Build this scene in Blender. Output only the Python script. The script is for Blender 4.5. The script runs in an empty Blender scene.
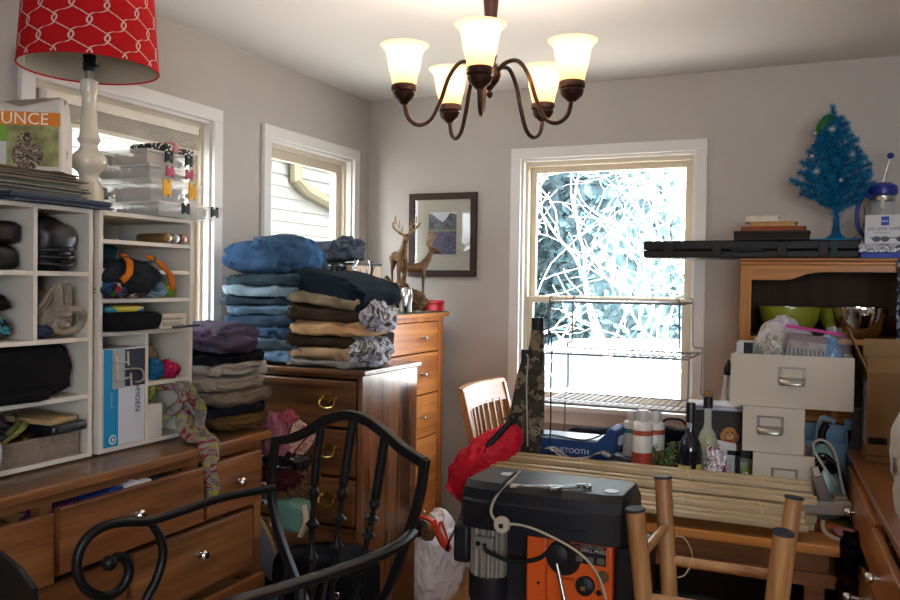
import bpy, bmesh, math, random
from mathutils import Vector, Matrix, noise
PI = math.pi
S = bpy.context.scene
COL = S.collection
V = Vector

# ------------------------------------------------------------------ camera
F_PX, YAW, PITCH, ROLL = 841.63, 0.42215, -0.01925, 0.01405
CAM = V((0, 0, 1.5))
_cy, _sy = math.cos(YAW), math.sin(YAW)
FWD = V((-_sy*math.cos(PITCH), _cy*math.cos(PITCH), math.sin(PITCH)))
_r = V((_cy, _sy, 0)); _u = _r.cross(FWD)
RGT = math.cos(ROLL)*_r + math.sin(ROLL)*_u
UPV = -math.sin(ROLL)*_r + math.cos(ROLL)*_u
cam = bpy.data.cameras.new('camera'); cam.sensor_width = 36; cam.lens = F_PX/900*36
cam.clip_start = .02
camo = bpy.data.objects.new('camera', cam); COL.objects.link(camo)
m = Matrix((RGT, UPV, -FWD)).transposed().to_4x4(); m.translation = CAM
camo.matrix_world = m
S.camera = camo

def ray(x, y): return FWD + (x-450)/F_PX*RGT - (y-300)/F_PX*UPV
def onX(x, y, X): d = ray(x, y); return CAM + d*(X/d.x)
def onY(x, y, Y): d = ray(x, y); return CAM + d*(Y/d.y)
def onZ(x, y, Z): d = ray(x, y); return CAM + d*((Z-1.5)/d.z)

# ------------------------------------------------------------------ colour management, world, sun
S.view_settings.view_transform = 'Standard'; S.view_settings.look = 'None'
S.view_settings.gamma = 1; S.view_settings.use_curve_mapping = False
S.view_settings.exposure = 0.24
SKY_STRENGTH, SUN_STRENGTH, BULB_W = 13.0, 24.0, 3.0
w = bpy.data.worlds.new('sky'); S.world = w; w.use_nodes = True
wn = w.node_tree.nodes; wl = w.node_tree.links
bg = wn['Background']; bg.inputs['Color'].default_value = (.84, .92, 1.0, 1); bg.inputs['Strength'].default_value = SKY_STRENGTH
sun = bpy.data.lights.new('sun', 'SUN'); sun.energy = SUN_STRENGTH; sun.angle = .02; sun.color = (1, .95, .87)
so = bpy.data.objects.new('sun', sun); COL.objects.link(so)
so.rotation_euler = V((-.55, .30, -.85)).to_track_quat('-Z', 'Y').to_euler()
def portal(loc, direction, sx, sy):
    l = bpy.data.lights.new('window_portal', 'AREA'); l.shape = 'RECTANGLE'; l.size = sx; l.size_y = sy
    l.cycles.is_portal = True
    o = bpy.data.objects.new('window_portal', l); COL.objects.link(o)
    o.location = loc; o.rotation_euler = V(direction).to_track_quat('-Z', 'Z').to_euler()
portal((-.945, 3.93, 1.52), (0, -1, 0), .84, 1.18)
portal((-2.30, 3.30, 1.52), (1, 0, 0), .70, 1.18)
portal((-2.30, 2.20, 1.52), (1, 0, 0), .82, 1.18)
portal((1.0, -1.70, 1.65), (0, 1, 0), 1.6, 1.2)  # portal of the added window behind the camera, fills the room
S.cycles.max_bounces = 8; S.cycles.diffuse_bounces = 5; S.cycles.transparent_max_bounces = 16
S.cycles.sample_clamp_indirect = 8.0; S.cycles.caustics_reflective = False; S.cycles.caustics_refractive = False

# ------------------------------------------------------------------ materials
def H(h):
    h = h.lstrip('#'); o = []
    for i in (0, 2, 4):
        c = int(h[i:i+2], 16)/255
        o.append(c/12.92 if c <= .04045 else ((c+.055)/1.055)**2.4)
    return tuple(o)+(1,)
_mats = {}
def _new(name):
    m = bpy.data.materials.new(name); m.use_nodes = True
    return m, m.node_tree.nodes, m.node_tree.links, m.node_tree.nodes['Principled BSDF']
def _coords(n, l, scale):
    tc = n.new('ShaderNodeTexCoord'); mp = n.new('ShaderNodeMapping'); mp.inputs['Scale'].default_value = scale
    l.new(tc.outputs['Object'], mp.inputs['Vector']); return mp.outputs['Vector']
def mat(col, rough=.5, metal=0, var=.12, vs=8, bump=0, bs=60, coat=0, alpha=None, emit=None, es=0, trans=0, sheen=0):
    key = (col, rough, metal, var, vs, bump, bs, coat, alpha, emit, es, trans, sheen)
    if key in _mats: return _mats[key]
    m, n, l, b = _new('surface_'+col.lstrip('#'))
    c = H(col)
    if var:
        v = _coords(n, l, (vs, vs, vs)); t = n.new('ShaderNodeTexNoise'); t.inputs['Scale'].default_value = 1; t.inputs['Detail'].default_value = 4
        l.new(v, t.inputs['Vector'])
        r = n.new('ShaderNodeValToRGB'); r.color_ramp.elements[0].position = .3; r.color_ramp.elements[1].position = .7
        r.color_ramp.elements[0].color = tuple(max(0, k*(1-var)) for k in c[:3])+(1,)
        r.color_ramp.elements[1].color = tuple(min(1, k*(1+var)) for k in c[:3])+(1,)
        l.new(t.outputs['Fac'], r.inputs['Fac']); l.new(r.outputs['Color'], b.inputs['Base Color'])
    else: b.inputs['Base Color'].default_value = c
    b.inputs['Roughness'].default_value = rough; b.inputs['Metallic'].default_value = metal
    if rough >= .45: b.inputs['Specular IOR Level'].default_value = .3 if rough < .8 else .12
    if coat: b.inputs['Coat Weight'].default_value = coat; b.inputs['Coat Roughness'].default_value = .08
    if sheen: b.inputs['Sheen Weight'].default_value = sheen
    if alpha is not None: b.inputs['Alpha'].default_value = alpha
    if trans: b.inputs['Transmission Weight'].default_value = trans
    if emit: b.inputs['Emission Color'].default_value = H(emit); b.inputs['Emission Strength'].default_value = es
    if bump:
        v = _coords(n, l, (bs, bs, bs)); t = n.new('ShaderNodeTexNoise'); t.inputs['Scale'].default_value = 1; t.inputs['Detail'].default_value = 3
        l.new(v, t.inputs['Vector']); bp = n.new('ShaderNodeBump'); bp.inputs['Strength'].default_value = bump; bp.inputs['Distance'].default_value = .01
        l.new(t.outputs['Fac'], bp.inputs['Height']); l.new(bp.outputs['Normal'], b.inputs['Normal'])
    _mats[key] = m; return m
def cloth(col, var=.25, vs=14, rough=.95): return mat(col, rough, 0, var, vs, .5, 220, sheen=.0)
def wood(dark, light, axis=0, rough=.35, s=1.0, coat=.2, stripes=9):
    key = ('wood', dark, light, axis, rough, s, coat, stripes)
    if key in _mats: return _mats[key]
    m, n, l, b = _new('wood_'+light.lstrip('#'))
    sc = [stripes*s]*3; sc[axis] = .7*s
    v = _coords(n, l, sc)
    w1 = n.new('ShaderNodeTexNoise'); w1.inputs['Scale'].default_value = 1.3; w1.inputs['Detail'].default_value = 5; w1.inputs['Distortion'].default_value = 1.2
    l.new(v, w1.inputs['Vector'])
    sc2 = [70*s]*3; sc2[axis] = 3*s
    v2 = _coords(n, l, sc2); w2 = n.new('ShaderNodeTexNoise'); w2.inputs['Scale'].default_value = 1; w2.inputs['Detail'].default_value = 2
    l.new(v2, w2.inputs['Vector'])
    mx = n.new('ShaderNodeMath'); mx.operation = 'MULTIPLY_ADD'; mx.inputs[1].default_value = .35
    l.new(w2.outputs['Fac'], mx.inputs[0]); l.new(w1.outputs['Fac'], mx.inputs[2])
    r = n.new('ShaderNodeValToRGB'); r.color_ramp.elements[0].position = .48; r.color_ramp.elements[1].position = .88
    r.color_ramp.elements[0].color = H(dark); r.color_ramp.elements[1].color = H(light)
    l.new(mx.outputs[0], r.inputs['Fac']); l.new(r.outputs['Color'], b.inputs['Base Color'])
    b.inputs['Roughness'].default_value = rough; b.inputs['Coat Weight'].default_value = coat; b.inputs['Coat Roughness'].default_value = .15
    bp = n.new('ShaderNodeBump'); bp.inputs['Strength'].default_value = .12; bp.inputs['Distance'].default_value = .004
    l.new(w2.outputs['Fac'], bp.inputs['Height']); l.new(bp.outputs['Normal'], b.inputs['Normal'])
    _mats[key] = m; return m
def multi(cols, scale=20, rough=.9, kind='VORONOI', name='patterned_cloth'):
    """cloth print of several colours"""
    key = (tuple(cols), scale, rough, kind)
    if key in _mats: return _mats[key]
    m, n, l, b = _new(name)
    v = _coords(n, l, (scale,)*3)
    if kind == 'VORONOI':
        t = n.new('ShaderNodeTexVoronoi'); t.inputs['Scale'].default_value = 1; out = t.outputs['Color']
        sp = n.new('ShaderNodeSeparateColor'); l.new(out, sp.inputs[0]); out = sp.outputs[0]
    else:
        t = n.new('ShaderNodeTexNoise'); t.inputs['Scale'].default_value = 1; t.inputs['Detail'].default_value = 3; t.inputs['Distortion'].default_value = 1.5
        mr = n.new('ShaderNodeMapRange'); mr.inputs[1].default_value = .3; mr.inputs[2].default_value = .7
        l.new(t.outputs['Fac'], mr.inputs[0]); out = mr.outputs[0]
    l.new(v, t.inputs['Vector'])
    r = n.new('ShaderNodeValToRGB'); r.color_ramp.interpolation = 'CONSTANT'
    k = len(cols)
    while len(r.color_ramp.elements) < k: r.color_ramp.elements.new(.5)
    for i, c in enumerate(cols):
        r.color_ramp.elements[i].position = i/k; r.color_ramp.elements[i].color = H(c)
    l.new(out, r.inputs['Fac']); l.new(r.outputs['Color'], b.inputs['Base Color']); b.inputs['Roughness'].default_value = rough
    _mats[key] = m; return m
def clear(col='#ffffff', tint=.25, rough=.08, name='clear_plastic'):
    """thin see-through plastic or glass: mostly transparent with a gloss"""
    key = ('clear', col, tint, rough)
    if key in _mats: return _mats[key]
    m, n, l, b = _new(name)
    b.inputs['Base Color'].default_value = H(col); b.inputs['Roughness'].default_value = rough
    tr = n.new('ShaderNodeBsdfTransparent'); mx = n.new('ShaderNodeMixShader'); mx.inputs[0].default_value = tint
    l.new(tr.outputs[0], mx.inputs[1]); l.new(b.outputs[0], mx.inputs[2])
    l.new(mx.outputs[0], n['Material Output'].inputs['Surface'])
    _mats[key] = m; return m
def glass_pane():
    key = 'pane'
    if key in _mats: return _mats[key]
    m, n, l, b = _new('window_glass')
    tr = n.new('ShaderNodeBsdfTransparent'); gl = n.new('ShaderNodeBsdfGlossy'); gl.inputs['Roughness'].default_value = .02
    lw = n.new('ShaderNodeLayerWeight'); lw.inputs[0].default_value = .5; fr = n.new('ShaderNodeMath'); fr.operation = 'POWER'; fr.inputs[1].default_value = 6; l.new(lw.outputs['Facing'], fr.inputs[0])
    fs_ = n.new('ShaderNodeMath'); fs_.operation = 'MULTIPLY_ADD'; fs_.inputs[1].default_value = .4; fs_.inputs[2].default_value = .03; l.new(fr.outputs[0], fs_.inputs[0])
    mx = n.new('ShaderNodeMixShader'); l.new(fs_.outputs[0], mx.inputs[0]); l.new(tr.outputs[0], mx.inputs[1]); l.new(gl.outputs[0], mx.inputs[2])
    l.new(mx.outputs[0], n['Material Output'].inputs['Surface']); _mats[key] = m; return m

# ------------------------------------------------------------------ mesh helpers
def rotz(a): return Matrix.Rotation(a, 4, 'Z')
def TR(loc=(0, 0, 0), rx=0, ry=0, rz=0): return Matrix.Translation(V(loc)) @ Matrix.Rotation(rz, 4, 'Z') @ Matrix.Rotation(ry, 4, 'Y') @ Matrix.Rotation(rx, 4, 'X')
class MB:
    def __init__(s): s.v = []; s.f = []; s.m = []; s.mi = 0; s.T = None
    def add(s, vs, fs):
        k = len(s.v)
        for v in vs:
            v = V(v); s.v.append(s.T @ v if s.T is not None else v)
        for f in fs: s.f.append([k+i for i in f]); s.m.append(s.mi)
        return s
    def box(s, x0, x1, y0, y1, z0, z1, M=None):
        vs = [V((x, y, z)) for z in (z0, z1) for y in (y0, y1) for x in (x0, x1)]
        if M is not None: vs = [M @ v for v in vs]
        return s.add(vs, [(0, 2, 3, 1), (4, 5, 7, 6), (0, 1, 5, 4), (2, 6, 7, 3), (0, 4, 6, 2), (1, 3, 7, 5)])
    def cbox(s, c, d, M=None):
        return s.box(c[0]-d[0]/2, c[0]+d[0]/2, c[1]-d[1]/2, c[1]+d[1]/2, c[2]-d[2]/2, c[2]+d[2]/2, M)
    def tube(s, pts, r, n=8, closed=False, flat=None):
        pts = [V(p) for p in pts]; N = len(pts)
        rs = r if isinstance(r, (list, tuple)) else [r]*N
        up = None; vs = []
        for i, p in enumerate(pts):
            if closed: t = (pts[(i+1) % N]-pts[i-1])
            else: t = (pts[min(i+1, N-1)]-pts[max(i-1, 0)])
            if t.length < 1e-9: t = V((0, 0, 1))
            t.normalize()
            if up is None:
                up = V((0, 0, 1)) if abs(t.z) < .9 else V((1, 0, 0))
            a = t.cross(up)
            if a.length < 1e-6: a = t.orthogonal()
            a.normalize(); b = a.cross(t); b.normalize(); up = b
            for k in range(n):
                th = 2*PI*k/n + PI/n
                fb = flat if flat else 1
                vs.append(p + a*math.cos(th)*rs[i] + b*math.sin(th)*rs[i]*fb)
        fs = []
        for i in range(N if closed else N-1):
            for k in range(n):
                a0 = i*n+k; a1 = i*n+(k+1) % n; j = (i+1) % N
                fs.append((a0, a1, j*n+(k+1) % n, j*n+k))
        if not closed: fs += [tuple(range(n))[::-1], tuple(range((N-1)*n, N*n))]
        return s.add(vs, fs)
    def cyl(s, p0, p1, r0, r1=None, n=16): return s.tube([p0, p1], [r0, r0 if r1 is None else r1], n)
    def lathe(s, prof, n=28, M=None, caps=True):
        vs = []; fs = []
        for r, z in prof:
            for k in range(n): vs.append(V((r*math.cos(2*PI*k/n), r*math.sin(2*PI*k/n), z)))
        for i in range(len(prof)-1):
            for k in range(n): fs.append((i*n+k, i*n+(k+1) % n, (i+1)*n+(k+1) % n, (i+1)*n+k))
        if caps: fs += [tuple(range(n))[::-1], tuple(range((len(prof)-1)*n, len(prof)*n))]
        if M is not None: vs = [M @ v for v in vs]
        return s.add(vs, fs)
    def prism(s, poly, z0, z1, M=None):
        n = len(poly); vs = [V((x, y, z0)) for x, y in poly]+[V((x, y, z1)) for x, y in poly]
        if M is not None: vs = [M @ v for v in vs]
        return s.add(vs, [tuple(range(n))[::-1], tuple(range(n, 2*n))]+[(i, (i+1) % n, n+(i+1) % n, n+i) for i in range(n)])
    def grid(s, rows, closed=False):
        nr = len(rows); nc = len(rows[0]); vs = [p for r in rows for p in r]
        fs = [(i*nc+j, i*nc+(j+1) % nc, (i+1)*nc+(j+1) % nc, (i+1)*nc+j) for i in range(nr-1) for j in range(nc if closed else nc-1)]
        return s.add(vs, fs)
    def sphere(s, c, r, nu=16, nv=10, M=None):
        r = r if isinstance(r, (tuple, list)) else (r, r, r)
        prof = [(math.sin(PI*i/nv), -math.cos(PI*i/nv)) for i in range(nv+1)]
        prof[0] = (.001, -1); prof[-1] = (.001, 1)
        T = Matrix.Translation(V(c)) @ Matrix.Diagonal((r[0], r[1], r[2], 1))
        if M is not None: T = M @ T
        return s.lathe(prof, nu, T)
    def build(s, name, mats, parent=None, smooth=40, bevel=0, solid=0, loc=None, rz=0, subsurf=0):
        me = bpy.data.meshes.new(name); me.from_pydata([tuple(v) for v in s.v], [], s.f)
        if not isinstance(mats, (list, tuple)): mats = [mats]
        for mm in mats: me.materials.append(mm)
        for p, k in zip(me.polygons, s.m): p.material_index = k
        bm = bmesh.new(); bm.from_mesh(me); bmesh.ops.recalc_face_normals(bm, faces=bm.faces); bm.to_mesh(me); bm.free()
        if smooth:
            for p in me.polygons: p.use_smooth = True
            me.set_sharp_from_angle(angle=math.radians(smooth))
        o = bpy.data.objects.new(name, me); COL.objects.link(o)
        if parent: o.parent = parent
        if loc is not None: o.location = loc
        if rz: o.rotation_euler.z = rz
        if solid:
            md = o.modifiers.new('thickness', 'SOLIDIFY'); md.thickness = solid; md.offset = 0
        if bevel:
            md = o.modifiers.new('bevel', 'BEVEL'); md.width = bevel; md.segments = 2; md.limit_method = 'ANGLE'; md.angle_limit = math.radians(50)
        if subsurf:
            md = o.modifiers.new('subdivision', 'SUBSURF'); md.levels = subsurf; md.render_levels = subsurf
        return o
def B(*a, M=None): return MB().box(*a, M=M)
def tag(o, label=None, cat=None, group=None, kind=None):
    if label: o['label'] = label
    if cat: o['category'] = cat
    if group: o['group'] = group
    if kind: o['kind'] = kind
    return o
def thing(name, label, cat, loc=(0, 0, 0), rz=0, group=None, rx=0, ry=0):
    o = bpy.data.objects.new(name, None); o.empty_display_size = .05; COL.objects.link(o)
    o.location = loc; o.rotation_euler = (rx, ry, rz)
    return tag(o, label, cat, group)
def text(name, s, size, mt, parent, M, depth=.001, align='LEFT'):
    c = bpy.data.curves.new('t', 'FONT'); c.body = s; c.size = size; c.extrude = depth; c.align_x = align; c.resolution_u = 3
    t = bpy.data.objects.new('t', c); COL.objects.link(t); t.matrix_world = M
    bpy.context.view_layer.update()
    me = bpy.data.meshes.new_from_object(t.evaluated_get(bpy.context.evaluated_depsgraph_get()))
    me.materials.clear(); me.materials.append(mt)
    bpy.data.objects.remove(t); o = bpy.data.objects.new(name, me); COL.objects.link(o)
    o.parent = parent; o.matrix_local = M
    return o
def face_M(o, right, up):
    """text frame with its origin, running direction and up direction"""
    r = V(right).normalized(); u = V(up).normalized(); n = r.cross(u)
    m = Matrix((r, u, n)).transposed().to_4x4(); m.translation = V(o); return m

def spow(a, e): return math.copysign(abs(a)**e, a)
def softbox(w, d, h, seed=0, amp=.006, layers=0, e1=.45, e2=.3, freq=9, nu=64, nv=26, stretch=(1, .5, 1.6), groove=.05, droop=0):
    """folded or stuffed cloth: rounded slab with creases; layers cuts fold grooves into its sides; base at z=0"""
    b = MB(); rows = []; off = V((seed*7.31, seed*3.17, seed*1.73))
    for j in range(nv+1):
        v = -PI/2+PI*j/nv; row = []
        for i in range(nu):
            u = 2*PI*i/nu
            cv = abs(math.cos(v))**e1; sv = spow(math.sin(v), e1 if layers == 0 else .62)
            p = V((w/2*cv*spow(math.cos(u), e2), d/2*cv*spow(math.sin(u), e2), h/2*sv))
            q = V((p.x*freq*stretch[0], p.y*freq*stretch[1], p.z*freq*stretch[2]))+off
            n1 = noise.noise(q); n2 = 1-2*abs(noise.noise(q*2.1+V((5, 5, 5))))
            if layers:
                g = abs(math.cos(PI*layers*(p.z/h+.5)+noise.noise(q*.4)*.8))
                k = 1-groove*(1-g)**3*1.8
                p.x *= k; p.y *= k
            dirn = p.normalized() if p.length > 1e-6 else V((0, 0, 1))
            n3 = noise.noise(V((q.x*.35+q.y*.5, q.y*.35-q.x*.2, q.z*.2)))
            p += dirn*(n1*amp*1.2+n2*amp*.9+n3*amp*1.3)
            if p.z > 0: p.z += noise.noise(q*.5)*h*.22+noise.noise(V((q.x*.22+9, q.y*.3, 0)))*min(h, .06)*.35
            p.z += h/2-droop*(abs(p.x)/(w/2))**2
            if p.z < 0 and not droop: p.z = max(p.z, 0)
            row.append(p)
        rows.append(row)
    b.grid(rows, closed=True); return b
def denim(w, d, h, seed, amp=.010, nu=120, nv=34, e1=.45, e2=.28, droop=0, seams=1):
    """thick folded trousers: rounded slab with pressed creases; returns the body and its seam lines"""
    b = MB(); rows = []; off = V((seed*7.31, seed*3.17, seed*1.73))
    for j in range(nv+1):
        v = -PI/2+PI*j/nv; row = []
        for i in range(nu):
            u = 2*PI*i/nu; cv = abs(math.cos(v))**e1; sv = spow(math.sin(v), e1)
            p = V((w/2*cv*spow(math.cos(u), e2), d/2*cv*spow(math.sin(u), e2), h/2*sv))
            n1 = noise.noise(V((p.x*5, p.y*5, p.z*9))+off)
            n2 = 1-2*abs(noise.noise(V((p.x*14+p.z*20, p.y*10, p.z*22))+off))
            n3 = 1-2*abs(noise.noise(V((p.x*34, p.y*26+p.z*30, p.z*30))-off))
            lean = noise.noise(V((p.x*2.2, seed, 0)))
            dirn = V((p.x/w, p.y/d, p.z/h*.8)).normalized() if p.length > 1e-6 else V((0, 0, 1))
            edge = min(1, (abs(p.x)/(w/2))**4+(abs(p.y)/(d/2))**4+.25)
            p += dirn*(n1*amp*1.5+((n2-.45)*amp*1.35+(n3-.4)*amp*.75)*edge)
            p.z += h/2+lean*h*.18*(p.z/h+.5)-droop*(abs(p.x)/(w/2))**2
            if not droop: p.z = max(p.z, 0)
            row.append(p)
        rows.append(row)
    b.grid(rows, closed=True)
    s = MB(); c = V((0, 0, h/2))
    for k in range(seams):
        col = int(nu*(.70+.13*k+.02*math.sin(seed+k)))%nu
        pts = [rows[j][(col+int(2*math.sin(j*.3+seed))) % nu] for j in range(4, nv-3)]
        pts = [p+(V((p.x, p.y, 0))-c*0).normalized()*.0012 for p in pts]
        s.tube(pts, .0016, 5)
    return b, s
def crumple(rx, ry, rz_, seed=0, amp=.15, freq=3.0, sub=4, flatten=True, ridged=True):
    """crumpled blob, base at z=0"""
    bm = bmesh.new(); bmesh.ops.create_icosphere(bm, subdivisions=sub, radius=1)
    off = V((seed*5.1, seed*2.7, seed*9.3)); b = MB()
    for v in bm.verts:
        q = v.co*freq+off
        n = noise.noise(q*.5)*.8
        if ridged: n += (.35-abs(noise.noise(q)))*1.1+(.2-abs(noise.noise(q*2.3)))*.55
        k = 1+amp*n*1.4
        v.co = V((v.co.x*rx*k, v.co.y*ry*k, v.co.z*rz_*k+rz_))
        if flatten and v.co.z < 0: v.co.z = 0
    b.add([v.co.copy() for v in bm.verts], [[v.index for v in f.verts] for f in bm.faces]); bm.free()
    return b
def ribbon(path, widths, side, amp=.01, waves=3, nc=18, seed=0, n=40):
    """cloth strip that follows path, folds across its width"""
    path = [V(p) for p in path]; rows = []
    side = V(side).normalized()
    for i in range(n+1):
        t = i/n*(len(path)-1); k = min(int(t), len(path)-2); f = t-k
        def cr(a, b_, c, d, f): return .5*((2*b_)+(c-a)*f+(2*a-5*b_+4*c-d)*f*f+(3*b_-a-3*c+d)*f**3)
        a = path[max(k-1, 0)]; b_ = path[k]; c = path[k+1]; d = path[min(k+2, len(path)-1)]
        p = cr(a, b_, c, d, f); tg = (c-b_).normalized()
        s_ = (side-tg*side.dot(tg)).normalized(); nn = tg.cross(s_)
        wd = widths[k]+(widths[k+1]-widths[k])*f; row = []
        for j in range(nc+1):
            x = j/nc-.5
            row.append(p+s_*x*wd*(1+.1*noise.noise(V((i*.2, j*.1, seed))))+nn*(math.sin(x*2*PI*waves+seed+i*.07)*amp+noise.noise(V((i*.15, x*4, seed+3)))*amp))
        rows.append(row)
    return MB().grid(rows)
def spline(pts, n=8):
    pts = [V(p) for p in pts]; o = []
    for k in range(len(pts)-1):
        a = pts[max(k-1, 0)]; b = pts[k]; c = pts[k+1]; d = pts[min(k+2, len(pts)-1)]
        for i in range(n):
            f = i/n; o.append(.5*((2*b)+(c-a)*f+(2*a-5*b+4*c-d)*f*f+(3*b-a-3*c+d)*f**3))
    o.append(pts[-1]); return o
# ------------------------------------------------------------------ room shell
XL, XR, YB, YF, ZC, FL = -2.19, 2.3, 3.826, -1.6, 2.44, .10
T = .12
M_wall = mat('#b5afa9', .9, 0, .03, 3, .12, 90)
M_ceil = mat('#d9d7d5', .95, 0, .02, 2, .05, 50)
M_trim = mat('#dbd9d6', .45, 0, .02, 5)
M_vinyl = mat('#cfc4b0', .5, 0, .03, 5)
M_floor = wood('#8a5526', '#c08545', 1, .3, .8, .4)
def struct(b, name, m, **k): return tag(b.build(name, m, **k), kind='structure')
fl = MB()
for i in range(58):
    x0 = XL-T+i*.08; fl.box(x0+.0006, x0+.0794, YF-T, YB+T, FL-.02, FL)
fl.box(XL-T, XR+T, YF-T, YB+T, FL-.08, FL-.021)
struct(fl, 'floor', M_floor, smooth=0)
struct(B(XL-T, XR+T, YF-T, YB+T, ZC, ZC+.1), 'ceiling', M_ceil, smooth=0)
def wall_holes(name, along, a0, a1, face, thick, holes):
    """wall running along 'y' or 'x'; holes = (start, end, z0, z1)"""
    b = MB()
    def put(s, e, z0, z1):
        if e-s < 1e-5 or z1-z0 < 1e-5: return
        if along == 'y': b.box(min(face, face+thick), max(face, face+thick), s, e, z0, z1)
        else: b.box(s, e, min(face, face+thick), max(face, face+thick), z0, z1)
    cur = a0
    for s, e, z0, z1 in sorted(holes):
        put(cur, s, 0, ZC); put(s, e, 0, z0); put(s, e, z1, ZC); cur = e
    put(cur, a1, 0, ZC)
    return struct(b, name, M_wall, smooth=0)
HB = (-1.351, -.541, .95, 2.10)
HL1 = (2.965, 3.655, .95, 2.115)
HL2 = (1.795, 2.600, .95, 2.115)
wall_holes('wall_back', 'x', XL-T, XR+T, YB, T, [HB])
wall_holes('wall_left', 'y', YF, YB, XL, -T, [HL1, HL2])
wall_holes('wall_right', 'y', YF, YB, XR, T, [])
wall_holes('wall_front', 'x', XL-T, XR+T, YF, -T, [(.2, 1.8, 1.05, 2.25)])

def window(n, plane, hole, double, base, flip=False):
    """casing, jambs, sashes and panes; plane 'back' or 'left'; hole = (a0,a1,z0,z1)"""
    a0, a1, z0, z1 = hole; cw = .05
    def bx(b, a, c, d0, d1, z_0, z_1):
        # d is distance from the room face into the wall (negative = into the room)
        if plane == 'back': b.box(a, c, YB+min(d0, d1), YB+max(d0, d1), z_0, z_1)
        elif plane == 'front': b.box(a, c, YF-max(d0, d1), YF-min(d0, d1), z_0, z_1)
        else: b.box(XL-max(d0, d1), XL-min(d0, d1), a, c, z_0, z_1)
    root = thing('window_%d' % n, None, None); tag(root, kind='structure')
    b = MB()
    bx(b, a0-cw, a1+cw, -.018, 0, z1, z1+cw); bx(b, a0-cw, a0, -.018, 0, z0-.02, z1); bx(b, a1, a1+cw, -.018, 0, z0-.02, z1)
    bx(b, a0-cw-.02, a1+cw+.02, -.05, .0, z0-.035, z0-.01); bx(b, a0-cw, a1+cw, -.014, 0, z0-.10, z0-.035)
    b.build('window_casing', M_trim, root, bevel=.003, smooth=0)
    b = MB()
    jt = .012
    bx(b, a0, a0+jt, 0, .12, z0, z1); bx(b, a1-jt, a1, 0, .12, z0, z1); bx(b, a0+jt, a1-jt, 0, .12, z1-jt, z1); bx(b, a0+jt, a1-jt, 0, .12, z0, z0+jt)
    b.build('window_jamb', M_trim, root, smooth=0)
    zm = (z0+z1)/2-.09 if double else None
    i0, i1 = a0+jt, a1-jt
    def sash(s0, s1, zz0, zz1, d, fw=.028):
        f = MB()
        bx(f, s0, s1, d, d+.025, zz1-fw, zz1); bx(f, s0, s1, d, d+.025, zz0, zz0+fw)
        bx(f, s0, s0+fw, d, d+.025, zz0+fw, zz1-fw); bx(f, s1-fw, s1, d, d+.025, zz0+fw, zz1-fw)
        fo = f.build('window_sash', M_vinyl, root, bevel=.002, smooth=0)
        g = MB(); bx(g, s0+fw, s1-fw, d+.010, d+.014, zz0+fw, zz1-fw); g.build('pane', glass_pane(), fo, smooth=0)
    st = MB()
    bx(st, i0, i0+.014, .03, .1, z0+jt, z1-jt); bx(st, i1-.014, i1, .03, .1, z0+jt, z1-jt); bx(st, i0+.014, i1-.014, .03, .1, z1-jt-.02, z1-jt)
    st.build('window_stop', M_vinyl, root, smooth=0)
    if double:
        zr = 1.435
        sash(i0+.014, i1-.014, zr-.012, z1-jt-.02, .068)
        sash(i0+.014, i1-.014, z0+jt, zr+.01, .035)
    else:
        sash(i0+.014, i1-.014, z0+jt, z1-jt-.02, .05, .04)
    return root
window(1, 'back', HB, True, 0)
window(2, 'left', HL1, False, 0)
window(3, 'left', HL2, False, 0)
window(4, 'front', (.2, 1.8, 1.05, 2.25), False, 0)  # unseen window added behind the camera, sized for fill daylight
struct(B(XL, XR, YB-.014, YB, FL, .20), 'baseboard_back', M_trim, bevel=.003, smooth=0)
struct(B(XL, XL+.014, YF, YB-.014, FL, .20), 'baseboard_left', M_trim, bevel=.003, smooth=0)
struct(B(XR-.014, XR, YF, YB-.014, FL, .20), 'baseboard_right', M_trim, bevel=.003, smooth=0)
struct(B(XL+.014, XR-.014, YF, YF+.014, FL, .20), 'baseboard_front', M_trim, bevel=.003, smooth=0)

# rolled-up blind in the head of the left window and of the corner window
def raised_blind(a0, a1, z1, label):
    root = thing('raised_blind', label, 'blind', (XL-.028, (a0+a1)/2, z1))
    L = (a1-a0)/2-.03
    B(-.02, .02, -L, L, -.035, -.002).build('headrail', mat('#d8d2c4', .5), root, bevel=.002, smooth=0)
    s = MB()
    for i in range(9): s.box(-.019, .019, -L+.005, L-.005, -.042-i*.0055, -.0395-i*.0055)
    s.build('slat_stack', mat('#cfc8b8', .5), root, smooth=0)
    B(-.02, .02, -L, L, -.106, -.092).build('bottom_rail', mat('#d8d2c4', .5), root, bevel=.002, smooth=0)
raised_blind(HL2[0]+.03, HL2[1]-.03, HL2[3]-.03, 'cream slatted blind drawn up in the wide left window behind the red lamp')

# ------------------------------------------------------------------ outside
GZ = -.55
tag(B(-14, 8, 4.2, 26, GZ-.1, GZ).build('yard_ground', mat('#c4beb2', .95, 0, .1, .6), smooth=0), kind='structure')
tag(B(-14, XL-.4, -6, 4.2, GZ-.1, GZ).build('side_yard_ground', mat('#cbc6bb', .95, 0, .1, .6), smooth=0), kind='structure')
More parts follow.
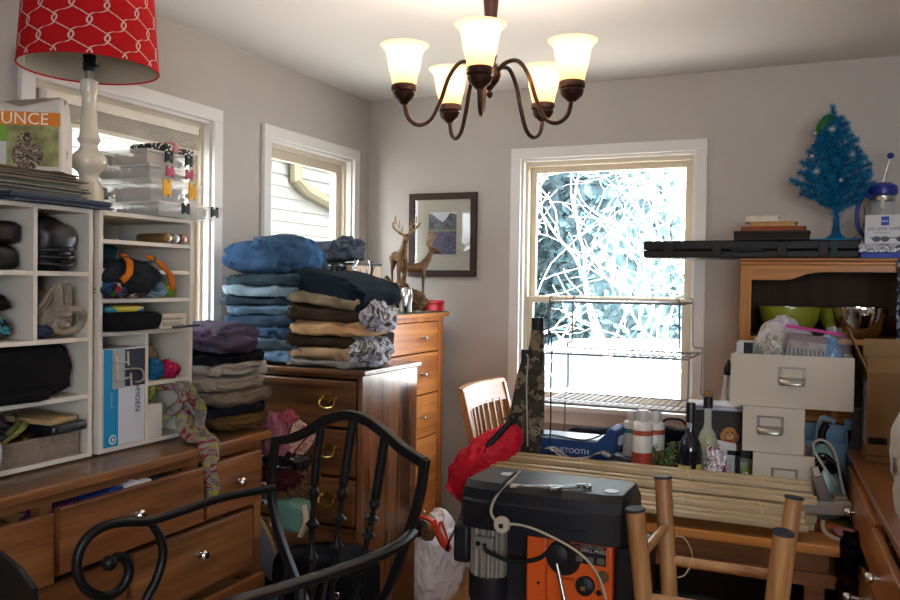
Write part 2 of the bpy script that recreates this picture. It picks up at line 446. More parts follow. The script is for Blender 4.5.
# neighbour's house beyond the left windows
nh = thing('neighbour_house', 'white sided neighbouring house seen through the left windows', 'house', (-5.6, 3, GZ))
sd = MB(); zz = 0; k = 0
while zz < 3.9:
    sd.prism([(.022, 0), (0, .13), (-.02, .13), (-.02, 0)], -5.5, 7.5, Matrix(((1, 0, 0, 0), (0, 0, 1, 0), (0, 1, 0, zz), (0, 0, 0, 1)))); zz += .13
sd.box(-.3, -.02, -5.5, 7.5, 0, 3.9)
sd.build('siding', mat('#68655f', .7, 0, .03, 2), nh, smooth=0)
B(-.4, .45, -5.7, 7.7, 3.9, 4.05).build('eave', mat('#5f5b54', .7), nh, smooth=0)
_o = V((-5.6, 3, GZ)); _q = [onX(x, y, -5.5)-_o for x, y in ((296, 140), (296, 180), (306, 190), (345, 212))]
dp = MB().tube([(p.x, p.y, p.z) for p in _q], .075, 8)
dp.build('downspout', mat('#4c4636', .6), nh, smooth=0)
B(.0, .03, -5.5, 7.5, 1.95, 1.98).build('trim_board', mat('#23262c', .7), nh, smooth=0)

# evergreens beyond the back window
def evergreen(x, y, h, r, col, seed, label):
    root = thing('evergreen_tree', label, 'tree', (x, y, GZ), group=None)
    MB().cyl((0, 0, 0), (0, 0, h*.9), .14, .04).build('trunk', mat('#4c4a3f', .9), root)
    rng = random.Random(seed); b = MB()
    b.lathe([(r*.80, .2), (r*.72, h*.35), (r*.55, h*.7), (r*.3, h*.97)], 20)
    for i in range(9000):
        t = rng.random()**.9; zc = .15+t*(h-.2); rr = r*(1-t*.55)*math.sqrt(rng.uniform(.35, 1)); a = rng.uniform(0, 2*PI)
        c = V((rr*math.cos(a), rr*math.sin(a), zc)); s = rng.uniform(.06, .15)
        d1 = V((rng.uniform(-1, 1), rng.uniform(-1, 1), rng.uniform(-1, .4))).normalized(); d2 = d1.orthogonal().normalized()
        b.mi = rng.randrange(3)
        b.add([c-d1*s, c+d2*s*.5, c+d1*s, c-d2*s*.5], [(0, 1, 2, 3)])
    tag(b.build('foliage', [mat(c, .9, 0, .3, 3) for c in col], root, smooth=0), kind='stuff')
GRN = (('#466052', '#4f6a5c', '#3f5a52'), ('#4c6064', '#586b6f', '#43575c'), ('#4a6652', '#53705b', '#435e54'))
evergreen(-5.15, 11.6, 7.2, 1.25, GRN[0], 1, 'dark evergreen outside, behind the left part of the back window')
evergreen(-3.55, 13.6, 8.0, 1.15, GRN[1], 2, 'tall blue-green evergreen outside, behind the middle of the back window')
evergreen(-2.75, 12.0, 7.4, 1.05, GRN[1], 3, 'blue-grey evergreen outside, right of centre in the back window')
evergreen(-.95, 13.2, 7.0, 1.2, GRN[2], 6, 'green evergreen outside, behind the right part of the back window')
evergreen(-5.9, 14.6, 7.6, 1.25, GRN[2], 4, 'evergreen outside, far back between the others in the back window')
# bare trees
def bare_tree(x, y, seed, label, h=1.5, lean=0, n_max=240):
    rng = random.Random(seed); b = MB(); queue = [(V((0, 0, 0)), V((lean, 0, 1)).normalized(), h, .026, 0)]; n_ = 0
    while queue and n_ < n_max:
        p, d, L, r, lev = queue.pop(0); n_ += 1
        pts = [p]; q = p.copy(); dd = d.copy()
        for i in range(5):
            dd = (dd+V((rng.uniform(-.34, .34), rng.uniform(-.2, .2), rng.uniform(-.24, .26)))).normalized(); q = q+dd*L/5; pts.append(q.copy())
        b.tube(pts, [r*(1-.09*i) for i in range(6)], 6 if lev < 3 else 4)
        if r < .0022: continue
        for k in range(3 if lev else 4):
            s_ = rng.choice((-1, 1)); nd = (dd+V((s_*rng.uniform(.35, 1.1), rng.uniform(-.35, .35), rng.uniform(-.45, .55)))).normalized()
            queue.append((pts[(5, 4, 3, 2)[k]], nd, L*rng.uniform(.55, .78), r*rng.uniform(.52, .66), lev+1))
    o = b.build('bare_tree', mat('#e6ded4', .8, 0, .08, 6), smooth=60, loc=(x, y, GZ))
    tag(o, label, 'tree')
bare_tree(-2.15, 6.3, 11, 'leafless pale tree outside, its trunk near the left of the back window', 1.25, .02)
bare_tree(-1.05, 6.9, 5, 'leafless pale tree outside, its trunk near the right of the back window', 1.5, .02)
bare_tree(-2.0, 8.0, 23, 'leafless pale tree outside, farther back in the middle of the window', 1.9, .0, 150)
# parked car
car = thing('parked_car', 'pale parked car outside, seen through the lower back window', 'car', (-2.2, 9.6, GZ), rz=.12)
body = [(-2.2, .25), (-2.25, .62), (-2.1, .82), (-1.35, .92), (-.75, 1.38), (.75, 1.42), (1.45, .95), (2.1, .85), (2.25, .6), (2.2, .25)]
MX = Matrix(((1, 0, 0, 0), (0, 0, -1, 0), (0, 1, 0, 0), (0, 0, 0, 1)))
MB().prism(body, -.85, .85, MX).build('body', mat('#e4e6ea', .3, 0, 0, coat=.8), car, bevel=.06)
wd = MB(); wd.prism([(-1.2, .95), (-.68, 1.32), (-.05, 1.34), (-.05, .95)], -.86, .86, MX); wd.prism([(.05, .95), (.05, 1.34), (.68, 1.34), (1.25, .97)], -.86, .86, MX)
wd.build('side_window', mat('#5a656e', .3, 0, 0), car)
for sx in (-1.4, 1.4):
    for sy in (-.8, .8): MB().cyl((sx, sy-.1, .33), (sx, sy+.1, .33), .33, n=24).build('wheel', mat('#2a2a2c', .7), car)
B(-1.98, -1.75, -.6, -.3, .6, .7).build('tail_light', mat('#c0282a', .3), car)
tag(B(-5.2, -3.0, 8.3, 8.36, GZ, .95).build('yard_fence', mat('#8fa0b4', .8, 0, .1, 3), smooth=0), 'blue-grey board fence outside at the left of the back window', 'fence')
# ------------------------------------------------------------------ furniture along the left wall
M_cherry = wood('#5c331a', '#99663c', 1, .35, 1, .3)
M_cherry_x = wood('#5c331a', '#99663c', 0, .35, 1, .3)
M_cherry_z = wood('#7a3f1b', '#a9683a', 2, .35, 1, .3)
M_honey = wood('#9a5a26', '#cf8c48', 1, .35, 1, .3)
M_honey_z = wood('#9a5a26', '#cf8c48', 2, .35, 1, .3)
M_dark = wood('#2b170b', '#7a4d29', 0, .3, 1.1, .4)
M_darkz = wood('#3a2114', '#8a5c3c', 2, .22, 1.1, .7)
M_darky = wood('#3a2114', '#7a4d29', 1, .25, 1.1, .6)
M_chrome = mat('#c9c8c4', .22, 1, 0)
M_brass = mat('#c2a25c', .3, 1, 0)
M_black = mat('#0c0c0e', .5, 0, .1, 10)
M_blackg = mat('#0f1013', .25, 0, 0, coat=.4)
M_white = mat('#d8d4cc', .5, 0, .02, 6)
M_lam = mat('#d3cbc0', .55, 0, .02, 4)
M_gap = mat('#0c0806', .9, 0, 0)

def knob_x(parent, x, y, z, r=.014, m=None):
    """round knob sticking out towards +X"""
    prof = [(r*.75, 0), (r*.75, .003), (r*.4, .004), (r*.4, .014), (r, .018), (r*1.05, .023), (r*.7, .029), (.001, .030)]
    return MB().lathe(prof, 18, TR((x, y, z), ry=PI/2)).build('knob', m or M_chrome, parent)

# low dresser under the white shelves; top at 1.02
dr = thing('long_dresser', 'long cherry wood dresser with uneven half-open drawers under the white cubby shelves', 'dresser', (-1.9, 1.60, 0))
DX, DY = -1.9, 1.60
def db(b, x0, x1, y0, y1, z0, z1): return b.box(x0-DX, x1-DX, y0-DY, y1-DY, z0, z1)
db(MB(), -2.17, -1.645, .78, 2.26, .99, 1.015).build('top', M_cherry, dr, bevel=.004, smooth=0)
cb = MB(); db(cb, -2.15, -1.70, .80, .83, FL, .99); db(cb, -2.15, -1.70, 2.215, 2.245, FL, .99); db(cb, -2.15, -2.13, .83, 2.215, FL+.02, .99)
cb.build('side_panels', M_cherry_z, dr, smooth=0)
fr = MB()
for y in (.80, 1.395, 1.905, 2.205): db(fr, -1.70, -1.672, y, y+.035, FL if y in (.80, 2.205) else .79, .99)
for z in (.965, .785, .575, .355, .17): db(fr, -1.70, -1.674, .835, 2.205, z, z+.022)
db(fr, -1.70, -1.674, 1.625, 1.66, .17, .765)
fr.build('face_frame', M_cherry, dr, smooth=0)
db(MB(), -2.12, -1.71, .84, 2.2, .18, .19).build('inner_floor', M_gap, dr, smooth=0)
def drawer_x(parent, y0, y1, z0, z1, out, knobs, m, depth=.38, ox=DX, oy=DY, front=-1.672, tk=.02, kr=.014):
    """drawer whose front faces +X, pulled out by out"""
    x = front+out
    o = B(x-ox-tk*.0, x-ox+tk, y0-oy, y1-oy, z0, z1).build('drawer', m, parent, bevel=.003, smooth=0)
    b = MB(); i = .02; zt = z1-.035
    b.box(x-ox-depth, x-ox, y0+i-oy, y0+i+.012-oy, z0+.02, zt); b.box(x-ox-depth, x-ox, y1-i-.012-oy, y1-i-oy, z0+.02, zt)
    b.box(x-ox-depth, x-ox, y0+i-oy, y1-i-oy, z0+.02, z0+.03); b.box(x-ox-depth, x-ox-depth+.01, y0+i-oy, y1-i-oy, z0+.02, zt)
    b.build('drawer_box', mat('#b08a5c', .6), o, smooth=0)
    for ky, kz in knobs: knob_x(o, x-ox+tk, ky-oy, kz, kr)
    return o
dA = drawer_x(dr, 1.09, 1.392, .795, .957, .035, [(1.215, .885)], wood('#6a4022', '#a5764a', 1, .35, .9, .3))
dB = drawer_x(dr, 1.398, 1.890, .812, .968, .045, [(1.630, .898)], M_cherry)
dC = drawer_x(dr, 1.935, 2.195, .802, .962, .018, [(2.075, .888)], wood('#64381c', '#9f6f45', 1, .35, 1.2, .3))
drawer_x(dr, 1.05, 1.650, .600, .778, .0, [(1.35, .69)], wood('#502b16', '#845530', 1, .35, .8, .3))
drawer_x(dr, 1.664, 2.165, .600, .782, .008, [(1.915, .708)], wood('#5c341a', '#966840', 1, .35, 1.1, .3))
drawer_x(dr, 1.05, 1.650, .380, .570, .0, [(1.35, .47)], M_cherry)
drawer_x(dr, 1.664, 2.200, .375, .575, .03, [(1.93, .47)], M_cherry)
drawer_x(dr, 1.05, 2.200, .20, .350, .0, [(1.35, .26), (1.93, .26)], M_cherry)
tag(B(-2.155, -1.655, .80, 2.245, 1.016, 1.021).build('glass_top', clear('#164f40', .10, .02, 'green_glass'), smooth=0), 'sheet of greenish glass lying on the long dresser top', 'glass sheet')
# clothes peeking out of the open drawers
g = 'clothes peeking out of the long dresser'
for i, (c, y, nm) in enumerate((('#4b2352', 1.47, 'dark purple'), ('#1b3c8c', 1.60, 'bright blue'), ('#cfcfd6', 1.705, 'white'), ('#2d3138', 1.78, 'charcoal'))):
    o = softbox(.10, .12, .07, i+40, .012, 2, freq=22).build('folded_shirt', cloth(c)); o.location = (-1.70, y, .885)
    tag(o, '%s garment peeking out of the long open top drawer' % nm, 'clothes', g)

# ---- white cubby shelves standing on the dresser
ZB, ZT = 1.022, 1.686
def cubby(label, y0, y1, boards):
    root = thing('cubby_shelf', label, 'shelf', (-1.95, (y0+y1)/2, ZB)); oy = (y0+y1)/2
    def pb(nm, a, b_, z0, z1, x0=-2.10, x1=-1.80): return B(x0+1.95, x1+1.95, a-oy, b_-oy, z0-ZB, z1-ZB).build(nm, M_lam, root, bevel=.0012, smooth=0)
    pb('side_panel', y0, y0+.014, ZB, ZT); pb('side_panel', y1-.014, y1, ZB, ZT)
    pb('top_panel', y0+.014, y1-.014, ZT-.012, ZT); pb('bottom_panel', y0+.014, y1-.014, ZB, ZB+.012)
    pb('back_panel', y0+.014, y1-.014, ZB+.012, ZT-.012, -2.10, -2.092)
    for a, b_, z in boards.get('h', []): pb('shelf_board', a, b_, z-.006, z+.006, -2.092, -1.802)
    for y, z0, z1 in boards.get('v', []): pb('divider', y-.006, y+.006, z0, z1, -2.092, -1.802)
    return root
ya, yb = 1.165, 1.668
cubby('wide white cubby shelf at the left edge, holding black bags and a beige sweater', ya, yb,
      dict(h=[(ya+.014, yb-.014, 1.338), (ya+.014, yb-.014, 1.185), (ya+.014, 1.318, 1.512), (1.33, 1.484, 1.512), (1.496, yb-.014, 1.512)],
           v=[(1.324, 1.344, ZT-.012), (1.490, 1.344, ZT-.012)]))
ta, tb = 1.688, 2.058
cubby('narrow white shelf tower with five levels, right of the wide cubby shelf', ta, tb,
      dict(h=[(ta+.014, tb-.014, z) for z in (1.603, 1.522, 1.440, 1.348)]+[(1.874, tb-.014, 1.196)], v=[(1.868, ZB+.012, 1.342)]))

# contents of the wide cubby (floors: 1.518, 1.344, 1.191, 1.034)
def put(o, loc, rz=0, rx=0, ry=0): o.location = loc; o.rotation_euler = (rx, ry, rz); return o
tag(put(softbox(.16, .12, .062, 1, .004, 0, e2=.35).build('zip_case', M_black), (-1.90, 1.410, 1.519)), 'black hard zip case on the upper shelf, lower of the pair at the left edge', 'case', 'black zip cases')
tag(put(softbox(.15, .12, .045, 2, .004, 0).build('zip_case', M_black), (-1.90, 1.408, 1.583)), 'black hard zip case resting on top of another at the left edge', 'case', 'black zip cases')
bb = thing('handbag', 'black leather handbag stuffed in the upper cubby right of the zip cases', 'bag', (-1.92, 1.572, 1.519))
put(softbox(.22, .125, .135, 3, .010, 0, e2=.6, freq=12).build('bag_body', mat('#17171a', .42, 0, .1)), (0, 0, 0)).parent = bb
for k in range(3): MB().tube(spline([(.10, -.055, .02+.016*k), (.135, 0, .015+.02*k), (.10, .05, .025+.016*k)], 6), .006, 6).build('strap', M_black, bb)
B(.108, .125, -.01, .015, .0, .03).build('buckle', M_blackg, bb, bevel=.003)
t_ = thing('sweater', 'beige sweater bundled in the middle cubby', 'clothes', (-1.90, 1.585, 1.345))
crumple(.10, .062, .058, 4, .16, 2.5).build('body', cloth('#8d8175'), t_)
ribbon([(.02, -.055, .03), (.07, -.045, .09), (.105, -.02, .135), (.09, 0, .06), (.07, .02, .02)], [.05, .05, .055, .05, .04], (0, 1, .2), .006, 2, seed=3).build('sleeve', cloth('#9a8e80'), t_, solid=.005)
MB().tube([V((.085+.012*math.cos(a), .02+.045*math.sin(a), .045+.03*math.cos(a))) for a in [k*PI/8 for k in range(16)]], .011, 8, closed=True).build('collar', cloth('#9d9184'), t_)
tag(put(crumple(.05, .03, .018, 6, .2, 3).build('blue_cloth', cloth('#39425c')), (-1.86, 1.535, 1.345)), 'small slate blue cloth in front of the beige sweater', 'cloth')
tag(put(crumple(.07, .052, .03, 7, .25, 4).build('scarf', multi(['#2a2a30', '#b6474e', '#3d8f97', '#d5cfc4', '#22252c'], 45)), (-1.88, 1.405, 1.345)), 'floral scarf bundled at the left edge of the middle shelf', 'scarf')
tag(put(crumple(.07, .05, .028, 8, .2, 3).build('black_cloth', cloth('#141416')), (-1.91, 1.425, 1.408)), 'black cloth lying over the floral scarf at the left edge', 'cloth')
bk = thing('jacket', 'large black fleece jacket filling the lower wide shelf', 'clothes', (-1.93, 1.44, 1.192))
put(softbox(.26, .40, .125, 9, .014, 0, freq=8, e2=.45).build('body', cloth('#101012')), (0, 0, 0)).parent = bk
put(softbox(.13, .22, .03, 19, .008, 2, freq=14).build('sleeve', cloth('#151517')), (.085, -.03, .0)).parent = bk
bin_ = thing('fabric_bin', 'beige fabric bin filled with beads and scarves on the bottom shelf', 'bin', (-1.93, 1.435, 1.035))
bb_ = MB(); bw, bd, bh = .125, .195, .062
bb_.box(-bw, bw, -bd, bd, 0, .006); bb_.box(bw-.006, bw, -bd, bd, .006, bh); bb_.box(-bw, -bw+.006, -bd, bd, .006, bh); bb_.box(-bw+.006, bw-.006, -bd, -bd+.006, .006, bh); bb_.box(-bw+.006, bw-.006, bd-.006, bd, .006, bh)
bb_.build('bin_body', mat('#8d7d70', .95, 0, .15, 60, .6, 300), bin_, bevel=.002, smooth=0)
rng = random.Random(4)
tag(put(crumple(.11, .17, .035, 10, .2, 4).build('bead_necklaces', multi(['#1d1512', '#6b4a33', '#2a1c18', '#a68a63', '#42261d', '#151012'], 110, .35)), (-1.93, 1.43, 1.043)), 'tangle of brown and gold bead necklaces in the beige bin', 'necklaces', kind='stuff')
tag(put(crumple(.085, .10, .038, 11, .3, 4).build('scarf', multi(['#18181c', '#c9c2c6', '#47304f', '#26262c', '#7d4468', '#1d2a30'], 38)), (-1.89, 1.37, 1.082), .3), 'black, white and plum patterned scarf on top of the beige bin', 'scarf')
tag(ribbon([(-1.80, 1.36, 1.085), (-1.81, 1.42, 1.115), (-1.86, 1.50, 1.135), (-1.92, 1.53, 1.14)], [.02, .03, .035, .03], (1, 0, -.3), .004, 2).build('sash', cloth('#767645'), solid=.003), 'olive yellow sash trailing over the beige bin', 'scarf')
wb = thing('notebook', 'tan paperback lying on the black wallet in the bottom shelf', 'book', (-1.87, 1.565, 1.128), rz=.25, ry=.06)
softbox(.14, .115, .014, 1, .001, 0, e1=.2, e2=.12).build('cover', mat('#a58a63', .7), wb)
tag(put(softbox(.16, .12, .024, 14, .002, 0, e1=.3, e2=.2).build('wallet', mat('#15151a', .35)), (-1.865, 1.580, 1.100), .1), 'flat black leather wallet under the tan paperback', 'wallet')

# contents of the tower (floors 1.609, 1.528, 1.446, 1.354, 1.202/1.034)
for i, (y, c) in enumerate(((1.945, '#a48a62'), (1.978, '#b9bcc0'), (2.010, '#b08578'))):
    c_ = thing('aerosol_can', ('gold', 'silver', 'rose')[i]+' metallic can lying on the top tower shelf', 'can', (-1.80, y, 1.609+.0155), group='metallic cans on the top tower shelf')
    MB().lathe([(.001, -.11), (.015, -.108), (.015, 0), (.013, .004), (.010, .004)], 20, TR((0, 0, 0), ry=PI/2)).build('can_body', mat(c, .3, .8, 0), c_)
    MB().lathe([(.011, .003), (.011, .007), (.005, .009), (.001, .009)], 16, TR((0, 0, 0), ry=PI/2)).build('cap', mat(c, .35, .6, 0), c_)
dfb = thing('duffel_bag', 'charcoal zip bag with orange trim bulging out of the tower shelf', 'bag', (-1.82, 1.80, 1.450), rx=0)
put(crumple(.085, .098, .055, 21, .10, 2.2).build('bag_body', cloth('#23262c')), (0, 0, 0)).parent = dfb
for yy, dy in ((-.066, -.02), (.075, .012)):
    ribbon([(.035, yy*.62, .118), (.070, yy*.80, .098), (.090, yy+dy*.5, .065), (.086, yy*1.15+dy, .022 if yy > 0 else .045)], [.020]*4, (0, 1, 0), .001, 1, nc=6).build('orange_trim', cloth('#c26a1e'), dfb, solid=.005)
MB().tube(spline([(.05, -.055, .112), (.08, -.02, .098), (.08, .03, .102), (.045, .065, .112)]), .004, 6).build('zip', M_black, dfb)
tag(put(softbox(.20, .10, .075, 22, .010, 0).build('teal_cloth', cloth('#16333a')), (-1.95, 1.765, 1.529)), 'dark teal bag behind the orange trimmed one in the tower', 'bag')
tag(put(crumple(.06, .035, .024, 23, .25, 4).build('scarf', multi(['#1f3f7c', '#2a1720', '#c8b7a0', '#8e2f33', '#2b5530', '#152040'], 60)), (-1.82, 1.728, 1.447)), 'blue and red floral cloth at the left of the tower shelf', 'scarf')
tag(put(crumple(.06, .055, .022, 24, .25, 4).build('scarf', multi(['#2a1a1c', '#c99a86', '#8c3a3c', '#31502d', '#d8c8b4', '#1d1517'], 60)), (-1.822, 1.800, 1.447)), 'brown floral cloth rolled under the orange trimmed bag', 'scarf')
rj = thing('rolled_jeans', 'light blue rolled garment on the tower shelf beside the floral cloth', 'clothes', (-1.83, 1.905, 1.447))
pts = []
rows = []
for i in range(50):
    a = i/49*4*PI; r = .012+.022*i/49
    rows.append([V((x, r*1.35*math.cos(a)+.002*math.sin(x*90+a), .026+r*.75*math.sin(a))) for x in [-.12+.15*k/8 for k in range(9)]])
MB().grid(rows).build('rolled_cloth', cloth('#7f9cb4'), rj, solid=.004)
tag(put(crumple(.04, .02, .018, 25, .25, 3).build('green_cloth', cloth('#7d9a35')), (-1.83, 1.963, 1.447)), 'lime green cloth peeking out beside the light blue roll', 'cloth')
tag(put(softbox(.16, .14, .022, 26, .004, 0).build('toy_bag', multi(['#c9b93a', '#2f66b0', '#2a70b8', '#b23f86', '#c24a7a', '#3a8aa0'], 14, .4)), (-1.88, 1.80, 1.404)), 'clear bag of coloured pieces on the fourth tower shelf', 'bag')
tag(put(softbox(.22, .185, .048, 27, .006, 0, freq=12).build('black_pouch', cloth('#141417')), (-1.86, 1.80, 1.355)), 'black cloth pouch on the fourth tower shelf', 'pouch')
ev = thing('card_box', 'small cream card box printed with lines of text on the tower shelf', 'box', (-1.84, 1.955, 1.355), rz=-.05)
B(-.06, .06, -.052, .052, 0, .044).build('box_body', mat('#cdc3b2', .8), ev, bevel=.001, smooth=0)
text('print', 'Service & contract', .0105, mat('#332d2a', .7), ev, face_M((.061, -.045, .027), (0, 1, 0), (0, 0, 1)), .0002)
B(.0605, .061, -.046, .03, .016, .018).build('text_line', mat('#6a625c', .7, 0, 0), ev, smooth=0)
B(.0605, .061, -.046, .04, .010, .012).build('text_line', mat('#6a625c', .7, 0, 0), ev, smooth=0)
tag(MB().cyl((-1.775, 1.945, 1.359), (-1.778, 2.06, 1.361), .0042, n=8).build('pen', mat('#1b2236', .4)), 'dark blue pen at the edge of the tower shelf in front of the card box', 'pen')
# faucet carton
mo = thing('faucet_carton', 'tall blue and white faucet carton standing in the lower left tower cell', 'box', (-1.862, 1.782, 1.035))
MW, MD, MH = .076, .062, .272
B(-MD-.02, MD, -MW, MW, 0, MH).build('carton_body', mat('#c9ccd6', .55, 0, .02), mo, bevel=.0015, smooth=0)
B(MD+.0003, MD+.001, -MW, -MW+.052, 0.001, MH-.001).build('blue_panel', mat('#1787b8', .5, 0, 0), mo, smooth=0)
B(MD+.0012, MD+.0018, -MW+.030, -MW+.075, .160, MH-.001).build('grey_panel', mat('#9fa3a6', .5, 0, 0), mo, smooth=0)
B(MD+.0012, MD+.0018, -MW+.075, MW-.001, .163, MH-.004).build('dark_panel', mat('#27303f', .5, 0, 0), mo, smooth=0)
fx = MD+.0035
fa = MB()
fa.tube([(fx, -.038, .236), (fx, .0, .232)], .0065, 8, flat=.4); fa.tube([(fx, .008, .262), (fx, .010, .222)], .004, 8, flat=.4)
fa.tube([(fx, -.032, .183), (fx, .012, .188)], .0065, 8, flat=.4); fa.tube([(fx, .018, .200), (fx, .022, .160)], .004, 8, flat=.4)
fa.tube([(fx, -.036, .250), (fx, -.030, .176)], .006, 8, flat=.4)
fa.tube(spline([(fx, -.03, .212), (fx, .03, .212), (fx, .060, .204), (fx, .068, .182), (fx, .052, .172), (fx, .035, .174)]), .0062, 8, flat=.4)
fa.build('faucet_picture', mat('#b9b2a6', .35, .3, .2), mo)
text('brand_lettering', 'MOEN', .024, mat('#23252c', .6), mo, face_M((MD+.0012, .040, .155), (0, 0, -1), (0, 1, 0)), .0002)
text('small_print', 'Caldwell', .012, mat('#8fc3dc', .6), mo, face_M((MD+.0014, -.052, .150), (0, 0, -1), (0, 1, 0)), .0002)
MB().tube([(MD+.0012, .043+.0, .158), (MD+.0012, .052, .163)], .004, 6, flat=.1).build('red_logo', mat('#a33a3a', .6), mo)
MB().lathe([(.001, 0), (.013, 0), (.013, .001), (.001, .001)], 20, TR((MD+.001, -.044, .020), ry=PI/2)).build('round_mark', mat('#d8e2e8', .6), mo)
MB().lathe([(.005, 0), (.009, 0), (.009, .001), (.005, .001)], 20, TR((MD+.002, -.044, .020), ry=PI/2), caps=False).build('mark_ring', mat('#2a6f8c', .6), mo)
# right cells
tag(put(crumple(.05, .040, .055, 30, .22, 3).build('winter_hat', cloth('#7a6a58')), (-1.88, 1.925, 1.203)), 'tan knitted hat in the right tower cell', 'hat')
tag(put(crumple(.035, .028, .030, 31, .22, 3).build('blue_scarf', cloth('#1f5a80')), (-1.835, 1.925, 1.203)), 'blue scarf bundled in front of the tan hat', 'scarf')
tag(put(crumple(.035, .035, .026, 32, .3, 4).build('fleece_hat', cloth('#a3234e')), (-1.825, 1.975, 1.203)), 'raspberry pink and violet fleece hat in the tower cell', 'hat')
wc = thing('tissue_carton', 'small white carton in the bottom right tower cell', 'box', (-1.845, 1.905, 1.035))
B(-.04, .04, -.028, .030, 0, .098).build('carton_body', mat('#cfcac6', .7), wc, bevel=.001, smooth=0)
tag(put(crumple(.05, .03, .03, 33, .25, 3).build('green_cloth', multi(['#6d7d33', '#20242c', '#8a8f4a'], 30)), (-1.86, 1.905, 1.134)), 'olive and black cloth tucked above the small white carton', 'cloth')
M_scarf = multi(['#6f6b67', '#87837e', '#7d2428', '#7b7874', '#968f30', '#85827e', '#6d6a66'], 10, .9, 'NOISE', 'printed_scarf')
sc = thing('printed_scarf', 'grey scarf printed in red and yellow hanging from the tower over the dresser edge', 'scarf', (0, 0, 0))
ribbon([(-1.87, 1.97, 1.17), (-1.79, 2.00, 1.175), (-1.765, 2.015, 1.12), (-1.76, 2.00, 1.085), (-1.745, 2.00, 1.05), (-1.71, 1.985, 1.034), (-1.655, 1.965, 1.028), (-1.628, 1.945, .98), (-1.626, 1.945, .90), (-1.624, 1.940, .86)],
       [.05, .07, .08, .11, .10, .09, .085, .07, .055, .04], (0, 1, 0), .011, 2, seed=2, n=70).build('hanging_strip', M_scarf, sc, solid=.003)
ribbon([(-1.85, 1.96, 1.06), (-1.78, 1.965, 1.12), (-1.755, 1.985, 1.15), (-1.75, 2.025, 1.10), (-1.755, 2.03, 1.05)], [.04, .05, .06, .06, .05], (0, .6, .6), .010, 2, seed=5).build('looped_strip', M_scarf, sc, solid=.003)

# clothes pile on the right end of the dresser
PG = 'clothes piled on the right end of the long dresser'
zc = 1.022
for i, (nm, c, w_, d_, h_, x, y, rz, pr) in enumerate((
        ('brown suede jacket', '#5b4327', .30, .28, .045, -1.85, 2.215, .05, None), ('dark navy trousers', '#20222b', .27, .26, .038, -1.86, 2.205, -.08, None),
        ('tan corduroy trousers', '#6e6254', .29, .27, .050, -1.85, 2.210, .06, None), ('khaki trousers', '#8d8275', .28, .27, .050, -1.86, 2.212, -.04, None),
        ('pale grey trousers', '#9c968e', .27, .27, .045, -1.86, 2.215, .08, None), ('black t-shirt', '#16171c', .26, .26, .030, -1.87, 2.205, -.06, None),
        ('dusty purple jacket', '#51485c', .26, .24, .085, -1.87, 2.195, .04, None))):
    root = thing('folded_clothes', '%s, %s in the pile beside the tower shelf' % (nm, ('lowest', 'second from the bottom', 'third from the bottom', 'middle layer', 'fifth from the bottom', 'just below the purple jacket', 'topmost')[i]), 'clothes', (x, y, zc), rz, group=PG)
    dbody, dseam = denim(w_, d_, h_, i+50, .015 if h_ < .08 else .022, seams=1, e1=.45 if h_ < .08 else .65); dbody.build('cloth_body', cloth(c), root, smooth=80); dseam.build('seam', cloth(c, .5), root)
    fold = MB(); 
    ribbon([(w_/2*.93, -d_*.42, h_*.62), (w_/2*1.03, -d_*.15, h_*.45), (w_/2*1.02, d_*.15, h_*.55), (w_/2*.9, d_*.43, h_*.4)], [h_*.55]*4, (0, 0, 1), .005, 1, nc=8, seed=i).build('turned_edge', cloth(c, .35), root, solid=.004)
    zc += h_*.93
# ------------------------------------------------------------------ on top of the cubby shelves (z = 1.686)
ZS = 1.687
SG = 'thin sleeves and magazines stacked on the cubby shelf'
rng = random.Random(8); z = ZS
cols = ['#2b3a55', '#31466b', '#202a3e', '#3c4a60', '#1c2740', '#46505c', '#7b7468', '#55504a', '#3e4a40', '#6f6a60', '#2e2a28', '#8c8474', '#3b3530', '#5d6a58', '#473a33', '#7a6c5c', '#2c2e30', '#6d5b4a', '#394436', '#5f574e', '#3a2c24', '#6e4a33']
for i, c in enumerate(cols):
    th = rng.uniform(.0030, .0050); low = i < 6
    wd_, dp_ = (.30, .31) if low else (.26, .27)
    x = -1.93+rng.uniform(-.008, .012)+(.01 if low else 0); yr = (1.735 if low else 1.650)+rng.uniform(-.022, .022)-i*.0012
    ORD = ('lowest', 'second', 'third', 'fourth', 'fifth', 'sixth', 'seventh', 'eighth', 'ninth', 'tenth', 'eleventh', 'twelfth', 'thirteenth', 'fourteenth', 'fifteenth', 'sixteenth')
    o = B(-wd_/2, wd_/2, -dp_, 0, 0, th-.0006).build('record_sleeve' if low else 'magazine', mat(c, .5, 0, .1, 12), smooth=0)
    # kept clear of the lamp foot
    o.location = (x, min(yr, 1.70), z); o.rotation_euler.z = rng.uniform(-.03, .03)
    tag(o, (('blue toned record sleeve, %s from the bottom of the pile under the paper carton' % ('first', 'second', 'third', 'fourth', 'fifth', 'sixth')[i]) if low else 'thin magazine, %s from the top of the pile under the paper carton' % (('topmost',)+ORD[1:])[21-i]), 'record' if low else 'magazine', SG+(', lower part' if low else ', upper part'))
    z += th
ZR = z
pb = thing('pet_treat_bag', 'white paper carton with an orange band and a tabby cat photograph on the magazine pile', 'bag', (-1.90, 1.530, ZR+.001), rz=-.98)
b = MB(); W_, D_ = .110, .055
rows = []
for zz, k, jz in ((0, 1, 0), (.06, 1.01, 0), (.12, 1.0, 0), (.150, .96, .003), (.170, .72, .008), (.178, .35, .010)):
    row = []
    for j in range(32):
        a = 2*PI*j/32; cx_, sy_ = spow(math.cos(a), .18), spow(math.sin(a), .18)
        row.append(V((D_*cx_*k, W_*sy_*(1 if zz < .15 else .96), zz+jz*noise.noise(V((cx_*3, sy_*3, zz*20)))*3)))
    rows.append(row)
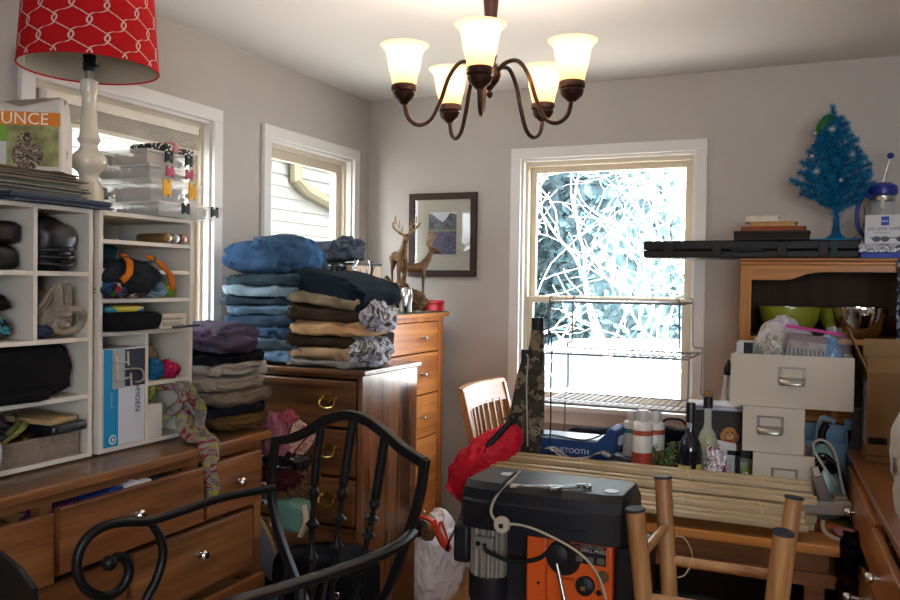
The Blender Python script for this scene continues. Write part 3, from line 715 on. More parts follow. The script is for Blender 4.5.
b.grid(rows, closed=True); b.add([p.copy() for p in rows[-1]], [tuple(range(32))])
b.build('bag_body', mat('#d2cdc6', .6, 0, .05, 20, .3, 30), pb, smooth=30)
FX = D_+.0012
B(FX, FX+.0008, -W_*.97, W_*.97, .112, .146).build('orange_band', mat('#d9801f', .5, 0, 0), pb, smooth=0)
B(FX, FX+.0008, -W_*.97, -.020, .07, .112).build('green_panel', mat('#7aa63a', .5, 0, 0), pb, smooth=0)
cp = B(FX, FX+.0008, -.020, W_*.94, .01, .112).build('cat_photo', mat('#8f9160', .6, 0, .5, 30), pb, smooth=0)
cat = MB()
cat.sphere((FX+.001, .03, .035), (.0015, .038, .034)); cat.sphere((FX+.0015, .022, .078), (.0015, .018, .016))
cat.prism([(.008, .086), (.012, .101), (.020, .092)], 0, .002, Matrix(((0, 0, 1, FX), (1, 0, 0, 0), (0, 1, 0, 0), (0, 0, 0, 1))))
cat.prism([(.026, .092), (.034, .101), (.037, .086)], 0, .002, Matrix(((0, 0, 1, FX), (1, 0, 0, 0), (0, 1, 0, 0), (0, 0, 0, 1))))
cat.build('cat_picture', multi(['#4a3d33', '#8b7a67', '#3a2f28', '#a8947a', '#5b4b3e'], 32, .7, 'NOISE'), cp)
text('lettering', 'UNCE', .042, mat('#f2ead8', .5, 0, 0), pb, face_M((FX+.001, -.034, .115), (0, 1, 0), (0, 0, 1)), .0002)
text('side_script', 'Lil.', .022, mat('#44464e', .5, 0, 0), pb, face_M((.02, W_+.0015, .04), (-.35, 0, 1), (-1, 0, -.35)), .0002)

# table lamp
LX, LY = -1.905, 1.748
lm = thing('table_lamp', 'white turned table lamp with a red trellis patterned drum shade', 'lamp', (LX, LY, ZS))
M_cer = mat('#d6cfbe', .18, 0, 0, coat=.6)
MB().lathe([(.046, 0), (.047, .008), (.044, .016), (.040, .045), (.037, .075), (.030, .083), (.0265, .088), (.0255, .102), (.030, .112), (.043, .122), (.050, .138), (.049, .152), (.038, .166), (.027, .174), (.024, .182), (.0235, .190), (.031, .200), (.0315, .205), (.026, .212), (.0235, .24), (.020, .29), (.0185, .325), (.0235, .333), (.0245, .336), (.0245, .366), (.021, .370), (.0, .370)], 36).build('lamp_base', M_cer, lm)
MB().cyl((0, 0, .370), (0, 0, .396), .0115).build('neck', mat('#9a9e9a', .3, 1, 0), lm)
so_ = MB().lathe([(.015, .394), (.017, .400), (.019, .404), (.016, .410), (.019, .414), (.016, .420), (.018, .440), (.0, .442)], 24).build('socket', M_black, lm)
MB().cyl((.018, 0, .408), (.034, 0, .408), .004).build('switch_key', M_black, so_)
MB().sphere((0, 0, .485), (.028, .028, .038)).build('bulb', mat('#e6e2da', .3, 0, 0), lm)
R0, R1, Z0, Z1 = .186, .168, .402, .660
sh = MB(); N = 72
for (r0_, r1_, mi) in ((R0, R1, 0), (R0-.003, R1-.003, 2)):
    sh.mi = mi
    sh.grid([[V((r*math.cos(2*PI*k/N), r*math.sin(2*PI*k/N), zz)) for k in range(N)] for r, zz in ((r0_, Z0), ((r0_+r1_)/2, (Z0+Z1)/2), (r1_, Z1))], closed=True)
sh.mi = 0
for r, zz in ((R0-.0015, Z0), (R1-.0015, Z1)): sh.tube([(r*math.cos(2*PI*k/N), r*math.sin(2*PI*k/N), zz) for k in range(N)], .0028, 6, closed=True)
sh.mi = 1; NC = 26; P_ = 2*PI/NC; LL = .088
def shade_pt(th, zz, off):
    f = (zz-Z0)/(Z1-Z0); r = R0+(R1-R0)*f+off; return V((r*math.cos(th), r*math.sin(th), zz))
for i in range(NC):
    L_, R_ = [], []
    for k in range(97):
        t = k/96; zz = Z0+t*(Z1-Z0); ph = 2*PI*(zz-Z0)/LL+(PI if i % 2 else 0)
        c = math.cos(ph); c = math.copysign(abs(c)**.75, c)+.10*(1 if math.sin(ph*4) > 0 else -1)*abs(math.sin(ph))
        th = i*P_+P_*.64*c+.10
        dth = .0024/R0*(1+.2*abs(math.sin(ph)))
        L_.append(shade_pt(th-dth, zz, .0012)); R_.append(shade_pt(th+dth, zz, .0012))
    sh.add(L_+R_, [(k, k+1, 97+k+1, 97+k) for k in range(96)])
shade = sh.build('lamp_shade', [mat('#b5151b', .8, 0, .04, 30), mat('#d8b7ae', .8, 0, 0), mat('#a9a395', .8, 0, 0)], lm)
hp = MB()
for a in (0, 2*PI/3, 4*PI/3): hp.tube([(0, 0, .60), (.168*math.cos(a), .168*math.sin(a), .625)], .0018, 6)
hp.tube([(.0, .0, .44), (.035, 0, .50), (.03, 0, .57), (0, 0, .60)], .0018, 6); hp.tube([(0, 0, .44), (-.035, 0, .50), (-.03, 0, .57), (0, 0, .60)], .0018, 6)
hp.build('shade_frame', M_chrome, lm)

# stack of see-through organisers
M_cl = clear('#e6e7e7', .30, .4); M_cl2 = clear('#e6e6e4', .48, .4, 'cloudy_plastic')
def organiser(label, x0, x1, y0, y1, z, h, fill, latch, lm_, rz=0, lip=.004):
    cx_, cy_ = (x0+x1)/2, (y0+y1)/2; w_, d_ = (x1-x0)/2, (y1-y0)/2
    t = thing('plastic_organiser', label, 'box', (cx_, cy_, z), rz, group=None)
    b = MB(); k = .95
    lo = [(-w_*k, -d_*k), (w_*k, -d_*k), (w_*k, d_*k), (-w_*k, d_*k)]; hi = [(-w_, -d_), (w_, -d_), (w_, d_), (-w_, d_)]
    vs = [(x, y, 0) for x, y in lo]+[(x, y, h*.78) for x, y in hi]
    b.add(vs, [(0, 3, 2, 1)]+[(i, (i+1) % 4, 4+(i+1) % 4, 4+i) for i in range(4)])
    b.build('tray', M_cl, t, smooth=0)
    B(-w_-lip, w_+lip, -d_-lip, d_+lip, h*.79, h).build('lid', M_cl2, t, bevel=.003, smooth=0)
    dv = MB()
    for q in (-.33, .33): dv.box(-w_*.9, w_*.9, d_*q-.001, d_*q+.001, .002, h*.74)
    dv.build('divider', M_cl, t, smooth=0)
    if fill:
        rr = random.Random(len(label)); f = MB()
        for q in range(240):
            c = V((rr.uniform(-w_*.82, w_*.82), rr.uniform(-d_*.85, d_*.85), rr.uniform(.008, h*.66)))
            f.sphere(c, (rr.uniform(.004, .009),)*3, 6, 4)
        tag(f.build('small_craft_pieces', fill, t), kind='stuff')
    for yy in latch:
        lt = MB(); X = w_+lip; L2 = .016
        lt.box(X, X+.005, yy-L2, yy-L2+.008, h*.25, h*1.02); lt.box(X, X+.005, yy+L2-.008, yy+L2, h*.25, h*1.02)
        lt.box(X, X+.006, yy-L2+.008, yy+L2-.008, h*.35, h*.85)
        lt.build('latch', lm_, t, bevel=.001, smooth=0)
    return t
fill = mat('#b9a798', .8, 0, .4, 40)
organiser('widest clear flat organiser box with black latches, lowest of the stack', -2.11, -1.765, 1.872, 2.15, ZS, .042, mat('#a9a6a2', .8, 0, .2, 40), (-.035, .095), M_black)
organiser('clear box of craft pieces with yellow latches, second from the bottom', -2.06, -1.80, 1.875, 2.095, ZS+.043, .068, fill, (-.050, .060), mat('#dca31c', .5))
organiser('clear box with pink latches in the middle of the stack', -2.06, -1.81, 1.880, 2.075, ZS+.112, .040, fill, (-.02, .065), mat('#b0476c', .5))
organiser('clear box with black latches, second from the top of the stack', -2.06, -1.81, 1.872, 2.075, ZS+.153, .042, fill, (-.02, .065), M_black)
for (y0, y1, c, lb) in ((1.945, 1.985, ['#15151a', '#e6e2dc', '#15151a', '#1b1b20'], 'black and white patterned case lying on top of the organiser boxes, left one'), (1.985, 2.01, ['#c98a8a', '#b57a80'], 'pink case on top of the organiser boxes between the patterned ones'), (2.012, 2.08, ['#15151a', '#e6e2dc', '#15151a', '#8fa0b0'], 'long black and white patterned case on top of the organiser boxes, right one')):
    o = softbox(.14, y1-y0, .030, int(y0*100), .002, 0, e1=.4, e2=.25, nu=32, nv=12).build('glasses_case', multi(c, 150, .5)); o.location = (-1.885, (y0+y1)/2, ZS+.196); tag(o, lb, 'case')
bc = thing('blue_clip_box', 'small blue box with a black handle behind the lamp foot', 'box', (-2.00, 1.855, ZS+.001))
B(-.03, .03, -.012, .012, 0, .075).build('box_body', mat('#7fa3c4', .5), bc, bevel=.002, smooth=0)
MB().tube([(.031, -.010, .05), (.045, -.010, .05), (.045, .010, .05), (.031, .010, .05)], .003, 6).build('handle', M_black, bc)

# ------------------------------------------------------------------ dark dresser
QX0, QX1, QY0, QY1, QZ = -2.16, -1.44, 2.49, 2.905, 1.20
dd = thing('dark_dresser', 'dark walnut dresser with ornate brass bail pulls, buried under folded jeans', 'dresser', ((QX0+QX1)/2, (QY0+QY1)/2, 0))
ox, oy = (QX0+QX1)/2, (QY0+QY1)/2
def qb(b, x0, x1, y0, y1, z0, z1): return b.box(x0-ox, x1-ox, y0-oy, y1-oy, z0, z1)
qb(MB(), QX0-.005, QX1+.02, QY0-.022, QY1+.0, QZ-.018, QZ).build('top', M_dark, dd, bevel=.004, smooth=0)
qb(MB(), QX1-.018, QX1, QY0, QY1, FL, QZ-.018).build('side_panel', M_darkz, dd, smooth=0)
qb(MB(), QX0, QX0+.018, QY0, QY1, FL, QZ-.018).build('side_panel', M_darkz, dd, smooth=0)
b = MB(); qb(b, QX0+.018, QX1-.018, QY0+.004, QY1, FL, .13); qb(b, QX0+.018, QX1-.018, QY1-.01, QY1, .13, QZ-.018); qb(b, QX0+.018, QX1-.018, QY0+.02, QY1-.01, QZ-.034, QZ-.018)
b.build('carcass', M_dark, dd, smooth=0)
for i in range(6):
    z1 = QZ-.038-i*.170; z0 = z1-.162
    o = qb(MB(), QX0+.022, QX1-.022, QY0-.008, QY0+.012, z0, z1).build('drawer', M_dark, dd, bevel=.006, smooth=0)
    qb(MB(), QX0+.03, QX1-.03, QY0+.012, QY1-.03, z0+.02, z1-.03).build('drawer_box', mat('#6b5238', .7), o, smooth=0)
    for kx in (QX0+.17, QX1-.128):
        cx_ = kx-ox; cy_ = QY0-.008-oy; cz_ = (z0+z1)/2+.010
        hb = MB()
        plate = [(-.034, .010), (-.026, .017), (-.012, .011), (-.006, .020), (0, .026), (.006, .020), (.012, .011), (.026, .017), (.034, .010), (.026, .003), (.010, .0), (0, -.010), (-.010, .0), (-.026, .003)]
        hb.prism([(x, z) for x, z in plate], 0, .003, Matrix(((1, 0, 0, cx_), (0, 0, -1, cy_), (0, 1, 0, cz_), (0, 0, 0, 1))))
        hb.tube(spline([(cx_-.026, cy_-.010, cz_+.008), (cx_-.030, cy_-.016, cz_-.008), (cx_-.022, cy_-.018, cz_-.020), (cx_, cy_-.018, cz_-.025), (cx_+.022, cy_-.018, cz_-.020), (cx_+.030, cy_-.016, cz_-.008), (cx_+.026, cy_-.010, cz_+.008)], 5), .0028, 7)
        for s_ in (-.026, .026): hb.cyl((cx_+s_, cy_, cz_+.009), (cx_+s_, cy_-.014, cz_+.009), .005, n=10)
        hb.build('brass_pull', M_brass, o)

# ------------------------------------------------------------------ tall chest in the corner
CX0, CX1, CY0, CY1, CZ = -2.165, -1.70, 2.935, 3.70, 1.366
ch = thing('tall_chest', 'tall honey cherry chest of drawers in the corner by the framed picture', 'chest', ((CX0+CX1)/2, (CY0+CY1)/2, 0))
ox2, oy2 = (CX0+CX1)/2, (CY0+CY1)/2
M_chest = wood('#9a5220', '#d68a42', 1, .35, 1.0, .3); M_chest_z = wood('#9a5220', '#c97c3a', 2, .35, 1.0, .3)
def cbx(b, x0, x1, y0, y1, z0, z1): return b.box(x0-ox2, x1-ox2, y0-oy2, y1-oy2, z0, z1)
cbx(MB(), CX0, CX1+.012, CY0, CY1+.055, CZ-.022, CZ-.004).build('top', M_chest, ch, bevel=.003, smooth=0)
b = MB(); cbx(b, CX0, CX1, CY1-.02, CY1, FL, CZ-.022); cbx(b, CX0, CX1, CY0, CY0+.02, FL, CZ-.022); cbx(b, CX0, CX0+.01, CY0+.02, CY1-.02, FL, CZ-.022)
b.build('side_panels', M_chest_z, ch, smooth=0)
b = MB(); cbx(b, CX1-.02, CX1+.004, CY1-.052, CY1-.0, FL, CZ-.022); cbx(b, CX1-.02, CX1+.004, CY0, CY0+.05, FL, CZ-.022); cbx(b, CX1-.02, CX1, CY0+.05, CY1-.052, FL, .165)
cbx(b, CX1-.02, CX1+.002, CY0+.05, CY1-.052, CZ-.042, CZ-.022)
b.build('face_frame', M_chest_z, ch, smooth=0)
cbx(MB(), CX0+.01, CX1-.03, CY0+.02, CY1-.02, .165, CZ-.05).build('dark_inside', M_gap, ch, smooth=0)
zz = [1.322, 1.180, .985, .785, .560, .335, .165]
for i in range(6):
    o = cbx(MB(), CX1-.016, CX1+.004, CY0+.054, CY1-.056, zz[i+1]+.004, zz[i]-.002).build('drawer', M_chest, ch, bevel=.002, smooth=0)
    for ky in (3.47, 3.09): knob_x(o, CX1+.004-ox2, ky-oy2, (zz[i]+zz[i+1])/2, .011)
tag(cbx(MB(), CX0+.005, CX1+.006, CY0+.005, CY1+.05, CZ-.003, CZ).build('glass_top', clear('#4f7f6e', .5, .05, 'green_glass'), loc=(ox2, oy2, 0), smooth=0), 'sheet of green glass on the tall chest', 'glass sheet')

# ------------------------------------------------------------------ jeans piles on the dark dresser
def jeans(label, c, w_, d_, h_, loc, rz, seed, grp=None, rx=0, ry=0, cuff=None, pat=None, amp=.012, droop=0):
    t = thing('folded_trousers', label, 'trousers', loc, rz, group=grp, rx=rx, ry=ry)
    dbody, dseam = denim(w_, d_, h_, seed, amp, droop=droop, e1=.45 if h_ < .1 else .72); dbody.build('cloth_body', cloth(c, .45, 9), t, smooth=80)
    dseam.build('seam', cloth(c, .6, 30), t)
    rng = random.Random(seed)
    # turned fold at the front with its stitched seam
    x0 = w_*rng.uniform(.05, .35)
    if cuff:
        put(crumple(.042, d_*.36, h_*.56, seed+3, .18, 2.6).build('gathered_ends', pat or cloth(cuff, .5, 18), t), (w_/2-.03, 0, -.002))
    return t
JG = 'blue jeans in the tall left pile'
blues = ['#5a748c', '#424f5a', '#2f455c', '#2a3c4e', '#51677c', '#29353f', '#70838f', '#28383f', '#2c4562']
hs = [.055, .040, .050, .040, .038, .036, .038, .046, .125]
nm = ['light blue', 'washed grey-blue', 'mid blue', 'dark blue', 'pale stonewashed blue', 'dark teal blue', 'very pale blue', 'deep indigo', 'bright mid blue']
ps = ['lowest of the tall left pile', 'second from the bottom of the tall left pile', 'third from the bottom of the tall left pile', 'fourth from the bottom of the tall left pile', 'in the middle of the tall left pile', 'fourth from the top of the tall left pile', 'third from the top of the tall left pile', 'directly under the topmost pair of the tall left pile', 'topmost and thickest of the tall left pile']
z = QZ+.001
for i, c in enumerate(blues):
    w_ = (.335, .34, .33, .32, .33, .31, .32, .33, .295)[i]
    jeans('%s jeans, %s' % (nm[i], ps[i]), c, w_, .33, hs[i], (-1.890+.014*math.sin(i*2.1)-(.012 if i == 8 else 0), 2.645, z), .05*math.sin(i*1.7), 60+i, JG, cuff=('#232a36', '#1d222c', '#20262f', '#3b5a78', '#4a6f94', '#6f8dab', '#7c99b4', '#2d4560', '#33597f')[i])
    z += hs[i]*.94
t = thing('folded_trousers', 'rumpled mid blue jeans roll on the right half of the topmost pair', 'trousers', (-1.845, 2.60, z-.062), rz=.15, ry=.05)
db_, ds2 = denim(.17, .26, .085, 71, .020, e1=.8, e2=.6); db_.build('cloth_body', cloth('#33506e', .5, 12), t, smooth=80); ds2.build('seam', cloth('#5a7a96', .4), t)
TG = 'tan and brown trousers in the right pile'
tc = [('pale grey', '#8f8b86', .028), ('light tan', '#9d8062', .046), ('dark brown', '#35291f', .044), ('sand coloured', '#b8926a', .052), ('chocolate brown', '#3b2d25', .058), ('khaki', '#7b6e59', .036)]
z = QZ+.001
M_lin = multi(['#b9bccb', '#a2a5b4', '#9a9dac', '#2b2826', '#b0b3c0', '#6a5c4e', '#a7a9b8', '#c0c2cd'], 16, .9, 'NOISE')
M_lin3 = multi(['#9a9dac', '#a9acb9', '#5e564c', '#b4b7c4', '#8f929f', '#2f2b29', '#a4a7b5'], 7, .9, 'NOISE')
M_lin2 = multi(['#2c2724', '#5e5347', '#8f93a2', '#211c1a', '#5a4b40'], 9, .9, 'NOISE')
for i, (n_, c, h_) in enumerate(tc):
    jeans('%s folded trousers, %s' % (n_, ('lowest of the right pile', 'second from the bottom of the right pile', 'third from the bottom of the right pile', 'middle of the right pile with a pointed fold', 'second from the top of the right pile', 'just under the black trousers, sloping')[i]), c, .275, .33, h_, (-1.625+.008*math.sin(i*3), 2.645, z), .03*math.sin(i*2.3), 80+i, TG, cuff='#999999', pat=(M_lin, M_lin, M_lin2, M_lin, M_lin2, M_lin)[i], ry=(0, 0, 0, .01, .03, .10)[i])
    z += h_*.95
t = thing('folded_trousers', 'black-navy trousers draped over the right pile, sagging to the right', 'trousers', (-1.620, 2.665, z-.012), rz=-.12, ry=.20)
db_, ds2 = denim(.31, .30, .090, 95, .015, droop=.012); db_.build('cloth_body', cloth('#16222c', .3), t, smooth=80); ds2.build('seam', cloth('#2a3a48', .3), t)
tag(put(crumple(.050, .10, .052, 96, .30, 1.9, sub=5).build('crumpled_lining', M_lin3), (-1.465, 2.62, 1.325)), 'crumpled grey and white patterned cloth spilling from the right pile', 'cloth')
tag(put(crumple(.060, .11, .056, 98, .30, 1.9, sub=5).build('crumpled_lining', M_lin3), (-1.478, 2.60, 1.203)), 'crumpled grey and white patterned cloth at the dresser corner', 'cloth')

# ------------------------------------------------------------------ on the tall chest
bx_ = thing('keepsake_box', 'beige box with black edges on the tall chest carrying rolled dark jeans', 'box', (-1.935, 3.14, CZ+.001))
B(-.155, .135, -.12, .12, 0, .205).build('box_body', mat('#b59c82', .6, 0, .05, 8), bx_, smooth=0)
B(-.158, .138, -.123, .123, .205, .216).build('lid', mat('#15120f', .5), bx_, bevel=.002, smooth=0)
B(-.157, .137, -.1225, -.120, .150, .160).build('dark_band', mat('#1a1613', .5), bx_, smooth=0)
sg = MB()
sg.mi = 0
for s_ in (0, 1): sg.sphere((.02+.062*s_, -.126, .188), (.030, .004, .022), 16, 8)
sg.tube([(.04, -.128, .197), (.056, -.128, .197)], .002, 6)
tag(sg.build('sunglasses', M_blackg, loc=(-1.935, 3.138, CZ+.003)), 'dark sunglasses hanging at the front of the beige box', 'sunglasses')
t = thing('rolled_jeans', 'charcoal black jeans rolled up on top of the beige box', 'trousers', (-1.965, 3.12, CZ+.218), rz=-.05, ry=-.10)
denim(.265, .16, .095, 100, .014)[0].build('cloth_body', cloth('#4a505c', .5, 30), t, smooth=80)
put(crumple(.055, .075, .048, 101, .3, 4).build('rolled_end', cloth('#3c424e', .6, 25), t), (.08, 0, 0))
# silver antler ornament, white elephant, deer, red tin
t = thing('antler_ornament', 'small silver antler tree ornament in front of the beige box', 'ornament', (-1.745, 3.01, CZ+.001))
b = MB(); b.T = Matrix.Scale(1.22, 4); b.cyl((0, 0, 0), (0, 0, .008), .022); b.tube([(0, 0, .005), (0, 0, .10)], .0055, 8)
for s_ in (-1, 1):
    b.tube(spline([(0, 0, .085), (s_*.02, 0, .11), (s_*.034, 0, .15), (s_*.030, 0, .185)]), [.0045]*24+[.001], 7)
    for k, (x, z0, dx, dz) in enumerate(((.018, .108, -.006, .045), (.030, .135, .014, .030), (.033, .155, -.014, .030), (.010, .098, -.006, .035))): b.tube([(s_*x, 0, z0), (s_*(x+dx), .002, z0+dz)], [.0045, .0018], 6)
b.build('antlers', mat('#c9c9cc', .2, 1, 0), t)
def loft_animal(bdy, scale=1): pass
M_silver = mat('#c4c2bf', .28, .85, .15, 20)
el = thing('elephant_figurine', 'small silvery white elephant figurine at the chest edge beside the deer', 'figurine', (-1.80, 3.50, CZ+.001), rz=-1.1)
b = MB()
b.sphere((0, 0, .075), (.056, .036, .036), 20, 12); b.sphere((.055, 0, .088), (.028, .024, .028), 16, 10)
for sx in (-.034, .03):
    for sy in (-.018, .018): b.tube([(sx, sy, .065), (sx, sy, .03), (sx+.002, sy, 0)], [.017, .012, .014], 10)
b.build('elephant_body', M_silver, el)
MB().tube(spline([(.078, 0, .085), (.096, 0, .065), (.098, 0, .040), (.108, 0, .028)], 6), [.012]*6+[.009]*6+[.006]*7, 8).build('trunk', M_silver, el)
for s_ in (-1, 1): MB().sphere((.045, s_*.026, .088), (.018, .005, .024)).build('ear', M_silver, el)
bxs = thing('white_box', 'pale textured box behind the elephant figurine', 'box', (-1.97, 3.42, CZ+.001))
B(-.11, .10, -.09, .09, 0, .135).build('box_body', mat('#c8c2b8', .7, 0, .25, 30, .4, 40), bxs, bevel=.004, smooth=0)

def deer(root, o, yaw, rear=False, sc=1.0):
    """a buck standing on rocks; o = hoof level centre"""
    Md = mat('#6b4a2a', .4, .2, .35, 25); Mh = mat('#93754c', .4, 0, .2, 30)
    R = TR(o, rz=yaw) @ Matrix.Scale(sc, 4)
    b = MB(); b.T = R
    b.tube([(-.052, 0, .118), (-.045, 0, .120), (-.02, 0, .118), (.012, 0, .116), (.040, 0, .122), (.052, 0, .135)], [.010, .021, .020, .021, .020, .012], 14)
    b.tube(spline([(.038, 0, .128), (.055, 0, .150), (.066, 0, .172), (.074, 0, .190)], 5), [.018]*4+[.015]*4+[.012]*4+[.010]*4, 12)
    b.tube([(.068, 0, .192), (.082, 0, .193), (.100, 0, .186), (.112, 0, .182)], [.010, .0125, .008, .005], 12)
    for sy in (-1, 1):
        b.tube([(.038, sy*.011, .115), (.042, sy*.012, .085), (.040, sy*.012, .052), (.041, sy*.012, .012), (.045, sy*.012, .0)], [.011, .008, .0052, .0042, .006], 8)
        b.tube([(-.042, sy*.012, .118), (-.036, sy*.013, .088), (-.050, sy*.013, .060), (-.046, sy*.013, .020), (-.042, sy*.013, 0)], [.017, .011, .0058, .0046, .006], 8)
        b.tube([(.070, sy*.008, .200), (.064, sy*.020, .208), (.060, sy*.027, .208)], [.003, .005, .001], 6)
    b.tube([(-.058, 0, .128), (-.068, 0, .112)], [.005, .003], 8)
    b.build('deer_body', Md, root)
    for sy in (-1, 1):
        a = MB(); a.T = R
        a.tube(spline([(.074, sy*.005, .202), (.060, sy*.026, .214), (.062, sy*.048, .232), (.088, sy*.056, .252)], 6), [.0046]*18+[.0018], 7)
        for p, q in (((.068, sy*.016, .214), (.080, sy*.014, .240)), ((.064, sy*.027, .228), (.068, sy*.024, .262)), ((.066, sy*.039, .243), (.062, sy*.038, .274)), ((.074, sy*.044, .253), (.074, sy*.046, .278))):
            a.tube([p, q], [.0034, .0010], 6)
        a.build('antler', Mh, root)
ds = thing('deer_statue', 'bronze coloured statue of two antlered bucks on a rocky base', 'statue', (-1.825, 3.585, CZ+.001))
rock = crumple(.085, .07, .050, 110, .28, 3).build('rock_base', mat('#6b4c30', .6, 0, .35, 30), ds); rock.location = (0, 0, 0)
MB().tube(spline([(-.04, -.04, .05), (-.07, -.055, .09), (-.075, -.06, .14), (-.095, -.065, .165)], 5), [.022]*5+[.016]*5+[.010]*5+[.004], 9).build('driftwood', mat('#6d5238', .7, 0, .35, 30, .5, 60), ds)
put(crumple(.045, .04, .045, 111, .25, 3).build('rock_step', mat('#6b4c30', .6, 0, .35, 30), ds), (-.045, -.005, .05))
deer(ds, (.018, .010, .072), .55, sc=1.15)
deer(ds, (-.050, -.010, .120), -.75, sc=1.18)
rt = thing('red_tin', 'bright red oblong tin on the glass of the tall chest', 'tin', (-1.752, 3.695, CZ+.001), rz=.42)
pr_ = [(spow(math.cos(a), .7)*.056, spow(math.sin(a), .7)*.030) for a in [k*2*PI/32 for k in range(32)]]
MB().prism(pr_, 0, .034).build('tin_body', mat('#c41422', .3, .2, 0), rt, bevel=.003)
MB().prism([(x*1.03, y*1.03) for x, y in pr_], .0345, .052).build('tin_lid', mat('#d0182a', .3, .2, 0), rt, bevel=.004)

# ------------------------------------------------------------------ framed picture
px0, px1, pz0, pz1 = -1.944, -1.575, 1.535, 1.951
pf = thing('framed_picture', 'dark wood framed mountain landscape photograph on the back wall', 'picture', ((px0+px1)/2, YB-.001, (pz0+pz1)/2))
W2, H2 = (px1-px0)/2, (pz1-pz0)/2; fw = .032
b = MB(); b.box(-W2, W2, -.022, 0, H2-fw, H2); b.box(-W2, W2, -.022, 0, -H2, -H2+fw); b.box(-W2, -W2+fw, -.022, 0, -H2+fw, H2-fw); b.box(W2-fw, W2, -.022, 0, -H2+fw, H2-fw)
b.build('frame', mat('#35201a', .55, 0, .1, 20), pf, bevel=.003, smooth=0)
B(-W2+fw, W2-fw, -.010, -.002, -H2+fw, H2-fw).build('mat_board', mat('#a8a69a', .8, 0, .02), pf, smooth=0)
P0, P1, Q0, Q1 = -.075, .075, -.105, .105
M_p = Matrix(((1, 0, 0, 0), (0, 0, -1, -.0105), (0, 1, 0, .008), (0, 0, 0, 1)))
pic = MB().prism([(P0, Q0), (P1, Q0), (P1, Q1), (P0, Q1)], 0, .0005, M_p).build('photograph', mat('#c2c9d6', .4, 0, .05), pf, smooth=0)
MB().prism([(P0, .02), (P1, .02), (P1, Q1-.012), (.040, Q1-.004), (.02, .072), (.0, .055), (-.03, .075), (-.055, Q1-.01), (P0, Q1-.004)], .0006, .001, M_p).build('mountains', multi(['#3a3f4a', '#5d636e', '#20232b', '#6a6f7a'], 28, .5, 'NOISE'), pic, smooth=0)
MB().prism([(P0, .008), (P1, .008), (P1, .02), (P0, .02)], .0006, .0011, M_p).build('shoreline', mat('#6f7866', .5), pic, smooth=0)
MB().prism([(P0, Q0), (P1, Q0), (P1, .008), (P0, .008)], .0006, .001, M_p).build('lupin_meadow', multi(['#33324f', '#4a4870', '#191d2c', '#6a6590', '#222c36'], 40, .5, 'NOISE'), pic, smooth=0)
B(-W2+fw, W2-fw, -.0165, -.0145, -H2+fw, H2-fw).build('glazing', glass_pane(), pf, smooth=0)
# ------------------------------------------------------------------ chandelier
M_brz = mat('#3d2620', .38, .6, .15, 20)
HX, HY = -.893, 2.244
cl = thing('chandelier', 'bronze chandelier with five lit bell shades hanging from the ceiling', 'chandelier', (HX, HY, ZC))
def zl(z): return z-ZC
MB().lathe([(.060, zl(ZC-.022)), (.062, zl(ZC-.012)), (.055, zl(ZC-.001)), (.001, zl(ZC-.001))], 24).build('ceiling_canopy', M_brz, cl)
MB().lathe([(.010, zl(2.10)), (.016, zl(2.135)), (.020, zl(2.150)), (.014, zl(2.165)), (.011, zl(2.19)), (.017, zl(2.25)), (.024, zl(2.33)), (.028, zl(2.36)), (.012, zl(2.37)), (.010, zl(2.42))], 20).build('stem', M_brz, cl)
MB().lathe([(.001, zl(2.030)), (.008, zl(2.036)), (.010, zl(2.044)), (.006, zl(2.052)), (.012, zl(2.060)), (.026, zl(2.078)), (.032, zl(2.095)), (.030, zl(2.112)), (.020, zl(2.128)), (.010, zl(2.135))], 24).build('hub', M_brz, cl)
m, n, l, b_ = _new('frosted_lamp_glass')
n.remove(b_)
tr = n.new('ShaderNodeBsdfTranslucent'); tr.inputs[0].default_value = (1, .84, .62, 1)
df = n.new('ShaderNodeBsdfDiffuse'); df.inputs[0].default_value = (.95, .82, .6, 1)
em = n.new('ShaderNodeEmission'); em.inputs[0].default_value = (1, .62, .30, 1); em.inputs[1].default_value = .18
mx = n.new('ShaderNodeMixShader'); mx.inputs[0].default_value = .35; l.new(tr.outputs[0], mx.inputs[1]); l.new(df.outputs[0], mx.inputs[2])
ad = n.new('ShaderNodeAddShader'); l.new(mx.outputs[0], ad.inputs[0]); l.new(em.outputs[0], ad.inputs[1]); l.new(ad.outputs[0], n['Material Output'].inputs['Surface'])
M_shade = m
ARM_R = .245; fdir = math.atan2(-HY, -HX)
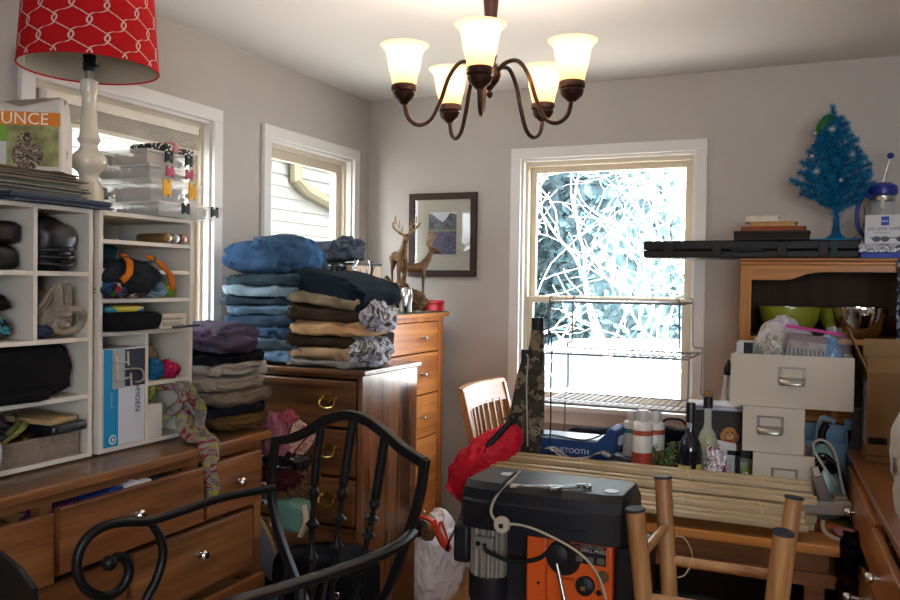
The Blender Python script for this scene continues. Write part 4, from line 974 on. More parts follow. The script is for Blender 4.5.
for k in range(5):
    a = fdir-math.radians(6)+k*2*PI/5; ca, sa = math.cos(a), math.sin(a)
    def q(r, z): return V((r*ca, r*sa, zl(z)))
    MB().tube(spline([q(.020, 2.100), q(.045, 2.125), (q(.085, 2.128)), q(.118, 2.085), q(.142, 2.015), q(.168, 1.962), q(.203, 1.946), q(.233, 1.965), q(ARM_R, 2.008)], 6), .0064, 9).build('arm', M_brz, cl)
    Mk = TR(q(ARM_R, 0)+V((0, 0, ZC)))
    MB().lathe([(.010, zl(2.000)), (.016, zl(2.006)), (.028, zl(2.016)), (.033, zl(2.030)), (.031, zl(2.034)), (.036, zl(2.038)), (.036, zl(2.052)), (.033, zl(2.056)), (.020, zl(2.056))], 24, TR((ARM_R*ca, ARM_R*sa, 0))).build('cup', M_brz, cl)
    prof = [(.030, 2.056), (.034, 2.062), (.037, 2.080), (.043, 2.100), (.046, 2.120), (.049, 2.140), (.054, 2.152), (.063, 2.161), (.068, 2.166)]
    s_ = MB(); s_.lathe([(r, zl(z)) for r, z in prof]+[(r-.003, zl(z)) for r, z in prof[::-1]], 36, TR((ARM_R*ca, ARM_R*sa, 0)), caps=False)
    gs = s_.build('glass_shade', M_shade, cl)
    bl = MB().sphere((ARM_R*ca, ARM_R*sa, zl(2.108)), (.020, .020, .026)).build('bulb', mat('#fff2d8', .5, 0, 0, emit='#ffdca0', es=14), gs)
    pl = bpy.data.lights.new('bulb_light', 'POINT'); pl.energy = BULB_W; pl.color = (1, .91, .80); pl.shadow_soft_size = .024
    po = bpy.data.objects.new('bulb_light', pl); COL.objects.link(po); po.location = (HX+ARM_R*ca, HY+ARM_R*sa, 2.145)

# ------------------------------------------------------------------ wrought iron bar chair in front
def onP(x, y, p, n_):
    d = ray(x, y); return CAM+d*((p-CAM).dot(n_)/d.dot(n_))
M_iron = mat('#16181b', .42, .5, .2, 30)
A_ = V((-1.192, 1.65, 1.123)); B_ = V((-.707, 1.462, 1.154))
nb = (B_-A_).cross(V((0, 0, 1))).normalized()
ic = thing('iron_bar_chair', 'black wrought iron bar chair with scrolled arms and turned spindle back in the foreground', 'chair', (-.98, 1.34, 0))
IO = V((-.98, 1.34, 0))
def pp(L): return [onP(x, y, A_, nb)-IO for x, y in L]
MB().tube(spline(pp([(274, 441), (292, 438), (310, 430), (326, 420), (346, 415), (366, 420), (386, 434), (404, 450), (425, 463)]), 6), .0125, 4, flat=1.15).build('top_rail', M_iron, ic, bevel=.002)
MB().tube(spline(pp([(276, 437), (272, 470), (272, 500), (278, 530), (288, 560), (302, 595), (322, 640)]), 6), .0125, 4).build('back_post', M_iron, ic, bevel=.002)
MB().tube(spline(pp([(425, 459), (421, 490), (413, 520), (403, 550), (390, 585), (372, 620), (355, 655)]), 6), .0125, 4).build('back_post', M_iron, ic, bevel=.002)
for L in ([(321.5, 424), (314, 487), (311.5, 573), (314, 640)], [(353, 420), (343, 488), (335, 560), (327, 645)], [(385, 438), (375, 500), (366, 547), (345, 648)]):
    P = pp(L); p0, p1 = P[0], P[-1]
    b = MB(); c = spline(P, 16); Lt = len(c)
    rr = []
    for i in range(Lt):
        t = i/(Lt-1); r = .0098
        if t > .33:
            s_ = (t-.33)*52; r = .0058+.0085*max(0, math.sin(s_))**2+.0018*math.sin(s_*2.7)
        rr.append(r)
    b.tube(c, rr, 12).build('spindle', M_iron, ic)
sc_pt = V((-1.285, 1.211, 1.011)); A0 = V((-1.185, 1.65, 1.009))
na = (sc_pt-A0).cross(V((0, 0, 1))).normalized()
def pa(L): return [onP(x, y, A0, na)-IO for x, y in L]
MB().tube(spline(pa([(274, 488), (225, 497), (185, 510), (150, 521), (125, 522), (105, 526), (88, 537), (78, 555), (78, 575), (87, 590), (101, 596), (115, 593), (125, 583), (129, 570), (125, 559), (117, 557), (111, 562)]), 8), .0098, 10).build('scrolled_arm', M_iron, ic)
MB().sphere(pa([(109, 563)])[0], .0155).build('scroll_tip', M_iron, ic)
MB().tube(spline(pa([(150, 521), (160, 537), (163, 555), (157, 578), (146, 600), (130, 640)]), 8), .0095, 10).build('arm_support', M_iron, ic)
ra = [onZ(x, y, 1.013)-IO for x, y in ((413, 533), (399, 545), (375, 557), (340, 570), (300, 583), (260, 595), (225, 606))]
MB().tube(spline(ra+[ra[-1]+V((-.03, -.03, -.02)), ra[-1]+V((-.03, -.03, -.07)), ra[-1]+V((-.01, .02, -.09))], 8), .0125, 8, flat=.8).build('scrolled_arm', M_iron, ic)
MB().tube(spline([ra[-3], ra[-3]+V((.0, .0, -.1)), V((.14, -.15, .76))], 8), .0095, 8).build('arm_support', M_iron, ic)
MB().lathe([(.001, .735), (.195, .735), (.205, .745), (.21, .765), (.195, .79), (.12, .80), (.001, .80)], 36).build('seat_cushion', mat('#3a2c22', .7, 0, .15, 20), ic)
MB().lathe([(.19, .715), (.205, .715), (.205, .735), (.19, .735)], 36, caps=False).build('seat_ring', M_iron, ic)
for sx, sy in ((-1, -1), (1, -1), (1, 1), (-1, 1)):
    MB().tube([(sx*.14, sy*.14, .72), (sx*.16, sy*.16, .35), (sx*.20, sy*.20, FL)], .011, 8).build('leg', M_iron, ic)
MB().tube([(.175*math.cos(t*PI/12)*1.3, .175*math.sin(t*PI/12)*1.3, .28) for t in range(24)], .009, 8, closed=True).build('foot_ring', M_iron, ic)
# foreground tabletop corner with a black folder, bottom left of the frame
tb = thing('side_counter', 'light wooden tabletop corner at the bottom left edge of the photo', 'table', (-1.19, 1.0, FL))
B(-.50, .0, -.35, .0, .935-FL, .96-FL).build('tabletop', wood('#9a7a4a', '#c8a878', 0, .5, 1, .05), tb, bevel=.004, smooth=0)
for x in (-.46, -.05):
    for y in (-.31, -.05): B(x-.02, x+.02, y-.02, y+.02, 0, .935-FL).build('leg', M_honey_z, tb, smooth=0)
fo = thing('black_folder', 'black flat case with a slanted end standing on the wooden tabletop corner', 'case', (-1.19, .975, .961))
q_ = [onY(x, y, .975)-V((-1.19, .975, .961)) for x, y in ((36, 594), (35, 588), (20, 568), (0, 552), (-30, 545))]
MB().prism([(q_[4].x, 0), (q_[0].x, 0)]+[(p.x, max(p.z, .001)) for p in q_[1:]], -.006, .006, Matrix(((1, 0, 0, 0), (0, 0, -1, 0), (0, 1, 0, 0), (0, 0, 0, 1)))).build('case_body', M_black, fo, bevel=.001, smooth=0)
hm2 = thing('round_mirror', 'round white framed mirror whose rim just enters at the left edge above the dresser', 'mirror', (-1.72, 1.262, 1.022))
MB().tube([(0, .064*math.cos(a), .075+.070*math.sin(a)) for a in [k*PI/20 for k in range(40)]], .007, 8, closed=True).build('rim', mat('#a9b4c2', .35, 0, 0), hm2)
MB().lathe([(.001, 0), (.062, 0), (.062, .004), (.001, .004)], 36, TR((-.002, 0, .075), ry=PI/2) @ Matrix.Diagonal((1.1, 1, 1, 1))).build('disc', mat('#b9c2cc', .2, .3, 0), hm2)
B(-.03, .03, -.04, .04, 0, .008).build('foot', mat('#a9b4c2', .35, 0, 0), hm2, bevel=.002, smooth=0)

# ------------------------------------------------------------------ slat back wooden chair by the wall
wc = thing('wooden_chair', 'light wooden slat back chair beside the window with the red bag in front', 'chair', (-1.01, 3.27, 0))
M_lw = wood('#7d5128', '#a97840', 1, .45, 1, .1); M_lwz = wood('#7d5128', '#a97840', 2, .45, 1, .1)
rail = []
for i in range(13):
    t = i/12; y = -.235+.47*t; bow = -.035*math.sin(PI*t)
    rail.append([V((-.215+bow+dx, y, z)) for dx, z in ((-.052, .995), (-.078, 1.085), (-.100, 1.09), (-.074, .995))])
b = MB(); b.grid(rail, closed=True); b.add([p.copy() for p in rail[0]], [(0, 1, 2, 3)]); b.add([p.copy() for p in rail[-1]], [(3, 2, 1, 0)]); b.build('top_rail', M_lw, wc, bevel=.003)
rail = [[V((-.205-.035*math.sin(PI*i/12)+dx, -.215+.43*i/12, z)) for dx, z in ((0, .60), (0, .64), (-.02, .64), (-.02, .60))] for i in range(13)]
b = MB(); b.grid(rail, closed=True); b.add([p.copy() for p in rail[0]], [(0, 1, 2, 3)]); b.add([p.copy() for p in rail[-1]], [(3, 2, 1, 0)]); b.build('lower_rail', M_lw, wc, bevel=.003)
for s_ in (-1, 1):
    MB().tube([(-.195, s_*.225, FL), (-.190, s_*.225, .45), (-.230, s_*.225, .8), (-.300, s_*.225, 1.07)], .019, 4).build('back_leg', M_lwz, wc, bevel=.003)
    MB().tube([(.19, s_*.20, FL), (.19, s_*.205, .43)], .02, 4).build('front_leg', M_lwz, wc, bevel=.003)
for k in range(7):
    y = -.165+.055*k; bow = -.035*math.sin(PI*(y+.235)/.47)
    MB().tube([(-.214+bow, y, .63), (-.238+bow, y, .82), (-.275+bow, y, 1.01)], .011, 4, flat=.7).build('slat', M_lwz, wc, bevel=.001)
B(-.21, .21, -.235, .235, .43, .46).build('seat', M_lw, wc, bevel=.01, smooth=0)

# ------------------------------------------------------------------ table
TX0, TX1, TY0, TY1, TZ = -1.10, .048, 2.715, 3.43, .74
ta_ = thing('work_table', 'honey wood table under the window crowded with blinds, bottles and boxes', 'table', ((TX0+TX1)/2, (TY0+TY1)/2, 0))
ox3, oy3 = (TX0+TX1)/2, (TY0+TY1)/2
M_oak = wood('#a0642c', '#d08f48', 0, .35, .9, .3); M_oakd = wood('#6e4020', '#9a6234', 0, .4, .9, .2)
B(TX0-ox3, TX1-ox3, TY0-oy3, TY1-oy3, TZ-.03, TZ).build('tabletop', M_oak, ta_, bevel=.004, smooth=0)
B(TX0+.05-ox3, TX1-.03-ox3, TY0+.05-oy3, TY0+.07-oy3, TZ-.115, TZ-.03).build('front_apron', M_oakd, ta_, smooth=0)
B(TX0+.03-ox3, TX1-.01-ox3, TY0+.03-oy3, TY0+.05-oy3, TZ-.135, TZ-.095).build('apron_rail', M_oakd, ta_, smooth=0)
B(TX0+.05-ox3, TX1-.03-ox3, TY1-.07-oy3, TY1-.05-oy3, TZ-.115, TZ-.03).build('back_apron', M_oakd, ta_, smooth=0)
for x in (-.84, -.02):
    for y in (TY0+.10, TY1-.10): B(x-.03-ox3, x+.03-ox3, y-.03-oy3, y+.03-oy3, FL, TZ-.03).build('leg', M_oakd, ta_, bevel=.004, smooth=0)
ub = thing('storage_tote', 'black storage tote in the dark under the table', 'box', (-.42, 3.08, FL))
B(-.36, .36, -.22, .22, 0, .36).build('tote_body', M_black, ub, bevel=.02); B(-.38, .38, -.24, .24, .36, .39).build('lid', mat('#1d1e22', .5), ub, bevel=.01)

# bundle of wooden blinds along the front of the table
M_sl = wood('#ab9573', '#cab593', 0, .5, .35, .05)
BG = None
for i, (x0, x1, y, zb, h_, lb) in enumerate(((-1.02, -.040, 2.750, .741, .048, 'lowest and nearest of the four bundled wooden blinds'),
                                      (-1.06, -.050, 2.812, .741, .072, 'second nearest of the four bundled wooden blinds'),
                                      (-1.11, -.018, 2.878, .741, .100, 'third of the four bundled blinds, reaching farthest right'),
                                      (-1.08, -.035, 2.950, .741, .124, 'topmost and farthest of the four bundled wooden blinds'))):
    t = thing('wooden_blind', 'pale wooden slatted blind, '+lb, 'blind', ((x0+x1)/2, y, zb), rz=.004*(i-1))
    L = (x1-x0)/2; b = MB(); k = int(h_/.024); dz = h_/k
    rng = random.Random(i)
    for q in range(k):
        if q >= k-2: continue
        e = rng.uniform(0, .004); b.box(-L+e, L-rng.uniform(0, .006), -.017, .028, q*dz, q*dz+dz*.90)
    b.build('slats', M_sl, t, smooth=0)
    B(-L, L, -.032, .030, h_-.017, h_+.002).build('bottom_rail', M_sl, t, bevel=.003, smooth=0)
    B(-L+.01, L-.01, -.004, .026, h_+.002, h_+.010).build('head_rail', M_sl, t, bevel=.002, smooth=0)
    if i in (1, 3):
        for cx_ in (-.25, .12, .36):
            MB().tube(spline([(cx_, .02, h_+.012), (cx_+.01, -.005, h_+.018), (cx_+.02, -.032, h_-.002), (cx_+.03, -.032, h_-.03), (cx_+.06, -.033, h_-.05)], 5), .0011, 5).build('cord', mat('#d8cdb4', .8), t)
tag(MB().tube(spline([(-.455, 2.71, .70), (-.40, 2.70, .715), (-.37, 2.70, .66), (-.39, 2.70, .60), (-.42, 2.70, .585)], 8), .0022, 6).build('loose_cord', mat('#cbbd9f', .8)), 'loose beige cord looping down in front of the table edge', 'cord')

# ------------------------------------------------------------------ things on the table
M_wire = mat('#85868c', .35, .8, 0)
wr = thing('wire_rack', 'three-tier chrome wire rack standing in front of the back window', 'rack', (-.79, 3.27, TZ+.001))
RX = -.79; RZ = TZ+.001
tiers = [(onY(550, 300, 3.105).x, onY(679, 300, 3.105).x, onY(610, 303, 3.105).z), (onY(545, 352, 3.105).x, onY(688, 352, 3.105).x, onY(610, 356, 3.105).z), (onY(541, 405, 3.105).x, onY(692, 405, 3.105).x, onY(610, 407, 3.105).z)]
RD = .165
for (x0, x1, z) in tiers:
    b = MB(); z -= RZ; x0 -= RX; x1 -= RX; y0, y1 = -RD, RD
    b.tube([(x0, y0, z), (x1, y0, z), (x1, y1, z), (x0, y1, z)], .0034, 6, closed=True)
    b.tube([(x0, 0, z-.004), (x1, 0, z-.004)], .002, 6)
    nw = 22
    for k in range(1, nw):
        x = x0+(x1-x0)*k/nw; b.tube([(x, y0, z+.003), (x, y1, z+.003)], .0024, 5)
    b.build('wire_shelf', M_wire, wr)
for s_, xs in ((-1, (tiers[0][0], tiers[1][0], tiers[2][0], tiers[2][0]-.004)), (1, (tiers[0][1], tiers[1][1], tiers[2][1], tiers[2][1]+.004))):
    for y in (-RD, RD):
        z = [t_[2]-RZ for t_ in tiers]; x = [a-RX for a in xs]
        MB().tube([(x[0]-s_*.012, y, z[0]+.018), (x[0], y, z[0]+.018), (x[0]+s_*.002, y, z[0]-.01), (x[0]+s_*.004, y, z[1]+.03), (x[0]+s_*.012, y, z[1]+.022), (x[1]+s_*.008, y, z[1]+.02), (x[1]+s_*.004, y, z[1]-.01), (x[1]+s_*.002, y, z[2]+.03), (x[2]+s_*.006, y, z[2]+.015), (x[2], y, z[2]-.01), (x[3], y, .0)], .0033, 6).build('leg', M_wire, wr)
# camouflage long soft cases
M_camo = multi(['#3a3228', '#5b4f40', '#26221d', '#6f6350', '#332b22', '#756854', '#2c2720'], 55, .9, 'VORONOI', 'camouflage')
def case_(label, x, y, prof, yr, cap_r):
    t = thing('camouflage_case', label, 'case', (x, y, TZ+.001), ry=-.0)
    rows = []
    for cxo, z, rx in prof:
        rows.append([V((cxo+rx*spow(math.cos(a), .8), rx*yr*spow(math.sin(a), .8), z)) for a in [2*PI*k/24 for k in range(24)]])
    b = MB(); b.grid(rows, closed=True); b.add([p.copy() for p in rows[0]], [tuple(range(24))]); b.add([p.copy() for p in rows[-1]], [tuple(range(24))])
    b.build('case_body', M_camo, t)
    c, z, r = prof[-1]
    MB().lathe([(r*1.02, z-.002), (cap_r, z+.004), (cap_r, z+.040), (cap_r*.96, z+.044), (.001, z+.044)], 20, TR((c, 0, 0))).build('black_cap', mat('#14181f', .5, 0, 0), t)
    return t
c1 = case_('taller camouflage soft case standing in front of the window, black cap on top', -1.000, 3.035,
      [(-.045, 0, .072), (-.040, .12, .070), (-.030, .22, .062), (-.018, .36, .050), (-.008, .46, .036), (0, .55, .027), (.002, .592, .0235)], .6, .0245)
MB().tube(spline([(.020, -.01, .588), (.05, -.01, .59), (.062, -.01, .53), (.060, -.01, .40), (.063, -.015, .22), (.058, -.03, .06)], 8), .0028, 6).build('cord', M_black, c1)
MB().lathe([(.012, 0), (.016, 0), (.016, .001), (.012, .001)], 20, TR((.016, -.045, .215), rx=PI/2), caps=False).build('round_badge', mat('#8d8a80', .5), c1)
MB().lathe([(.002, 0), (.008, 0), (.008, .001), (.002, .001)], 3, TR((.016, -.045, .215), rx=PI/2), caps=False).build('badge_mark', mat('#8d8a80', .5), c1)
c2 = case_('shorter camouflage soft case leaning in front of the taller one', -1.035, 2.995,
      [(-.035, .13, .036), (-.030, .22, .035), (-.016, .33, .028), (-.006, .42, .022), (.004, .472, .017)], .5, .0165)
MB().tube(spline([(.015, -.018, .50), (.022, -.022, .48), (.020, -.03, .40), (.024, -.034, .30), (.03, -.036, .16)], 6), .003, 6).build('strap', mat('#9a9890', .7), c2)
# blue zip bag with a see-through panel
bz = thing('blue_bag', 'royal blue zip bag with white lettering and a clear top panel on the table', 'bag', (-.865, 3.09, TZ+.122), rz=.0)
MB().prism([(-.16, 0), (.135, 0), (.170, .030), (.178, .110), (.150, .122), (.105, .062), (-.16, .062)], -.07, .07, Matrix(((1, 0, 0, 0), (0, 0, -1, 0), (0, 1, 0, .0), (0, 0, 0, 1)))).build('bag_body', mat('#17386b', .6, 0, .15, 20), bz, bevel=.008)
B(-.155, .105, -.062, .066, .063, .072, M=None).build('clear_panel', mat('#a9bdd2', .12, 0, .05), bz, bevel=.002, smooth=0)
text('lettering', 'BLUETOOTH', .026, mat('#c8d4e4', .6), bz, face_M((-.075, -.0712, .018), (1, 0, 0), (0, 0, 1)), .0004)
MB().tube(spline([(-.158, -.065, .07), (-.06, -.07, .078), (.06, -.07, .07), (.14, -.068, .105)]), .003, 6).build('zip', M_black, bz)
B(.168, .185, -.03, .03, .055, .085).build('side_buckle', mat('#9fa6ad', .4), bz, bevel=.004, smooth=0)
sb = thing('grey_box', 'grey flat box supporting the blue bag on the table', 'box', (-.80, 3.13, TZ+.001))
B(-.21, .19, -.06, .10, 0, .120).build('box_body', mat('#63666c', .6, 0, .1, 10), sb, bevel=.003, smooth=0)
B(.10, .192, -.062, .102, .095, .121).build('lid_edge', mat('#4b4e54', .6), sb, smooth=0)
bkl = thing('black_laptop_bag', 'black bag lying behind the blue zip bag under the wire rack', 'bag', (-.80, 3.33, TZ+.001))
put(softbox(.34, .16, .20, 140, .010, 0, e2=.35).build('bag_body', cloth('#15161b')), (0, 0, 0)).parent = bkl
mg = thing('magazine', 'glossy magazine curling open in front of the blue bag', 'magazine', (-.82, 3.00, TZ+.122), rz=-.05)
rows = [[V((-.12+.24*j/16, y, .035*math.cos(j/16*PI*1.15)**2+.004*math.sin(j)+(.0))) for j in range(17)] for y in (-.04, -.02, .0, .02)]
MB().grid(rows).build('curled_page', multi(['#b9b6ae', '#5b5048', '#c8c6c0', '#3c3d46', '#c9c4ba', '#8a857c'], 9, .5, 'NOISE'), mg, solid=.002)
mg2 = thing('magazine', 'orange and white magazine lying flat on the grey box edge', 'magazine', (-.76, 2.995, TZ+.122), rz=.08)
B(-.15, .15, -.04, .025, -.010, -.004).build('pages', multi(['#b9a183', '#a0603a', '#c8c4bc', '#cbb796', '#8a8f96'], 14, .3, 'NOISE'), mg2, smooth=0)
st_ = thing('book', 'dark flat book under the two magazines at the table front', 'book', (-.76, 3.00, TZ+.001), rz=.05)
B(-.17, .15, -.018, .018, 0, .108).build('cover', mat('#2f3a40', .5, 0, .1), st_, bevel=.002, smooth=0)
# white glue-like bottles with red and teal labels
def bottle(lb, x, y, label_c, top_c=None, h=.245, r=.034):
    t = thing('squeeze_bottle', lb, 'bottle', (x, y, TZ+.001), rz=.3)
    MB().lathe([(.001, 0), (r*.96, .0), (r, .006), (r, h*.84), (r*.90, h*.88), (r*.58, h*.905), (.001, h*.905)], 26).build('bottle_body', mat('#cfccc8', .35, 0, .02), t)
    MB().lathe([(r*.64, h*.905), (r*.64, h*1.0), (r*.55, h*1.03), (.001, h*1.03)], 22).build('cap', mat('#b9b7b5', .4, 0, 0), t)
    MB().lathe([(r+.0006, h*.20), (r+.0006, h*.54)], 26, caps=False).build('label', mat(label_c, .45, 0, .15, 30), t)
    if top_c: MB().lathe([(r+.0006, h*.74), (r+.0006, h*.80)], 26, caps=False).build('label_band', mat(top_c, .45, 0, .15, 30), t)
    return t
bottle('nearest white squeeze bottle with a red label on the table', -.600, 3.045, '#a03c28', '#9c4a30', .305, .036)
bottle('white squeeze bottle with red label just behind the nearest one', -.575, 3.155, '#a03c28', '#a34a30', .29, .035)
bottle('white squeeze bottle with a teal band, left of the red labelled ones', -.665, 3.185, '#c9c7c3', '#2d7f83', .28, .034)
# planter
pt = thing('trough_planter', 'small brown trough planter of green succulent stems on the table', 'plant', (-.530, 3.075, TZ+.001))
RB = .075
MB().lathe([(.06, 0), (.078, .10), (.085, .125), (.080, .127), (.072, .105)], 28, Matrix.Diagonal((1, .55, 1, 1)), caps=False).build('planter_pot', mat('#5d3524', .8, 0, .25, 30, .5, 80), pt)
MB().lathe([(.001, .0), (.06, .0)], 28, Matrix.Diagonal((1, .55, 1, 1)), caps=False)
MB().lathe([(.001, .112), (.073, .108)], 28, Matrix.Diagonal((1, .55, 1, 1)), caps=False).build('soil', mat('#2c231a', .95, 0, .4, 60, .6, 150), pt)
lf = MB(); rng = random.Random(3); stm = MB()
for k in range(13):
    x = rng.uniform(-.06, .06); y = rng.uniform(-.025, .025); H_ = rng.uniform(.03, .095)*(1.15 if x > 0 else .8); dx = rng.uniform(-.02, .02)
    stm.tube([(x, y, .11), (x+dx, y, .11+H_)], .0018, 5)
    for q in range(14):
        t = (q+1)/14; a = q*2.4; c = V((x+dx*t, y, .11+H_*t)); d = V((math.cos(a), math.sin(a), .5)).normalized(); L = .016
        lf.mi = q % 2; sd_ = d.orthogonal().normalized()*.0045
        lf.add([c, c+d*L*.5+sd_, c+d*L, c+d*L*.5-sd_], [(0, 1, 2, 3)])
stm.build('stems', mat('#4b5a33', .7), pt); tag(lf.build('leaves', [mat('#46613c', .5, 0, .2), mat('#6b8a50', .5, 0, .2)], pt, smooth=0), kind='stuff')
# black lunch bag and a brown shoe behind
t = thing('black_cooler_bag', 'small black bag with a carry loop behind the planter', 'bag', (-.515, 3.25, TZ+.001))
put(softbox(.13, .10, .24, 141, .005, 0, e1=.3, e2=.3).build('bag_body', cloth('#13151a')), (0, 0, 0)).parent = t
MB().tube(spline([(-.05, -.04, .225), (-.03, -.045, .262), (.03, -.045, .262), (.05, -.04, .225)]), .0045, 6).build('carry_loop', M_black, t)
t = thing('straw_hat', 'tan brimmed straw hat behind the oil bottles', 'hat', (-.405, 3.27, TZ+.13), rx=.9)
MB().lathe([(.10, .0), (.085, .004), (.055, .010), (.050, .045), (.035, .058), (.001, .060)], 26, caps=False).build('hat_body', mat('#8f7a5e', .9, 0, .2, 60, .5, 200), t, solid=.003)
# oil bottles
M_dg = mat('#0e1420', .08, 0, 0, coat=.6); M_yl = mat('#b7a83a', .5, 0, .2, 30)
ob = thing('oil_bottle', 'dark glass bottle with a yellow label standing left of the taller clear one', 'bottle', (-.427, 3.005, TZ+.001))
MB().lathe([(.001, 0), (.039, 0), (.041, .006), (.041, .195), (.036, .220), (.020, .245), (.0155, .255), (.0145, .325), (.016, .330), (.016, .336), (.001, .336)], 26).build('bottle_body', M_dg, ob)
MB().lathe([(.0165, .292), (.0165, .352), (.015, .358), (.001, .358)], 22).build('cap', mat('#12141b', .35, 0, 0), ob)
b = MB(); b.grid([[V((.0416*math.cos(a), .0416*math.sin(a), z)) for a in [math.radians(-150+75*k/12) for k in range(13)]] for z in (.03, .145)]); b.build('label', mat('#b5a862', .6, 0, .1, 30), ob)
b = MB(); b.grid([[V((.0416*math.cos(a), .0416*math.sin(a), z)) for a in [math.radians(-50+45*k/12) for k in range(13)]] for z in (.03, .150)]); b.build('label', mat('#b5a862', .6, 0, .1, 30), ob)
b = MB(); b.grid([[V((.0152*math.cos(a), .0152*math.sin(a), z)) for a in [math.radians(-150+90*k/12) for k in range(13)]] for z in (.262, .290)]); b.build('neck_band', mat('#8e97ac', .4), ob)
ob = thing('oil_bottle', 'clear glass bottle of yellow oil with a black cap, the taller of the two', 'bottle', (-.378, 3.075, TZ+.001))
MB().lathe([(.001, 0), (.034, 0), (.036, .006), (.036, .215), (.028, .245), (.016, .265), (.0135, .280), (.0135, .36), (.001, .36)], 26).build('bottle_body', clear('#dfe6da', .35, .05, 'clear_glass'), ob)
MB().lathe([(.001, .004), (.031, .004), (.034, .010), (.034, .205), (.024, .235), (.001, .24)], 24).build('oil', mat('#b0a01e', .2, 0, 0), ob)
MB().lathe([(.0165, .335), (.0165, .372), (.014, .374), (.014, .394), (.001, .394)], 22).build('cap', mat('#14151a', .4, 0, 0), ob)
MB().lathe([(.0142, .376), (.0168, .376), (.0168, .394), (.0142, .394)], 22, caps=False).build('cork_ring', mat('#8a6a3c', .7), ob)
# puppy tin
pu = thing('picture_tin', 'picture tin showing a golden and a black puppy, papers on top', 'box', (-.350, 3.205, TZ+.001), rz=.0)
B(-.105, .105, -.05, .05, 0, .318).build('box_body', mat('#1c1a1c', .4, 0, .1), pu, bevel=.003, smooth=0)
fp = B(-.098, .098, -.0515, -.0505, .02, .312).build('picture_front', multi(['#1e2a22', '#24191b', '#17161a', '#3a2320', '#1a1d24', '#2b1b1c'], 30, .4, 'NOISE'), pu, smooth=0)
b = MB(); b.sphere((.038, -.052, .235), (.026, .002, .025)); b.sphere((.015, -.052, .225), (.009, .0025, .016)); b.sphere((.062, -.052, .225), (.009, .0025, .016)); b.sphere((.040, -.052, .185), (.026, .002, .032)); b.build('golden_puppy', mat('#b07a45', .6, 0, .2, 60), fp)
b = MB(); b.sphere((.040, -.0535, .226), (.011, .0025, .009)); b.build('puppy_muzzle', mat('#d0aa7c', .6), fp)
b = MB(); b.sphere((.040, -.0555, .229), (.004, .002, .003)); b.sphere((.031, -.0545, .240), (.003, .002, .003)); b.sphere((.048, -.0545, .240), (.003, .002, .003)); b.build('puppy_eyes_and_nose', M_black, fp)
b = MB(); b.sphere((-.022, -.052, .232), (.026, .0022, .026)); b.sphere((-.022, -.052, .180), (.026, .002, .035)); b.build('black_puppy', mat('#2b2728', .5, 0, .1), fp)
b = MB(); b.prism([(.018, .198), (.058, .198), (.046, .214), (.030, .214)], 0, .0035, Matrix(((1, 0, 0, 0), (0, 0, -1, -.051), (0, 1, 0, 0), (0, 0, 0, 1)))); b.build('red_bow', mat('#a33a2e', .6), fp)
pg = 'papers lying on the puppy tin'
for i, (c, rz, lb) in enumerate((('#9aa7c4', .1, 'blue-grey magazine, lowest of the papers on the puppy tin'), ('#c4c6d2', -.12, 'pale grey magazine, second lowest of the papers on the puppy tin'), ('#b6a8bd', .05, 'lilac tinted magazine just under the topmost paper on the puppy tin'), ('#d0cfd4', .2, 'whitish magazine, topmost of the papers on the puppy tin'))):
    o = B(-.115, .115, -.065, .07, 0, .004).build('magazine', mat(c, .35, 0, .25, 20), smooth=0); put(o, (-.35, 3.20, TZ+.320+.005*i), rz); tag(o, lb, 'magazine', pg)
# white folded card, black stick, glossy wrap, pale green tub
wcard = thing('white_carton', 'white folded card carton in front of the puppy tin', 'box', (-.312, 3.105, TZ+.001), rz=-.2)
B(-.032, .032, -.022, .022, 0, .165).build('carton_body', mat('#bdbbbd', .6, 0, .02), wcard, smooth=0)
MB().prism([(-.034, .165), (.034, .165), (.034, .215), (-.034, .222)], -.001, .001, Matrix(((1, 0, 0, 0), (0, 0, -1, -.02), (0, 1, 0, 0), (0, 0, 0, 1)))).build('flap', mat('#cfced2', .6), wcard, smooth=0)
t = thing('black_bracket', 'black T-shaped bracket standing beside the white carton', 'bracket', (-.275, 3.075, TZ+.001))
b = B(-.008, .008, -.006, .006, 0, .19); b.box(-.035, .02, -.006, .006, .176, .19); b.build('bracket_body', M_black, t, smooth=0)
tag(put(crumple(.042, .022, .105, 150, .30, 3.2).build('gift_wrap', multi(['#8f2738', '#c5c2c6', '#3c5a55', '#d6d3da', '#6d2130', '#a9a7ae', '#35404a'], 26, .18, 'NOISE')), (-.318, 3.005, TZ+.001), ry=-.12), 'crumpled glossy red, green and silver gift wrap beside the oil bottles', 'wrapping')
tag(put(crumple(.018, .016, .028, 151, .35, 3.5).build('silver_foil', mat('#b8b4ae', .2, .8, .3, 30)), (-.243, 3.010, TZ+.075)), 'scrap of silver foil at the right of the gift wrap', 'foil')
tag(MB().box(-.016, .016, -.016, .016, 0, .074).build('small_box', mat('#6c6257', .7), loc=(-.243, 3.010, TZ+.001), smooth=0), 'small brown box under the silver foil', 'box')
t = thing('green_tub', 'pale lime plastic tub with a lid beside the white drawers', 'tub', (-.258, 3.125, TZ+.001))
MB().lathe([(.001, 0), (.028, 0), (.031, .135), (.033, .137)], 24).build('tub_body', clear('#b4c873', .75, .2, 'lime_plastic'), t)
MB().lathe([(.001, .137), (.034, .137), (.034, .150), (.030, .153), (.001, .153)], 24).build('tub_lid', mat('#a9b7a2', .4), t)
t = thing('umbrella', 'folded umbrella with black tips and pale fabric behind the papers', 'umbrella', (-.335, 3.30, TZ+.001))
for x in (-.012, .010): MB().tube([(x, 0, .0), (x, 0, .33), (x*.6, 0, .435)], [.010, .010, .007], 10).build('pale_fabric', mat('#b8b2b0', .6), t)
MB().lathe([(.001, .492), (.006, .485), (.018, .462), (.020, .440), (.016, .432), (.001, .432)], 16).build('black_tip', M_black, t)
